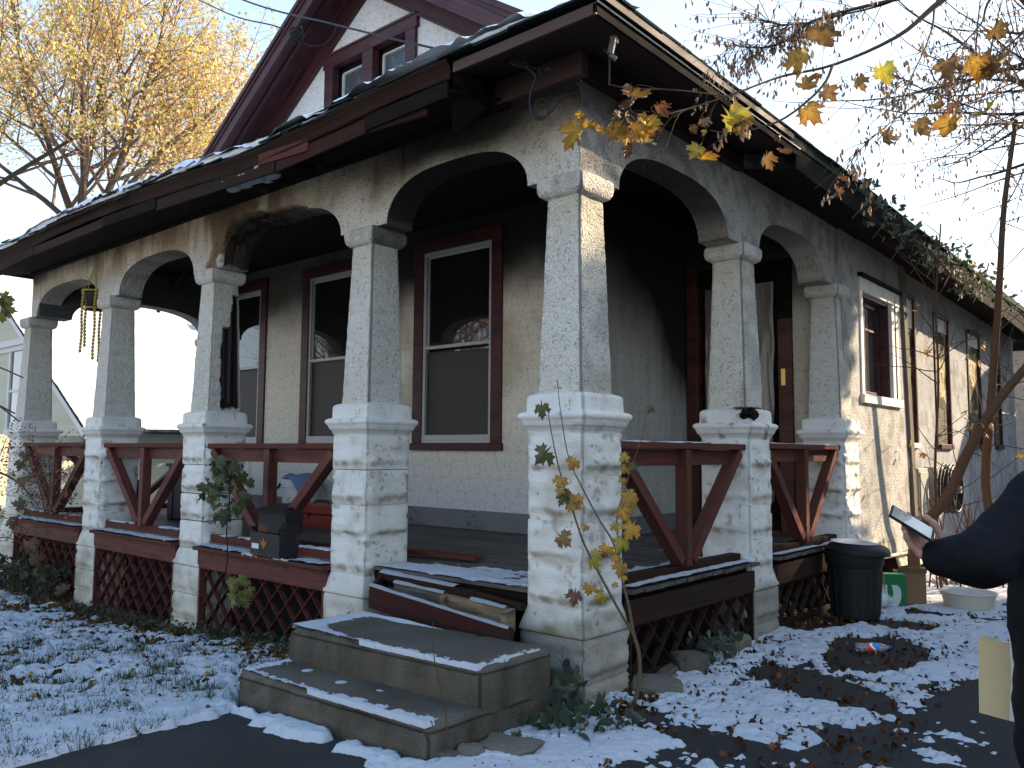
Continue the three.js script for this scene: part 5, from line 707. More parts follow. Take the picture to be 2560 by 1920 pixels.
{ // bins and clutter at the far end
  const bin = (name, x, z, w, h, label, c) => { const t = thing(name, label, 'storage bin', null); t.position.set(x, .642, z); const m = std({ color: col(...c), roughness: .4 }); mesh(t, 'tub', [slab(-w / 2, 0, -w / 2 * .8, w / 2, h, w / 2 * .8, .03)], m); mesh(t, 'rim', slab(-w / 2 - .02, h - .03, -w / 2 * .8 - .02, w / 2 + .02, h + .01, w / 2 * .8 + .02, .008), m); for (const s of [-1, 1]) mesh(t, 'rib', slab(s * w / 4 - .015, .03, w / 2 * .8 - .005, s * w / 4 + .015, h - .04, w / 2 * .8 + .012, .004), m); return t; };
  bin('storage_bin', -7.05, -1.25, .62, .72, 'tall dark navy plastic bin behind the second railing from the house end', [.012, .016, .045]); bin('storage_bin', -9.0, -1.2, .42, .45, 'small blue plastic bin behind the railing at the far porch end', [.015, .035, .16]);
  const yb = thing('yellow_sack', 'yellow sack leaning over the dark clutter on the porch', 'sack'); yb.position.set(-7.75, 1.28, -1.7); const g = new THREE.SphereGeometry(1, 32, 20), p = g.attributes.position; for (let i = 0; i < p.count; i++) { const a = V3(p.getX(i), p.getY(i), p.getZ(i)), n = fbm(a.x * 3 + 5, a.y * 3, a.z * 3, 4); p.setXYZ(i, Math.sign(a.x) * Math.pow(Math.abs(a.x), .6) * .42, a.y * .13 * (.7 + .6 * n), Math.sign(a.z) * Math.pow(Math.abs(a.z), .6) * .24); } g.computeVertexNormals(); g.rotateZ(.42); const ym = std({ color: col(.42, .29, .06), roughness: .6 }); mesh(yb, 'sack_body', g, ym); mesh(yb, 'folded_end', beam(V3(.36, .16, -.2), V3(.36, .17, .2), .02, .09, V3(-.4, 1, 0), .006), ym);
  const sf = thing('storage_shelf', 'dark shelf with clutter at the far end of the porch', 'shelf'); sf.position.set(-8.0, .642, -1.95); mesh(sf, 'shelf_board', [slab(-.5, .28, -.25, .5, .30, .25), slab(-.5, .58, -.25, .5, .60, .25)], M.darkWood); for (const [x, z] of [[-.48, -.23], [.48, -.23], [-.48, .23], [.48, .23]]) mesh(sf, 'leg', slab(x - .02, 0, z - .02, x + .02, .62, z + .02, .003), M.darkWood); mesh(sf, 'wire_rack', Array.from({ length: 9 }, (_, k) => tube([V3(-.4 + k * .1, .30, .2), V3(-.36 + k * .1, .55, .2)], .004, 5)), M.steel);
  const pb = thing('plastic_bag', 'grey and blue plastic bag stuffed beside the yellow sack', 'bag'); pb.position.set(-7.35, 1.42, -1.35); const g2 = new THREE.IcosahedronGeometry(.17, 4), p2 = g2.attributes.position; for (let i = 0; i < p2.count; i++) { const a = V3(p2.getX(i), p2.getY(i), p2.getZ(i)), n = .7 + .6 * Math.abs(fbm(a.x * 14, a.y * 14, a.z * 14, 3) - .5) * 2; p2.setXYZ(i, a.x * n * 1.1, a.y * n, a.z * n); } g2.computeVertexNormals(); mesh(pb, 'bag_body', g2, std({ color: col(.22, .25, .33), roughness: .35 })); mesh(pb, 'knot', new THREE.ConeGeometry(.05, .1, 10).translate(0, .2, 0), std({ color: col(.10, .14, .3), roughness: .4 }));
}
{ // hanging beaded planter in the far arch
  const t = thing('hanging_planter', 'yellow beaded hanging planter with long strands in the far front arch', 'planter'), c = at(236, 745, 10.4), m = std({ color: col(.38, .27, .04), roughness: .6 }); t.position.copy(c);
  mesh(t, 'pot', new THREE.LatheGeometry([[0, -.16], [.09, -.16], [.12, .09], [.105, .1]].map(([x, y]) => new THREE.Vector2(x, y)), 20), M.black); mesh(t, 'ring', [new THREE.TorusGeometry(.14, .011, 6, 28).rotateX(1.57).translate(0, .08, 0), new THREE.TorusGeometry(.14, .011, 6, 28).rotateX(1.57).translate(0, -.14, 0)], m);
  for (let k = 0; k < 5; k++) { const a = k * 1.2566 + .3, x = Math.cos(a) * .14, z = Math.sin(a) * .14, b = []; const L = [.78, .70, .62, .8, .66][k]; for (let y = .08; y > -L; y -= .045) b.push(new THREE.SphereGeometry(.019, 7, 5).scale(1, 1.3, 1).translate(x + .012 * Math.sin(y * 12 + k), y, z)); mesh(t, 'bead_strand', b, m); mesh(t, 'hanger', tube([V3(x, .08, z), V3(0, .42, 0)], .006, 5), m); }
}
{ // hose reel on the flank wall
  const t = thing('hose_reel', 'coiled black garden hose on a reel against the side wall', 'hose reel'); t.position.set(.12, 1.08, -8.35); t.rotation.y = Math.PI / 2; const h = [];
  for (let k = 0; k < 6; k++) h.push(new THREE.TorusGeometry(.33 - .018 * (k % 3), .016, 8, 60).translate(.01 * Math.sin(k * 3), .012 * Math.cos(k * 2), .03 * k)); mesh(t, 'hose_coil', h, M.rubber); mesh(t, 'spoke', Array.from({ length: 6 }, (_, k) => { const a = k / 6 * 6.283; return tube([V3(0, 0, .08), V3(Math.cos(a) * .3, Math.sin(a) * .3, .08)], .010, 6); }), M.steel); mesh(t, 'hub', new THREE.CylinderGeometry(.05, .05, .24, 20).rotateX(Math.PI / 2).translate(0, 0, .08), M.steel); mesh(t, 'wall_bracket', slab(-.06, -.3, -.26, .06, .3, -.10, .01), M.steel);
  const u = thing('utility_box', 'grey metal utility box fixed low on the side wall', 'utility box'); u.position.set(SX2, .95, -7.75); const um = std({ color: col(.30, .29, .25), roughness: .6 }); mesh(u, 'cabinet', slab(0, -.45, -.22, .16, .42, .22, .01), um); mesh(u, 'cover', slab(.158, -.40, -.19, .175, .37, .19, .006), um);
}
{ // rocks and slabs at the foot of the porch
  const rock = (x, z, sx, sy, sz, seed, label, m, rot = 0) => { const g = new THREE.IcosahedronGeometry(1, 4), p = g.attributes.position; for (let i = 0; i < p.count; i++) { const a = V3(p.getX(i), p.getY(i), p.getZ(i)), n = .75 + .5 * fbm(a.x * 1.6 + seed, a.y * 1.6, a.z * 1.6, 4), q = e => Math.sign(e) * Math.pow(Math.abs(e), .55); p.setXYZ(i, q(a.x) * n * sx, q(a.y) * n * sy, q(a.z) * n * sz); } g.computeVertexNormals(); const o = mesh(scene, 'stone', boxUV(g), m); o.position.set(x, groundY(x, z) + sy * .35, z); o.rotation.y = rot; return tag(o, label, 'stone', null); };
  const rm = std({ color: col(.20, .185, .16), map: T_conC, bumpMap: T_conB, bumpScale: .006, roughness: .95 }), rd = std({ color: col(.13, .12, .105), map: T_conC, bumpMap: T_conB, bumpScale: .006, roughness: .95 });
  rock(.19, .90, .17, .055, .12, 3, 'flat grey slab at the right foot of the lower concrete step', rm, .3); rock(.10, 1.10, .07, .06, .06, 5, 'small upright grey stone in front of the flat slab', rm, .8); rock(.02, 1.22, .09, .05, .05, 8, 'dark stone at the bottom edge by the step corner', rd, .2);
  rock(.17, -.58, .16, .06, .13, 11, 'flat grey stone between sapling and lattice', rm, .5); rock(.02, -1.95, .14, .09, .20, 14, 'snow-capped grey stone by the side pillar foot', rm, .1); rock(.10, -1.15, .12, .10, .12, 17, 'dark stone under snow below the side lattice', rd, .9); rock(.06, -.95, .30, .05, .05, 21, 'long broken concrete edging along the side lattice', rd, -1.4);
}

// ---------------------------------------------------------------- neighbouring buildings
{
  const t = thing('siding_house', 'cream clapboard house with snowy roofs seen left of the porch', 'house'); t.position.set(-20.1, -.6, -3.0);
  const sid = [std({ color: col(.58, .55, .42), roughness: .7 }), std({ color: col(.55, .52, .395), roughness: .7 })], wt = std({ color: col(.68, .66, .62), roughness: .6 });
  const AP = 6.12, K = .615, HW = 5.45, L = 13, ex = .24;
  for (let k = 0; k < 25; k++) { const y = k * ex, w = Math.min(HW, (AP - .12 - y - ex * .5) / K); if (w < .15) break; mesh(t, 'clapboard', slab(-w, 0, -.03, w, ex + .006, 0, 0).rotateX(.075).translate(0, y, 0), sid[k % 2]); if (y < 2.4) mesh(t, 'clapboard', slab(-L, 0, -.03, 0, ex + .006, 0, 0).rotateX(.075).rotateY(Math.PI / 2).translate(HW, y, 0), sid[k % 2]); }
  mesh(t, 'house_core', slab(-HW + .05, 0, -L, HW - .05, 2.5, -.06), sid[1]);
  for (const s of [-1, 1]) { mesh(t, 'rake_board', beam(V3(0, AP + .04, .34), V3(s * 6.0, AP + .04 - K * 6.0, .34), .20, .05), wt); mesh(t, 'rake_soffit', beam(V3(0, AP - .07, .17), V3(s * 6, AP - .07 - K * 6, .17), .03, .33), wt); mesh(t, 'frieze_board', beam(V3(0, AP - .22, .03), V3(s * 5.6, AP - .22 - K * 5.6, .03), .16, .04), wt); mesh(t, 'roof_slope', beam(V3(0, AP + .12, -L / 2 + .18), V3(s * 6.1, AP + .12 - K * 6.1, -L / 2 + .18), .06, L + .4, V3(0, 1, 0), 0), M.shingle); }
  mesh(t, 'cornice', [slab(-1.9, 4.62, .0, 1.9, 4.78, .14, .01), slab(-1.8, 4.5, .0, 1.8, 4.62, .08, .01)], wt);
  const rs = mesh(scene, 'neighbour_roof_snow', grid(90, 60, (u, v) => { const d = lerp(-.02, 6.08, v), z = lerp(.4, -L, u), c = (d * 4.5) % 1; return [-20.1 + d, -.6 + AP + .165 - K * d + .022 * c + .03 * n3(u * 30, v * 14, 2), -3.0 + z, u * 12, v * 5]; }), M.snow); tag(rs, 'sunlit snow covering the roof slope of the cream house', null, null, 'stuff');
  const w = part(t, 'window'); mesh(w, 'frame', [slab(.62, 2.6, 0, .74, 4.5, .07), slab(1.6, 2.6, 0, 1.72, 4.5, .07), slab(.62, 2.48, 0, 1.72, 2.6, .1), slab(.74, 3.5, 0, 1.6, 3.56, .06)], wt); mesh(w, 'pane', slab(.74, 2.6, .0, 1.6, 4.5, .03), M.glass);
  mesh(t, 'skylight', [slab(-.5, 0, -.45, .5, .1, .45).rotateZ(-Math.atan(K)).translate(1.7, AP + .22 - K * 1.7, -6.2)], M.black); mesh(t, 'roof_vent', [slab(-.2, 0, -.3, .2, .25, .3).rotateZ(-Math.atan(K)).translate(1.2, AP + .2 - K * 1.2, -4.9)], M.greyAlu);
}
{ // building at the end of the drive
  const t = thing('white_garage', 'white building with a maroon window at the end of the driveway', 'garage'); t.position.set(2.6, 0, -17.2); const wm = std({ color: col(.50, .49, .47), map: T_stC, bumpMap: T_stB, bumpScale: .008, roughness: .9 });
  mesh(t, 'wall', [slab(-3.4, 0, -5, -2.55, 3.9, 0), slab(-1.35, 0, -5, 3.5, 3.9, 0), slab(-2.55, 0, -5, -1.35, 1.9, 0), slab(-2.55, 3.25, -5, -1.35, 3.9, 0)], wm); const w = part(t, 'window'); mesh(w, 'frame', [slab(-2.55, 1.9, -.1, -2.4, 3.25, .04), slab(-1.5, 1.9, -.1, -1.35, 3.25, .04), slab(-2.4, 3.1, -.1, -1.5, 3.25, .04), slab(-2.4, 1.9, -.1, -1.5, 2.02, .05)], M.redTrim); mesh(w, 'pane', slab(-2.4, 2.02, -.07, -1.5, 3.1, -.06), M.glass);
  mesh(t, 'roof', [beam(V3(.05, 5.4, -2.4), V3(-3.9, 3.75, -2.4), .1, 5.6, V3(0, 1, 0), 0), beam(V3(.05, 5.4, -2.4), V3(4.0, 3.75, -2.4), .1, 5.6, V3(0, 1, 0), 0)], M.shingle);
}
{ // unseen house added across the drive, sized to shade the ground
  const t = thing('added_shade_house', 'unseen grey two-storey house added across the driveway to shade it', 'house'); t.position.set(10.6, 0, -9.5); t.scale.set(1, 1.2, 1); const wm = std({ color: col(.34, .34, .33), roughness: .8 });
  mesh(t, 'wall', slab(-4.2, 0, -5.2, 4.2, 5.2, 5.6), wm); mesh(t, 'roof', [beam(V3(0, 8.2, .2), V3(-4.9, 4.9, .2), .12, 11.8, V3(0, 1, 0), 0), beam(V3(0, 8.2, .2), V3(4.9, 4.9, .2), .12, 11.8, V3(0, 1, 0), 0)], M.shingle); mesh(t, 'gable_wall', (() => { const g = new THREE.BufferGeometry(); g.setAttribute('position', new THREE.Float32BufferAttribute([-4.2, 5.2, 5.6, 4.2, 5.2, 5.6, 0, 8.1, 5.6, 4.2, 5.2, -5.2, -4.2, 5.2, -5.2, 0, 8.1, -5.2], 3)); g.computeVertexNormals(); return g; })(), wm);
  for (const z of [-3, 0, 3]) for (const y of [1.2, 3.6]) { const w = part(t, 'window'); mesh(w, 'frame', slab(-4.26, y - .05, z - .55, -4.2, y + 1.35, z + .55), M.whiteTrim); mesh(w, 'pane', slab(-4.28, y, z - .48, -4.26, y + 1.3, z + .48), M.glass); }
}

{ // across the street, behind the viewer: added to bounce light forward and be mirrored
  const t = thing('added_white_house', 'white clapboard house added behind the viewer to bounce light', 'house'); t.position.set(-4, 0, 27); const wm = std({ color: col(.72, .71, .68), roughness: .7 });
  mesh(t, 'wall', [slab(-6, 0, 0, 6, 5.5, 9)], wm); mesh(t, 'roof', [beam(V3(0, 9.2, 4.5), V3(-6.8, 5.1, 4.5), .12, 10.4, V3(0, 1, 0), 0), beam(V3(0, 9.2, 4.5), V3(6.8, 5.1, 4.5), .12, 10.4, V3(0, 1, 0), 0)], M.shingle); const g = new THREE.BufferGeometry(); g.setAttribute('position', new THREE.Float32BufferAttribute([6, 5.5, 0, -6, 5.5, 0, 0, 9.1, 0], 3)); g.computeVertexNormals(); mesh(t, 'gable_wall', g, wm);
  for (const x of [-4, -1.3, 1.3, 4]) for (const y of [1.1, 3.7]) { const w = part(t, 'window'); mesh(w, 'frame', slab(x - .5, y - .06, -.05, x + .5, y + 1.4, 0), M.whiteTrim); mesh(w, 'pane', slab(x - .42, y, -.07, x + .42, y + 1.3, -.05), M.glass); }
}
// ---------------------------------------------------------------- trees
const rv = r => V3(r() - .5, r() - .5, r() - .5);
// recursive tree; returns geometries by level and leaf sites
function grow(p, dir, len, rad, lev, r, out, o) {
  const n = lev > 3 ? 4 : 7, pts = [p.clone()], rr = [rad]; let d = dir.clone().normalize(), q = p.clone();
  for (let i = 1; i <= n; i++) { d.addScaledVector(rv(r), o.wob).addScaledVector(V3(0, 1, 0), (o.lift ?? .04) * (lev < 1 ? .3 : 1)).normalize(); q = q.clone().addScaledVector(d, len / n); pts.push(q); rr.push(lerp(rad, rad * (lev >= o.max ? .35 : .5), i / n)); }
  (lev <= 1 ? out.wood : out.twigs).push(tube(pts, rr, lev <= 1 ? 9 : lev === 2 ? 5 : 3));
  if (lev >= o.max) { for (let k = 0; k < o.leaves; k++) out.sites.push(pts[1 + Math.floor(r() * (n))].clone().addScaledVector(rv(r), o.spread)); return; }
  const kids = o.kids[lev];
  for (let k = 0; k < kids; k++) { const t = lerp(o.t0 ?? .3, 1, (k + r() * .8) / kids), f = Math.min(n - 1, Math.floor(t * n)), b = pts[f].clone().lerp(pts[f + 1], t * n - f); const side = rv(r).cross(d).normalize(); const nd = d.clone().multiplyScalar(o.along ?? .75).addScaledVector(side, o.out ?? .75); grow(b, nd, len * lerp(.75, .5, t) * (.8 + .4 * r()), lerp(rad, rad * .5, t) * .62, lev + 1, r, out, o); }
  grow(q, d, len * .62, rad * .5, lev + 1, r, out, o);
}
function leafCloud(parent, name, sites, geos, mats, r, s0, s1, colours) {
  const m = new THREE.Matrix4(), q = new THREE.Quaternion(), c = new THREE.Color();
  geos.forEach((g, gi) => { const mine = sites.filter((_, i) => i % geos.length === gi), im = new THREE.InstancedMesh(g, mats, mine.length); mine.forEach((p, i) => { q.setFromEuler(new THREE.Euler(r() * 6.3, r() * 6.3, r() * 6.3)); const s = lerp(s0, s1, r()); im.setMatrixAt(i, m.compose(p, q, V3(s, s, s))); const k = colours[Math.floor(r() * colours.length)], d = .7 + .6 * r(); im.setColorAt(i, c.setRGB(k[0] * d, k[1] * d, k[2] * d)); }); im.name = name; im.userData.kind = 'stuff'; im.castShadow = true; parent.add(im); });
}
const M_foliage = new THREE.MeshPhysicalMaterial({ color: 0xffffff, roughness: .8, transmission: .4, thickness: 0, side: THREE.DoubleSide, vertexColors: true });
const M_goldLeaf = new THREE.MeshPhysicalMaterial({ color: 0xffffff, roughness: .8, transmission: .55, thickness: 0, side: THREE.DoubleSide, vertexColors: true });
const white = g => tint(g, 1, 1, 1);
{ // big golden maple behind the roof
  const t = thing('maple_tree', 'large tree with thinning golden leaves and many bare stems behind the porch roof', 'tree'), r = rng(4242), out = { wood: [], twigs: [], sites: [] };
  const base = V3(-21.8, -.5, -5.4), fork = V3(-21.7, 7.6, -5.4); out.wood.push(tube(curve([base, V3(-21.9, 3, -5.5), fork], 8), [.42, .36, .33, .31, .3, .29, .28, .28, .28], 10));
  const o = { wob: .22, lift: .05, max: 5, leaves: 9, spread: .42, kids: [4, 5, 4, 4, 3], t0: .25, along: .7, out: .75 };
  const S = rgt.clone().setY(0).normalize(), F = fwd.clone().setY(0).normalize();
  for (const [a, b, L, ra] of [[-.55, .1, 6, .15], [-.05, -.15, 6.6, .17], [.16, .2, 6.6, .16], [.55, 0, 5.6, .15], [.95, .1, 5, .12], [-1.1, .15, 5.4, .12], [.3, -.7, 5.4, .12], [.2, .9, 5, .12]]) grow(fork.clone().addScaledVector(V3(0, 1, 0), -.3 * r()), V3(0, 1, 0).addScaledVector(S, a).addScaledVector(F, b), L * .78, ra * .8, 1, r, out, o);
  mesh(t, 'trunk', out.wood, std({ color: col(.11, .08, .062), bumpMap: scaled(T_barkB, 3, 1), bumpScale: .012, roughness: .95 })); mesh(t, 'twigs', out.twigs, std({ color: col(.19, .135, .10), roughness: .9 })).userData.kind = 'stuff';
  leafCloud(t, 'crown', out.sites.filter(() => r() < .85), [0, 1, 2].map(k => bentLeaf(700 + k, .115, 1, .1)), M_goldLeaf, r, .35, .95, [[.80, .58, .16], [.85, .62, .18], [.72, .46, .22], [.78, .68, .16], [.62, .40, .24], [.58, .56, .14]]);
}
{ // bare dark limb at the far left
  const t = thing('bare_tree', 'dark bare limbs rising at the far left behind the golden tree', 'tree'), r = rng(91), out = { wood: [], twigs: [], sites: [] };
  const a = at(-560, 1000, 22), b = at(-160, 560, 22); out.wood.push(tube([V3(a.x, -.6, a.z), a, b], [.28, .2, .10], 9)); grow(b, at(160, 370, 22).sub(b), 4.4, .085, 1, r, out, { wob: .12, lift: .02, max: 4, leaves: 0, spread: 0, kids: [3, 4, 3, 3], along: .8, out: .6 }); grow(b, at(-60, 60, 22).sub(b), 4.6, .07, 1, r, out, { wob: .14, lift: .03, max: 4, leaves: 0, spread: 0, kids: [3, 4, 3, 3], along: .8, out: .6 });
  mesh(t, 'trunk', out.wood, M.bark); mesh(t, 'twigs', out.twigs, M.twig).userData.kind = 'stuff';
}
// samara: a hanging winged seed
const samara = (() => { const g = new THREE.BufferGeometry(); g.setAttribute('position', new THREE.Float32BufferAttribute([-.18, 0, 0, .18, 0, 0, .30, -.6, .10, -.18, 0, 0, .30, -.6, .10, -.22, -.62, -.08, -.22, -.62, -.08, .30, -.6, .10, .05, -1, .02], 3)); g.computeVertexNormals(); return tint(g, 1, 1, 1); })();
function seeds(parent, sites, r, s0, s1) {
  const im = new THREE.InstancedMesh(samara, M_foliage, sites.length), m = new THREE.Matrix4(), q = new THREE.Quaternion(), c = new THREE.Color();
  sites.forEach((p, i) => { q.setFromEuler(new THREE.Euler((r() - .5) * .9, r() * 6.3, (r() - .5) * .9)); const s = lerp(s0, s1, r()); im.setMatrixAt(i, m.compose(p, q, V3(s * .7, s, s * .7))); const d = .5 + .8 * r(); im.setColorAt(i, c.setRGB(.22 * d, .135 * d, .075 * d)); });
  im.name = 'seed_clusters'; im.userData.kind = 'stuff'; im.castShadow = true; parent.add(im);
}
const leafMats = [leafM(.66, .40, .04), leafM(.52, .30, .045), leafM(.27, .165, .05), leafM(.50, .42, .05), leafM(.20, .09, .04)];  // third tint paints leaves darkened by backlight against the sky
{ // maple whose low branches hang across the upper right of the view
  const t = thing('overhanging_maple', 'maple with dark branches and last yellow leaves hanging over the upper right', 'tree'), r = rng(808), tw = [], br = [], sites = [];
  const R = (x, y) => [1660 + x * .42194, y * .42194];
  const P = (l, d0, d1) => l.map(([x, y], i) => { const [a, b] = R(x, y); return at(a, b, lerp(d0, d1, i / (l.length - 1))); });
  const trunk = curve([V3(5.6, -.1, -.6), V3(5.5, 2.2, -.5), V3(5.0, 4.4, -.2), V3(5.2, 7.5, .4)], 16); br.push(tube(trunk, trunk.map((_, i) => .24 - i * .011), 10));
  const limb = (pts, r0, r1, n = 22) => { const c = curve(pts, n); br.push(tube(c, c.map((_, i) => lerp(r1, r0, Math.pow(1 - i / n, r0 > .02 ? 8 : 1)) + (r0 > .02 ? .0045 * (1 - i / n) : 0)), 7)); return c; };
  const root = trunk[10].clone();
  const main = limb([root, ...P([[2300, -420], [1650, 0], [1400, 205], [1000, 385], [700, 452], [530, 512], [370, 572], [160, 640], [0, 682], [-190, 715], [-260, 660]], 4.0, 3.2)], .05, .0025, 50);
  const L2 = limb(P([[1000, 385], [960, 480], [860, 590], [700, 708], [560, 760], [470, 778], [360, 785], [270, 772]], 3.5, 3.25), .0065, .002);
  limb(P([[370, 572], [180, 545], [0, 530], [-200, 525], [-330, 500]], 3.35, 3.25), .004, .0018);
  const L3 = limb([root.clone(), ...P([[2250, -300], [1640, -30], [1590, 160], [1540, 300], [1450, 490], [1390, 650], [1300, 830]], 4.6, 4.0)], .03, .002, 30);
  const L4 = limb([root.clone(), ...P([[2500, -500], [1930, 0], [1880, 140], [1700, 340], [1585, 550], [1350, 720], [1160, 890], [1085, 1000]], 5.0, 4.4)], .035, .002, 30);
  const L5 = limb([trunk[12].clone(), ...P([[2200, -500], [1400, -10], [1000, 100], [850, 135], [700, 145], [560, 120]], 5.2, 4.8)], .03, .003, 24);
  const L6 = limb(P([[1400, -10], [1100, 60], [850, 140], [750, 225], [640, 272], [520, 282], [430, 268], [400, 240]], 5.1, 4.9), .012, .002);
  const L7 = limb([trunk[9].clone(), ...P([[2700, 900], [2133, 760], [1850, 645], [1570, 545], [1380, 450], [1200, 390]], 5.4, 4.6)], .04, .0025, 24);
  const L8 = limb([trunk[12].clone(), ...P([[2800, -200], [2133, 190], [2000, 310], [1800, 440], [1600, 580]], 5.6, 5)], .035, .003, 24);
  // fine twigs
  const sprig = (c, n, len, rad, f0 = .2, s = 1) => { for (let k = 0; k < n; k++) { const i = Math.floor(lerp(f0, .97, r()) * (c.length - 1)), p = c[i], d = c[Math.min(c.length - 1, i + 1)].clone().sub(p).normalize().addScaledVector(rv(r), 1.7).addScaledVector(V3(0, -1, 0), .25).normalize(), L = len * (.4 + r()), pts = [p.clone()]; for (let j = 1; j <= 4; j++) { d.addScaledVector(rv(r), .35).addScaledVector(V3(0, -1, 0), .07).normalize(); pts.push(pts[j - 1].clone().addScaledVector(d, L / 4)); } tw.push(tube(pts, [rad, rad * .8, rad * .6, rad * .5, rad * .4], 4)); if (s) for (let j = 1; j <= 4; j++) if (r() < s) { const m = 2 + Math.floor(r() * 5); for (let q = 0; q < m; q++) sites.push(pts[j].clone().addScaledVector(rv(r), .05).addScaledVector(V3(0, -1, 0), .02 * r())); } } };
  sprig(main, 14, .22, .0018, .45, 0); sprig(L2, 8, .14, .0016, .1, .12); sprig(L3, 14, .22, .002, .45, .25); sprig(L4, 30, .30, .0025, .4, .5); sprig(L5, 60, .42, .0028, .4, .75); sprig(L6, 46, .34, .0025, .1, .8); sprig(L7, 26, .34, .0025, .35, .4); sprig(L8, 60, .5, .003, .25, .8);
  mesh(t, 'trunk', br.slice(0, 1), M.bark); for (const b of br.slice(1)) mesh(t, 'branch', b, M.twig); mesh(t, 'twigs', tw, M.twig).userData.kind = 'stuff';
  seeds(t, sites, r, .022, .042);
  // the leaves that still hang on, one by one: crop position, depth, size, tint
  const lv = [[-175, 745, 3.2, .10, 0], [-110, 770, 3.22, .075, 1], [30 + 170 - 30, 640, 3.3, 0, 0],
    [380, 690, 3.3, .155, 3], [460, 690, 3.32, .11, 1], [235, 710, 3.28, .06, 2], [165, 755, 3.28, .045, 2], [250, 782, 3.28, .035, 0], [205, 880, 3.25, .085, 3], [215, 950, 3.25, .13, 0], [600, 930, 3.4, .09, 2], [445, 740, 3.3, .06, 4],
    [170, 260, 3.3, 0, 0], [915, 205, 3.7, .16, 2], [815, 315, 3.6, .15, 1], [825, 515, 3.5, .13, 2], [945, 560, 3.6, .11, 2], [850, 640, 3.5, .14, 1], [1290, 415, 4, .14, 3], [1145, 470, 4, .10, 2], [1275, 810, 4.1, .16, 2], [1490, 750, 4.2, .13, 2], [1730, 725, 4.3, .19, 1], [1610, 640, 4.4, .11, 2], [1700, 610, 4.4, .09, 4], [1920, 660, 4.6, .17, 3], [1670, 360, 4.6, .16, 2], [1860, 350, 4.6, .19, 1], [2005, 370, 4.6, .22, 2], [1960, 185, 4.7, .15, 2], [915, 445, 3.6, .045, 4], [700, 900, 3.5, .07, 4], [690, 805, 3.5, .05, 4], [1015, 1180, 3.9, .08, 4], [1030, 1130, 3.9, .07, 4], [1050, 1060, 3.9, .06, 4]];
  // cluster by the corner pillar (crop of the corner): 
  const R2 = (x, y) => [800 + x * .42194, y * .42194];
  const lv2 = [[1530, 770, .14, 0], [1590, 745, .10, 1], [1830, 580, .125, 2], [1860, 610, .10, 4], [1830, 510, .05, 2], [1760, 690, .07, 2], [1770, 750, .11, 1], [1690, 780, .09, 0], [1830, 800, .12, 0], [1880, 740, .13, 1], [1940, 750, .12, 3], [1890, 870, .13, 0], [1850, 880, .07, 4], [1960, 730, .07, 4], [2010, 640, .09, 4], [1550, 680, .05, 0], [1800, 690, .06, 1]];
  const put = (a, b, d, s, k, i) => { if (!s) return; const o = mesh(t, 'leaf', bentLeaf(40 + i * 7, s * .95, 1.15, k === 3 ? .35 : .8), leafMats[k]); o.position.copy(at(a, b, d)); o.lookAt(CAM.x + (r() - .5) * 3, CAM.y + (r() - .6) * 3, CAM.z + (r() - .5) * 2); o.rotateZ(Math.PI + (r() - .5) * 1.5); o.rotateX((r() - .5) * 1.5); o.rotateY((r() - .5) * 1.7); };
  lv.forEach(([x, y, d, s, k], i) => put(...R(x, y), d, s, k, i)); lv2.forEach(([x, y, s, k], i) => put(...R2(x, y), 3.2 + .02 * (i % 5), s, k, 50 + i));
  const st = (pts) => mesh(t, 'leaf_stalk', tube(curve(pts.map(([x, y]) => at(...R2(x, y), 3.21)), 8), .0013, 4), M.twig);
  st([[2133, 660], [1990, 690], [1900, 695], [1780, 690], [1600, 685], [1545, 700]]); st([[2000, 685], [1960, 640], [2000, 620]]); st([[1900, 695], [1840, 650], [1835, 530]]); st([[1900, 695], [1900, 780], [1890, 830]]); st([[2133, 532], [2000, 525], [1880, 505], [1840, 560]]);
}
{ // seed-laden tree beside the drive, mostly beyond the right edge
  const t = thing('seed_tree', 'leafless tree thick with brown hanging seeds at the far upper right', 'tree'), r = rng(616), out = { wood: [], twigs: [], sites: [] };
  const o = { wob: .24, lift: .03, max: 4, leaves: 5, spread: .34, kids: [4, 5, 4, 3], t0: .25, along: .6, out: .85 };
  out.wood.push(tube([V3(4.3, -.1, -9.0), V3(4.1, 2.5, -9.0), V3(3.8, 5.3, -9.1)], [.2, .17, .15], 9));
  for (const d of [[-1, .9, .2], [-.6, 1.2, -.7], [.2, 1.3, .5], [-.9, .6, .9], [.8, .9, -.3], [-1.2, .55, -.2]]) grow(V3(3.8, 5.2, -9.1), V3(...d), 3.1, .085, 1, r, out, o);
  mesh(t, 'trunk', out.wood, M.bark); mesh(t, 'twigs', out.twigs, M.twig).userData.kind = 'stuff'; seeds(t, out.sites, r, .05, .085);
}
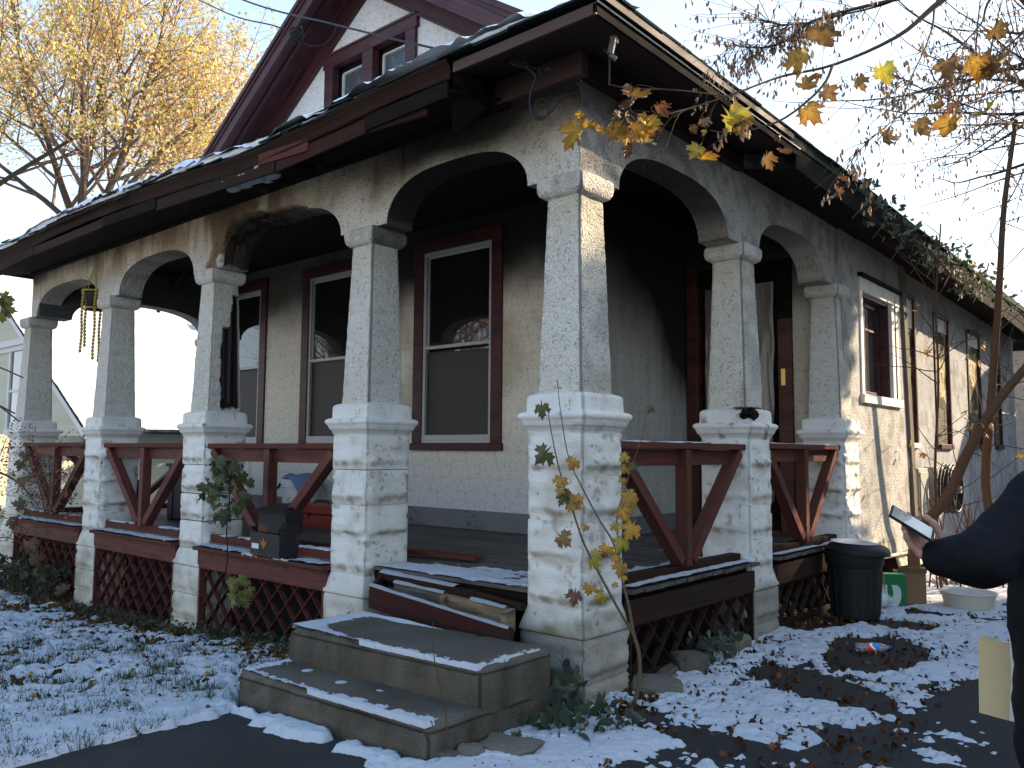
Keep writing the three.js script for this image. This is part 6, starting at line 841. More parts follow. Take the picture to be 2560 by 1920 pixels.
// unseen oaks added beyond the right edge, crowns shaped to shade drive and lawn
for (const [x, y, z, rx, ry, rz, s, n, l] of [[6.2, 7.7, -12.5, 2.1, 1.6, 1.6, 1, 5600, 'unseen brown-leaved oak added behind the neighbour house corner to block sun'], [9.0, 5.6, -2.6, 2.6, 2.6, 2.4, 2, 5200, 'rounder unseen brown-leaved oak added beside the driveway to block sun']]) {
  const t = thing('shade_oak', l, 'tree'), r = rng(300 + s), sites = [], w = []; w.push(tube([V3(x, -.1, z), V3(x, y - ry * .4, z)], [.22, .14], 8));
  for (let k = 0; k < 9; k++) { const a = k * .7, e = V3(x + Math.cos(a) * rx * .7, y + ry * (r() - .3), z + Math.sin(a) * rz * .7); w.push(tube(curve([V3(x, y - ry * .5, z), V3(x, y, z).lerp(e, .5), e], 6), [.1, .08, .06, .05, .04, .03, .02], 6)); }
  mesh(t, 'trunk', w, M.bark); for (let k = 0; k < n; k++) { const a = r() * 6.283, c = r() * 2 - 1, q = Math.cbrt(r()) * (.8 + .35 * n3(a * 1.4, c * 3, s)), m = Math.sqrt(1 - c * c); if (n3(a * 2, c * 3.5 + s, q * 3) > .36) sites.push(V3(x + Math.cos(a) * m * rx * q, y + c * ry * q, z + Math.sin(a) * m * rz * q)); }
  leafCloud(t, 'crown', sites, [bentLeaf(30, .26, 1.3), bentLeaf(33, .26, 1.3)], M.leafAny, r, .6, 1.2, [[.16, .08, .035], [.12, .06, .03]]);
}
{ const t = thing('added_shade_hedge', 'unseen hedge added behind the stucco house to shade the cream house', 'hedge'), r = rng(77), sites = []; for (let k = 0; k < 9000; k++) sites.push(V3(-11.6 + (r() - .5) * 1.3, -.3 + 3.9 * r(), -7 - 15 * r())); mesh(t, 'stems', Array.from({ length: 14 }, (_, k) => tube([V3(-11.6, -.5, -7.4 - k * 1.05), V3(-11.6, 3.1, -7.4 - k * 1.05)], [.05, .02], 5)), M.bark); leafCloud(t, 'foliage', sites, [bentLeaf(30, .3, 1.6)], M.leafAny, r, .6, 1.2, [[.03, .05, .025]]); }  // hidden hedge added to cast shade on the cream house wall
for (const [x, z, s, l] of [[-21, 12.5, 1, 'bare street tree behind the viewer on the far left'], [-30, 15.5, 2, 'bare street tree behind the viewer, farthest along the street'], [-15, 14, 3, 'bare street tree behind the viewer, nearest the house front'], [-26, 21, 4, 'bare tree on the far side of the street, middle of three'], [-35, 22, 5, 'bare tree on the far side of the street, leftmost of three'], [-17, 22, 6, 'bare tree on the far side of the street, nearest the white house']]) { const t = thing('street_tree', l, 'tree'), r = rng(900 + s), out = { wood: [], twigs: [], sites: [] }; out.wood.push(tube([V3(x, -.1, z), V3(x, 2.6, z)], [.25, .2], 8)); for (let k = 0; k < 6; k++) grow(V3(x, 2.5, z), V3((r() - .5) * 1.6, 1, (r() - .5) * 1.6), 4.6, .14, 1, r, out, { wob: .22, lift: .04, max: 4, leaves: 1, spread: .4, kids: [3, 4, 4, 3], t0: .3 }); mesh(t, 'trunk', out.wood, M.bark); mesh(t, 'twigs', out.twigs, M.twig).userData.kind = 'stuff'; leafCloud(t, 'leaves', out.sites, [bentLeaf(35, .13, 1)], M_foliage, r, .6, 1.1, [[.28, .17, .07]]); }
// saplings and stems by the sun room
{
  const stem = (name, label, pts, r0, r1, twigsN, seed, leavesN = 0) => { const t = thing(name, label, 'sapling'), r = rng(seed), c = curve(pts, 26), tw = []; mesh(t, 'trunk', tube(c, c.map((_, i) => lerp(r0, r1, i / 26)), 9), std({ color: col(.115, .066, .038), bumpMap: scaled(T_barkB, 4, 1), bumpScale: .006, roughness: .9 })); const tips = [];
    for (let k = 0; k < twigsN; k++) { const p = c[Math.floor(lerp(.25, 1, r()) * 26)], d = rv(r).addScaledVector(V3(0, 1, 0), .35).normalize(), q = [p.clone()]; for (let j = 1; j <= 5; j++) { d.addScaledVector(rv(r), .4).normalize(); q.push(q[j - 1].clone().addScaledVector(d, .07 + .12 * r())); } tw.push(tube(q, [.007, .006, .005, .004, .003, .002], 4)); tips.push(q[5], q[4]); }
    if (tw.length) mesh(t, 'twigs', tw, M.twig).userData.kind = 'stuff'; for (let k = 0; k < leavesN; k++) { const o = mesh(t, 'leaf', bentLeaf(seed + k, .09, 1.2), leafMats[k % 5 === 4 ? 4 : k % 2]); o.position.copy(tips[k % tips.length]); o.rotation.set(r() * 6, r() * 6, r() * 6); } return t; };
  stem('leaning_sapling', 'thick tan sapling trunk leaning right across the boarded windows', [V3(.40, -.05, -5.75), at(2290, 1350, 9.1), at(2370, 1240, 9.2), at(2420, 1130, 9.25), at(2490, 1010, 9.3), at(2580, 900, 9.35), at(2680, 760, 9.4)], .068, .042, 30, 5, 12);
  stem('upright_sapling', 'thinner upright sapling trunk behind the leaning one', [V3(1.1, -.05, -7.4), at(2468, 1240, 10.4), at(2478, 1000, 10.4), at(2496, 760, 10.4), at(2510, 520, 10.4), at(2540, 300, 10.4)], .065, .025, 36, 8, 8);
  stem('slender_sapling', 'slender straight brown stem in front of the corner board', [V3(.62, -.05, -5.9), at(2338, 1180, 8.9), at(2346, 960, 8.9), at(2340, 760, 8.9), at(2352, 560, 8.9)], .016, .008, 22, 13, 6);
  // reddish suckers at the foot
  const t = thing('sucker_thicket', 'thicket of thin reddish stems at the foot of the saplings', 'shrub'), r = rng(66); for (let k = 0; k < 46; k++) { const b = V3(.35 + 1.1 * r(), -.03, -6.2 - 1.6 * r()), q = [b], d = V3((r() - .5) * .5, 1, (r() - .5) * .5); for (let j = 1; j <= 5; j++) { d.addScaledVector(rv(r), .3).normalize(); q.push(q[j - 1].clone().addScaledVector(d, .12 + .16 * r())); } mesh(t, 'stem', tube(q, [.011, .010, .009, .007, .005, .003], 5), M_sucker()); }
}
function M_sucker() { return M.sucker ??= std({ color: col(.16, .06, .035), roughness: .8 }); }
{ // young maple against the corner pillar
  const t = thing('maple_sapling', 'young maple sapling with yellow leaves leaning on the corner pillar', 'sapling'), dd = 5.02, q = (x, y, d = dd) => at(800 + x * .42194, (y > 1659 ? 0 : 0) + y, d);
  const G = (x, y, d = dd) => at(800 + x * .42194, 1220 + y * .42194, d), U = (x, y, d = dd) => at(800 + x * .42194, 600 + y * .42194, d), m = std({ color: col(.13, .09, .055), roughness: .85 });
  const tb = (p, r0, r1, n = 20) => { const c = curve(p, n); mesh(t, 'stem', tube(c, c.map((_, i) => lerp(r0, r1, i / n)), 6), m); };
  tb([G(1850, 1310), G(1890, 1160), G(1890, 980), G(1860, 870), G(1830, 700), G(1790, 540)], .016, .008); tb([G(1860, 870), G(1780, 740), G(1640, 480), G(1560, 320), G(1490, 110), U(1440, 1440), U(1390, 1240), U(1350, 1010), U(1345, 960)], .009, .002); tb([G(1790, 540), G(1740, 330), G(1650, 180), U(1560, 1480), U(1480, 1310), U(1430, 1050), U(1405, 830)], .007, .0022); tb([G(1790, 540), G(1770, 360), G(1760, 160), U(1800, 1500), U(1850, 1330), U(1900, 1190), U(1935, 1020)], .006, .0018);
  const r = rng(12), L = [[G, 1830, 50, .17, 1], [G, 1800, 130, .15, 0], [G, 1750, 220, .10, 3], [G, 1845, 230, .17, 0], [G, 1790, 320, .15, 3], [G, 1700, 360, .13, 0], [G, 1640, 380, .10, 3], [G, 1620, 430, .12, 3], [G, 1750, 400, .09, 0], [G, 1790, 460, .15, 1], [G, 1600, 590, .12, 1], [G, 1670, 640, .13, 3], [G, 1510, 630, .14, 4], [G, 1430, 290, .16, 2], [G, 1570, 225, .07, 1], [G, 1745, 565, .06, 1], [G, 1800, 525, .06, 0], [G, 1500, 70, .15, 1], [G, 1535, 50, .10, 1], [G, 1440, 60, .11, 5], [U, 1310, 990, .14, 5], [U, 1330, 1265, .20, 5], [U, 1500, 1315, .13, 1], [U, 1425, 1420, .13, 1], [U, 1450, 1500, .12, 5], [U, 1510, 1545, .15, 1], [U, 1810, 1280, .10, 3], [U, 1805, 1355, .10, 1], [U, 1860, 1330, .09, 5], [U, 1835, 1510, .15, 0], [U, 1790, 1420, .07, 1], [U, 1790, 1600, .12, 0], [U, 1960, 995, .07, 5], [G, 1425, 10, .08, 1], [G, 1670, 390, .08, 4]];
  const mats = [...leafMats, leafM(.10, .12, .03)]; L.forEach(([f, x, y, s, k], i) => { const o = mesh(t, 'leaf', bentLeaf(i * 5 + 3, s * .82, .8), mats[k]); o.position.copy(f(x, y, dd - .02 - .03 * r())); o.lookAt(CAM.x + (r() - .5) * 4, CAM.y + 1 + (r() - .4) * 4, CAM.z + (r() - .5) * 3); o.rotateZ(Math.PI + (r() - .5) * 2); });
}
{ // twig in front of the steps
  const t = thing('bare_twig', 'single thin bare twig standing before the concrete steps', 'twig'), G = (x, y) => at(800 + x * .42194, 1220 + y * .42194, 3.62); const c = curve([G(752, 1500), G(745, 1340), G(715, 1180), G(675, 1000), G(668, 850), G(670, 790)], 14); mesh(t, 'stem', tube(c, c.map((_, i) => lerp(.004, .0015, i / 14)), 5), M.twig); mesh(t, 'side_shoot', tube([G(720, 1200), G(700, 1140), G(690, 1120)], .0014, 4), M.twig);
}
function leafyPlant(name, label, cat, x0, x1, z0, z1, n, h, seed, geo, cols, s = [.6, 1.2], yb = null) {
  const t = thing(name, label, cat), r = rng(seed), sites = [], st = []; for (let k = 0; k < n; k++) { const x = lerp(x0, x1, r()), z = lerp(z0, z1, r()), y = (yb ?? groundY(x, z)) + h * Math.pow(r(), 1.1); sites.push(V3(x, y, z)); if (k % 6 === 0) st.push(tube([V3(x + (r() - .5) * .05, yb ?? groundY(x, z), z), V3(x, y, z)], [.004, .002], 4)); } mesh(t, 'stems', st, M.twig).userData.kind = 'stuff'; leafCloud(t, 'foliage', sites, geo, M_foliage, r, s[0], s[1], cols); return t;
}
const ovate = (s) => { const sh = new THREE.Shape(); sh.moveTo(0, -.5 * s); sh.bezierCurveTo(.34 * s, -.3 * s, .30 * s, .2 * s, 0, .5 * s); sh.bezierCurveTo(-.30 * s, .2 * s, -.34 * s, -.3 * s, 0, -.5 * s); const g = new THREE.ShapeGeometry(sh, 6), p = g.attributes.position; for (let i = 0; i < p.count; i++) p.setZ(i, .25 * s * (p.getY(i) / s) ** 2 - .5 * Math.abs(p.getX(i)) * .6); g.computeVertexNormals(); return tint(g, 1, 1, 1); };
const GREEN = [[.03, .055, .02], [.04, .07, .025], [.025, .045, .018], [.06, .085, .03]];
leafyPlant('broadleaf_weed', 'dark green broadleaf weed between steps and corner pillar foot', 'weed', -.08, .12, .10, .38, 42, .26, 1, [ovate(.13), ovate(.10)], GREEN);
leafyPlant('trailing_weed', 'dark green weed trailing in snow before the corner pillar', 'weed', .16, .48, .10, .62, 80, .13, 2, [ovate(.12), ovate(.09)], GREEN);
leafyPlant('snowy_weed', 'low green weed under snow beside the flat grey slab', 'weed', .0, .26, .38, .62, 30, .10, 6, [ovate(.11)], GREEN);
leafyPlant('yellow_green_leaf_plant', 'pale yellow-green drooping leaves by the flat slab', 'weed', .10, .24, .78, .86, 8, .07, 3, [bentLeaf(5, .10, .7)], [[.20, .20, .06]]);
leafyPlant('lattice_weed', 'green weed with pointed leaves below the side lattice', 'weed', .02, .22, -1.75, -1.25, 70, .22, 4, [ovate(.10), bentLeaf(4, .08)], GREEN);
leafyPlant('step_ivy', 'green ivy growing up beside the upper concrete step', 'ivy', -1.84, -1.68, .25, .95, 90, .40, 5, [ovate(.085), bentLeaf(9, .06)], GREEN);
leafyPlant('ground_ivy', 'low ivy and leaves along the front lattice feet', 'ivy', -6.9, -1.7, .02, .32, 620, .11, 15, [ovate(.06), bentLeaf(9, .05)], [...GREEN, [.09, .06, .025]]);
{ // grape vine climbing the damaged pillar
  const t = thing('grape_vine', 'green vine with large drooping leaves climbing the damaged pillar', 'vine'), r = rng(24), G = (x, y, d = 7.25) => at(500 + x * .19293, 1080 + y * .19293, d), sites = [];
  mesh(t, 'stem', tube(curve([V3(-4.12, -.2, .18), G(360, 1640), G(345, 1300), G(375, 950), G(385, 600), G(300, 420)], 20), .006, 5), M.black);
  for (let k = 0; k < 74; k++) { const a = r(), y = lerp(380, 1080, a), w = a < .3 ? 130 : a < .75 ? 290 : 230; const cl = n3(a * 9, 3, k * .3) * 70; sites.push(G(320 + (r() - .5) * 2 * w * (.6 + .75 * r()) + cl - 40, y + 90 * (r() - .3), 7.0 + .4 * r())); } const g = [bentLeaf(3, .15, .8), bentLeaf(8, .13, .9), bentLeaf(14, .14, 1)], m = std({ color: 0xffffff, roughness: .7, side: THREE.DoubleSide });
  const cols = [[.045, .075, .02], [.06, .10, .025], [.03, .05, .018], [.12, .15, .04]]; const low = []; for (let k = 0; k < 14; k++) low.push(at(610 - 40 + 50 * r(), 1450 + 55 * r(), 6.95 + .1 * r())); [...sites, ...low].forEach((p, i) => { const o = mesh(t, 'leaf', g[i % 3], M_vine(i, i >= sites.length)); o.position.copy(p); o.rotation.set((r() - .5) * 1.6 + .2, (r() - .5) * 2.6 + .5, Math.PI + (r() - .5) * 1.4); const s = .5 + .6 * r(); o.scale.set(s, s, s); });
}
function M_vine(i, low) { M.vine ??= [[.09, .135, .035], [.14, .19, .05], [.05, .08, .025], [.20, .15, .05], [.26, .28, .07]].map(c => leafM(...c)); return M.vine[low ? 4 : i % 9 === 8 ? 3 : i % 3]; }
{ // red-brown seedy shrub at the left end
  const t = thing('seedy_shrub', 'rust-brown shrub with fine seed heads at the left end of the porch', 'shrub'), r = rng(55), st = [], sites = [], lf = [];
  const stem = (a, b, c, r0, n) => { const p = curve([a, b, c], 14); st.push(tube(p, p.map((_, i) => lerp(r0, .003, i / 14)), 5)); for (let k = 0; k < n; k++) { const q = p[5 + Math.floor(r() * 10)] ?? c, d = rv(r).normalize(), e = [q.clone()]; for (let j = 1; j <= 3; j++) { d.addScaledVector(rv(r), .6).normalize(); e.push(e[j - 1].clone().addScaledVector(d, .10 + .08 * r())); for (let s = 0; s < 7; s++) sites.push(e[j].clone().addScaledVector(rv(r), .13)); } st.push(tube(e, .0022, 3)); } };
  const D = 10.2, A = (x, y, d = D) => at(x * .2893, 1060 + y * .2893, d);
  stem(A(-420, 300), A(120, 480), A(390, 780), .02, 14); stem(A(390, 780, 10), A(340, 560), A(220, 240), .010, 12); stem(A(390, 790, 10), A(430, 560), A(420, 260), .010, 14); stem(A(400, 800), A(560, 560), A(640, 380), .008, 14); stem(A(-500, 900), A(-60, 780), A(220, 900), .012, 8); stem(A(-500, 1400, 9.9), A(0, 1260, 9.9), A(220, 1130, 9.9), .016, 3); stem(A(-300, 1100), A(60, 980), A(210, 1060), .010, 2); stem(A(-420, 420, 10.6), A(-50, 330, 10.6), A(60, 120, 10.6), .012, 10);
  for (const [a, b] of [[A(-450, -330, 10.8), A(170, -20, 10.8)], [A(-450, -220, 10.8), A(130, -90, 10.8)], [A(-350, -480, 10.8), A(200, -400, 10.8)]]) st.push(tube(curve([a, a.clone().lerp(b, .5).add(V3(0, .1, 0)), b], 8), .010, 5));
  mesh(t, 'stems', st, M.twig).userData.kind = 'stuff'; leafCloud(t, 'seed_heads', sites, [ovate(.035)], M_foliage, r, .5, 1.3, [[.20, .09, .035], [.26, .13, .05], [.13, .06, .03]]);
  [[205, 280, .16], [170, 340, .14], [190, 480, .14], [105, 850, .16], [180, 700, .18], [270, 1030, .20], [300, 1160, .22], [340, 1300, .2], [525, 1450, .15], [560, 1420, .14]].forEach(([x, y, s], i) => { const o = mesh(t, 'leaf', bentLeaf(i + 70, s, .8), [leafM(.16, .10, .04), leafM(.10, .085, .03), leafM(.24, .17, .07)][i % 3]); o.position.copy(A(x, y, 9.8)); o.lookAt(CAM.x + (r() - .5) * 4, CAM.y + (r() - .5) * 3, CAM.z); o.rotateZ(r() * 6); });
  [[10, 500, .2], [40, 440, .22], [70, 560, .2], [20, 640, .2], [90, 480, .16]].forEach(([x, y, s], i) => { const o = mesh(t, 'leaf', bentLeaf(i + 170, s, .8), [leafM(.12, .15, .03), leafM(.30, .26, .04)][i > 2 ? 1 : 0]); o.position.copy(at(x * .24, 640 + y * .198 + 20, 10.6)); o.lookAt(CAM); o.rotateZ(r() * 6); });
}
leafyPlant('end_bush', 'dark green bush at the foot of the far left lattice', 'bush', -9.6, -7.5, .05, .42, 620, .42, 25, [ovate(.09), bentLeaf(19, .08)], [[.02, .035, .014], [.03, .045, .018], [.04, .04, .018]]);
{ // creeper on the side eave
  const t = thing('eave_creeper', 'green creeper hanging from the decayed side eave', 'creeper'), r = rng(33), sites = [], st = []; const K = [[-4.0, 4.05, 60, .2], [-4.6, 4.0, 90, .28], [-5.2, 3.9, 90, .3], [-5.9, 3.85, 60, .25], [-6.6, 3.95, 120, .3], [-7.4, 4.0, 170, .38], [-8.1, 3.9, 170, .38], [-9, 4.0, 120, .35], [-10.5, 3.95, 90, .4]];
  for (const [z, y, n, s] of K) { for (let k = 0; k < n * .6; k++) sites.push(V3(.50 + (r() - .4) * s, y + (r() - .5) * s * 1.3 + .05, z + (r() - .5) * s * 2.2)); st.push(tube(curve([V3(.46, y + .15, z - .4), V3(.52, y - .05, z), V3(.48, y - .2 - s * .3, z + .3)], 8), .005, 4)); }
  st.push(tube(curve([V3(.50, 3.98, -5.6), V3(.52, 3.95, -6.6), V3(.50, 3.86, -7.4), V3(.5, 3.84, -8.2)], 16), .022, 6)); mesh(t, 'stems', st, M.twig).userData.kind = 'stuff'; leafCloud(t, 'foliage', sites, [ovate(.10), ovate(.075)], M_foliage, r, .6, 1.3, [[.05, .09, .025], [.035, .06, .02], [.08, .10, .03], [.10, .07, .04]]);
}
// ---------------------------------------------------------------- wires
{
  const t = thing('service_cable', 'upper black overhead cable running down to the porch corner', 'cable'), c = curve([at(200, -190, 13), at(608, 0, 9.2), at(840, 62, 7.4), at(1060, 115, 6.2), at(1290, 162, 5.32)], 40); mesh(t, 'wire', tube(c, .009, 6), M.rubber);
  const G = (x, y, d = 5.25) => at(800 + x * .42194, y * .42194, d);
  mesh(t, 'wire_clamp', [tube(curve([G(1130, 370), G(1160, 362), G(1225, 380), G(1225, 395), G(1160, 392), G(1130, 375)], 20), .004, 5), tube([G(1120, 368), G(1250, 400), G(1360, 412)], .0035, 5)], M.black); mesh(t, 'hook', [tube(curve([G(1300, 405), G(1305, 445), G(1330, 440), G(1345, 410)], 10), .004, 5), beam(G(1335, 412, 5.2), G(1365, 412, 5.2), .02, .02)], M.black);
  mesh(t, 'drip_loop', tube(curve([G(1215, 395), G(1275, 450), G(1255, 520), G(1242, 600), G(1260, 680), G(1300, 710), G(1345, 680), G(1355, 620), G(1320, 585), G(1280, 610), G(1275, 670), G(1310, 700), G(1370, 660), G(1425, 580), G(1450, 560), G(1530, 545), G(1545, 520), G(1520, 490)], 90), .0065, 6), std({ color: col(.012, .015, .03), roughness: .4 }));
}
{
  const t = thing('telephone_cable', 'thin black cable ending in a tangled knot at the left rake board', 'cable'), c = curve([at(150, -170, 12.5), at(497, 0, 9), at(600, 45, 8.3), at(690, 66, 7.95), at(735, 85, 7.85)], 30); mesh(t, 'wire', tube(c, .007, 5), M.rubber); const r = rng(8), k = at(742, 88, 7.82), pts = []; for (let i = 0; i < 26; i++) pts.push(k.clone().addScaledVector(rgt, (r() - .5) * .14).addScaledVector(upv, (r() - .5) * .17).addScaledVector(fwd, (r() - .5) * .05)); mesh(t, 'knot', tube(curve(pts, 160), .006, 5), M.black);
  mesh(t, 'slack_loop', tube(curve([k, at(765, 112, 7.8), at(805, 112, 7.8), at(832, 88, 7.8), at(843, 62, 7.8)], 20), .006, 5), M.rubber); mesh(t, 'tie', tube([at(690, 64, 7.95), at(697, 84, 7.9)], .004, 4), M.rubber);
}
{
  const t = thing('eave_aerial', 'thin black rod with clamps rising from the porch eave corner', 'aerial'), G = (x, y, d = 4.95) => at(800 + x * .42194, y * .42194, d); mesh(t, 'rod', tube([G(1712, 500), G(1715, 330), G(1738, 200), G(1752, 40), G(1760, -120)], [.006, .007, .007, .006, .005], 6), M.black); mesh(t, 'clamp', [beam(G(1720, 320), G(1742, 215), .035, .03), beam(G(1712, 330), G(1755, 350), .025, .03), beam(G(1738, 215), G(1745, 260), .05, .02)], std({ color: col(.12, .11, .10), roughness: .5, metalness: .5 })); mesh(t, 'bracket', beam(G(1690, 300, 5.0), G(1750, 345, 4.95), .02, .03), M.black);
}

// ---------------------------------------------------------------- the person at the right edge
{
  const t = thing('person', 'person in a black winter coat holding a phone, cut by the right edge', 'person');
  const sdf = (caps, lo, hi, cell, k) => { // smooth union of tapered capsules meshed with marching cubes
    const s = Math.max(hi[0] - lo[0], hi[1] - lo[1], hi[2] - lo[2]), n = Math.min(150, Math.ceil(s / cell)), mc = new MarchingCubes(n, new THREE.MeshBasicMaterial(), false, false, 400000); mc.isolation = 0; const c = [0, 1, 2].map(i => (lo[i] + hi[i]) / 2), h = s / 2;
    for (let z = 0; z < n; z++) for (let y = 0; y < n; y++) for (let x = 0; x < n; x++) { const p = [x, y, z].map((q, i) => c[i] + (q - n / 2) / (n / 2) * h); let d = 9; for (const [a, b, ra, rb, fx] of caps) { const ab = [b[0] - a[0], b[1] - a[1], b[2] - a[2]], ap = [p[0] - a[0], p[1] - a[1], p[2] - a[2]], L = ab[0] ** 2 + ab[1] ** 2 + ab[2] ** 2 || 1e-9, u = clamp((ap[0] * ab[0] + ap[1] * ab[1] + ap[2] * ab[2]) / L); const e = Math.hypot(ap[0] - ab[0] * u, ap[1] - ab[1] * u, (ap[2] - ab[2] * u) * (fx ?? 1)) - lerp(ra, rb, u); const q = clamp(.5 + .5 * (d - e) / k); d = lerp(d, e, q) - k * q * (1 - q); } mc.field[x + y * n + z * n * n] = -d; }
    mc.update(); const cnt = mc.count, P = mc.positionArray.slice(0, cnt * 3), N = mc.normalArray.slice(0, cnt * 3); for (let i = 0; i < P.length; i += 3) for (let j = 0; j < 3; j++) P[i + j] = c[j] + P[i + j] * h; const g = new THREE.BufferGeometry(); g.setAttribute('position', new THREE.Float32BufferAttribute(P, 3)); g.setAttribute('normal', new THREE.Float32BufferAttribute(N, 3)); g.deleteAttribute('normal'); const w = mergeVertices(g, 1e-4); w.computeVertexNormals(); return w; };
  const skin = std({ color: col(.42, .24, .19), roughness: .55 }), coat = std({ color: col(.0075, .0075, .010), roughness: .75, bumpMap: scaled(T_paintB, 6), bumpScale: .004 }), pants = std({ color: col(.012, .013, .018), roughness: .9 });
  const zc = 1.385, xc = 2.702, hd = [2.78, 1.66, 1.30], A3 = v => [v.x, v.y, v.z];
  // near arm raised to the phone, far arm lowered to the folder
  const shL = [2.665, 1.42, 1.54], elL = A3(at(2455, 1398, 2.18)), wrL = A3(at(2352, 1392, 2.24)), shR = [2.74, 1.40, 1.18], elR = [2.78, 1.10, 1.12], wrR = [2.63, .93, 1.32], hn = V3(.36, .78, .52).normalize();
  // body of one skin surface: head, neck, hands
  const head = sdf([[[hd[0], hd[1] + .05, hd[2]], [hd[0] + .02, hd[1] + .02, hd[2]], .085, .092], [[hd[0] - .03, hd[1] - .07, hd[2]], [hd[0] - .045, hd[1] - .085, hd[2]], .055, .045], [[hd[0] + .01, hd[1] - .05, hd[2]], [xc + .01, 1.40, zc], .055, .065], [[hd[0] - .085, hd[1] + .01, hd[2]], [hd[0] - .108, hd[1] - .03, hd[2]], .011, .017], [[hd[0] - .085, hd[1] - .062, hd[2] - .02], [hd[0] - .085, hd[1] - .062, hd[2] + .02], .011, .011], [[hd[0] + .02, hd[1] - .02, hd[2] + .082], [hd[0] + .015, hd[1] + .02, hd[2] + .086], .014, .017], [[hd[0] + .02, hd[1] - .02, hd[2] - .082], [hd[0] + .015, hd[1] + .02, hd[2] - .086], .014, .017]], [2.58, 1.34, 1.1], [2.98, 1.84, 1.5], .004, .02);
  const hand = (w, dir, side, curl, palmN) => { const caps = [], D = V3(...dir).normalize(), S = V3(...side).normalize(), Nn = V3(...palmN).normalize(), W0 = V3(...w), A = v => [v.x, v.y, v.z]; const pt = (a, b, c) => W0.clone().addScaledVector(D, a).addScaledVector(S, b).addScaledVector(Nn, c);
    caps.push([A(pt(-.05, 0, 0)), A(pt(.0, 0, 0)), .028, .027]); for (const b of [-.024, -.008, .008, .024]) caps.push([A(pt(.0, b * .6, 0)), A(pt(.082, b * 1.25, 0)), .016, .0125]);
    [[-.031, .036, .026, .020], [-.010, .042, .029, .021], [.011, .039, .027, .020], [.031, .030, .022, .018]].forEach(([b, l1, l2, l3], i) => { let p = pt(.084, b, 0), a = curl; for (const [l, rr] of [[l1, .0098], [l2, .009], [l3, .008]]) { const d = D.clone().multiplyScalar(Math.cos(a)).addScaledVector(Nn, Math.sin(a)), q = p.clone().addScaledVector(d, l); caps.push([A(p), A(q), rr, rr * .92]); p = q; a += curl * 1.1; } });
    let p = pt(.018, -.026, .006); for (const [dx, ds, dn, rr] of [[.028, -.028, .016, .0125], [.030, -.010, .018, .0105], [.024, .002, .008, .009]]) { const q = p.clone().addScaledVector(D, dx).addScaledVector(S, ds).addScaledVector(Nn, dn); caps.push([A(p), A(q), rr, rr * .92]); p = q; }
    const c = pt(.06, 0, 0), R = .13; return sdf(caps, [c.x - R, c.y - R, c.z - R], [c.x + R, c.y + R, c.z + R], .003, .006); };
  const hL = hand(A3(at(2385, 1394, 2.24).addScaledVector(hn, -.026)), A3(at(2226, 1290, 2.275).sub(at(2345, 1362, 2.235))), A3(hn.clone().cross(at(2226, 1290, 2.275).sub(at(2345, 1362, 2.235)))), .36, A3(hn)), hR = hand(wrR, [-.75, -.50, .25], [.35, -.6, -.3], .6, [-.2, .3, .9]);
  mesh(t, 'body', [head, hL, hR], skin);
  const eye = (s) => new THREE.SphereGeometry(.0115, 14, 10).translate(hd[0] - .077, hd[1] + .012, hd[2] + s * .032); mesh(t, 'eyes', [eye(-1), eye(1)], std({ color: col(.6, .58, .55), roughness: .2 })); mesh(t, 'lips', new THREE.CapsuleGeometry(.006, .034, 4, 8).rotateX(Math.PI / 2).translate(hd[0] - .094, hd[1] - .062, hd[2]), std({ color: col(.30, .12, .10), roughness: .5 }));
  mesh(t, 'hair', sdf([[[hd[0] + .02, hd[1] + .07, hd[2]], [hd[0] + .035, hd[1] + .03, hd[2]], .092, .095], [[hd[0] + .07, hd[1] - .02, hd[2]], [hd[0] + .08, hd[1] - .12, hd[2]], .06, .05]], [2.62, 1.45, 1.12], [3.02, 1.87, 1.48], .006, .03), std({ color: col(.02, .014, .01), roughness: .6 }));
  const coatG = sdf([[[xc, 1.36, zc], [xc + .01, 1.08, zc], .15, .155, .78], [[xc + .01, 1.08, zc], [xc + .02, .74, zc], .155, .175, .80], [[xc + .02, 1.44, zc - .06], [xc + .02, 1.44, zc + .06], .075, .075], [shL, [xc, 1.38, zc], .085, .1], [shR, [xc, 1.38, zc], .085, .1], [shL, elL, .080, .072], [elL, wrL, .070, .048], [shR, elR, .084, .078], [elR, wrR, .075, .050], [[xc + .06, 1.46, zc - .07], [xc + .06, 1.46, zc + .07], .07, .07]], [2.28, .5, .86], [3.06, 1.62, 1.9], .0105, .045);
  { const p = coatG.attributes.position; for (let i = 0; i < p.count; i++) { const a = V3(p.getX(i), p.getY(i), p.getZ(i)), n = V3().fromBufferAttribute(coatG.attributes.normal, i), d = .020 * (fbm(a.x * 9, a.y * 14, a.z * 9, 3) - .5) - .012 * Math.abs(fbm(a.x * 16 + a.y * 12, a.y * 18, a.z * 10, 2) - .5); p.setXYZ(i, a.x + n.x * d, a.y + n.y * d, a.z + n.z * d); } coatG.computeVertexNormals(); }
  mesh(t, 'coat', coatG, coat);
  mesh(t, 'trousers', sdf([[[xc + .02, .86, zc + .09], [xc - .01, .48, zc + .10], .10, .075], [[xc - .01, .48, zc + .10], [xc + .03, .09, zc + .10], .072, .06], [[xc + .02, .86, zc - .09], [xc + .02, .48, zc - .10], .10, .075], [[xc + .02, .48, zc - .10], [xc + .06, .09, zc - .10], .072, .06]], [2.38, .02, .95], [3.08, 1.02, 1.8], .012, .03), pants);
  for (const s of [1, -1]) mesh(t, 'shoe', sdf([[[xc + .05 - .03 * (s > 0), .05, zc + s * .10], [xc - .13, .042, zc + s * .11], .05, .042]], [2.42, -.02, zc + s * .1 - .1], [2.82, .2, zc + s * .1 + .1], .006, .02), M.black);
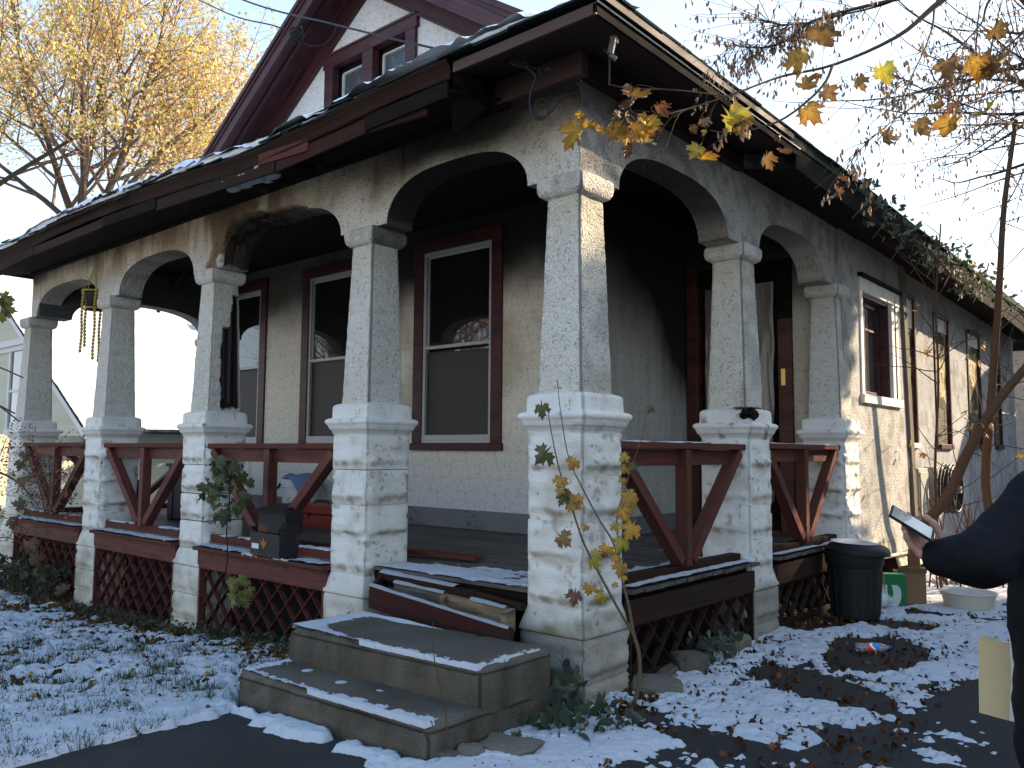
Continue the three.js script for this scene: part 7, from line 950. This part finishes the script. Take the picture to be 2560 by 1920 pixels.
  const ph = thing('phone', 'smartphone held up in the hand of the person at the right', 'phone'), a = at(2226, 1276, 2.275), b = at(2335, 1342, 2.235), n = V3(.22, .93, .30); mesh(ph, 'case', beam(a, b, .009, .072, n, .003), M.black); const off = n.clone().normalize(); mesh(ph, 'display', beam(a.clone().lerp(b, .06).addScaledVector(off, .0046), a.clone().lerp(b, .94).addScaledVector(off, .0046), .001, .066, n, 0), new THREE.MeshPhysicalMaterial({ color: col(.02, .02, .025), roughness: .08, emissive: 0xffffff, emissiveIntensity: .8, emissiveMap: tex(256, 128, (u, v) => { const b = step(.34, .30, Math.abs(u * 2.2 - v * .6 - .9) % .62) * step(.2, .3, u) , k = u > .52 && pn(u * 1.6, v * .5, 9, 77) > .55 ? .15 : 1; return [.36, .50, .66].map(q => q * (.25 + .75 * b) * k); }) }));  // display glow paints a reflected sky crossed by dark branches
  const fo = thing('manila_folder', 'manila folder of white papers held low by the person at the right edge', 'folder'), P = (x, y, d) => at(x, y, d); const sheet = (q, th) => { const g = new THREE.BufferGeometry(), o = fwd.clone().multiplyScalar(th), A = [...q, ...q.map(p => p.clone().add(o))], f = [[0, 1, 2], [0, 2, 3], [4, 6, 5], [4, 7, 6], [0, 4, 5], [0, 5, 1], [1, 5, 6], [1, 6, 2], [2, 6, 7], [2, 7, 3], [3, 7, 4], [3, 4, 0]], a2 = []; for (const t of f) for (const k of t) a2.push(A[k].x, A[k].y, A[k].z); g.setAttribute('position', new THREE.Float32BufferAttribute(a2, 3)); g.computeVertexNormals(); return g; };
  mesh(fo, 'cover', sheet([P(2447, 1600, 2.42), P(2700, 1622, 2.30), P(2700, 1850, 2.30), P(2450, 1782, 2.42)], .004), std({ color: col(.62, .52, .30), roughness: .7 })); mesh(fo, 'tab', sheet([P(2449, 1590, 2.425), P(2490, 1594, 2.41), P(2492, 1606, 2.41), P(2448, 1602, 2.425)], .002), std({ color: col(.62, .52, .30), roughness: .7 }));
  const cv = document.createElement('canvas'); cv.width = 128; cv.height = 128; const c = cv.getContext('2d'); c.fillStyle = '#e8ecf2'; c.fillRect(0, 0, 128, 128);
  const pg = [P(2506, 1603, 2.392), P(2700, 1618, 2.29), P(2700, 1846, 2.29), P(2508, 1797, 2.392)]; mesh(fo, 'paper_stack', sheet(pg, .003), std({ color: col(.74, .77, .82), roughness: .8 })); const ln = []; for (let k = 0; k < 14; k++) { const u0 = .16, u1 = .16 + .5 + .3 * n3(k, 1, 2), v = .10 + k * .055 + .02 * (k > 5), e = (u, v) => pg[0].clone().lerp(pg[1], u).lerp(pg[3].clone().lerp(pg[2], u), v).addScaledVector(fwd, -.0012); ln.push(sheet([e(u0, v), e(u1, v), e(u1, v + .008), e(u0, v + .008)], .0006)); } mesh(fo, 'printed_lines', ln, std({ color: col(.52, .54, .60), roughness: .9 }));
}

renderer.render(scene, camera);
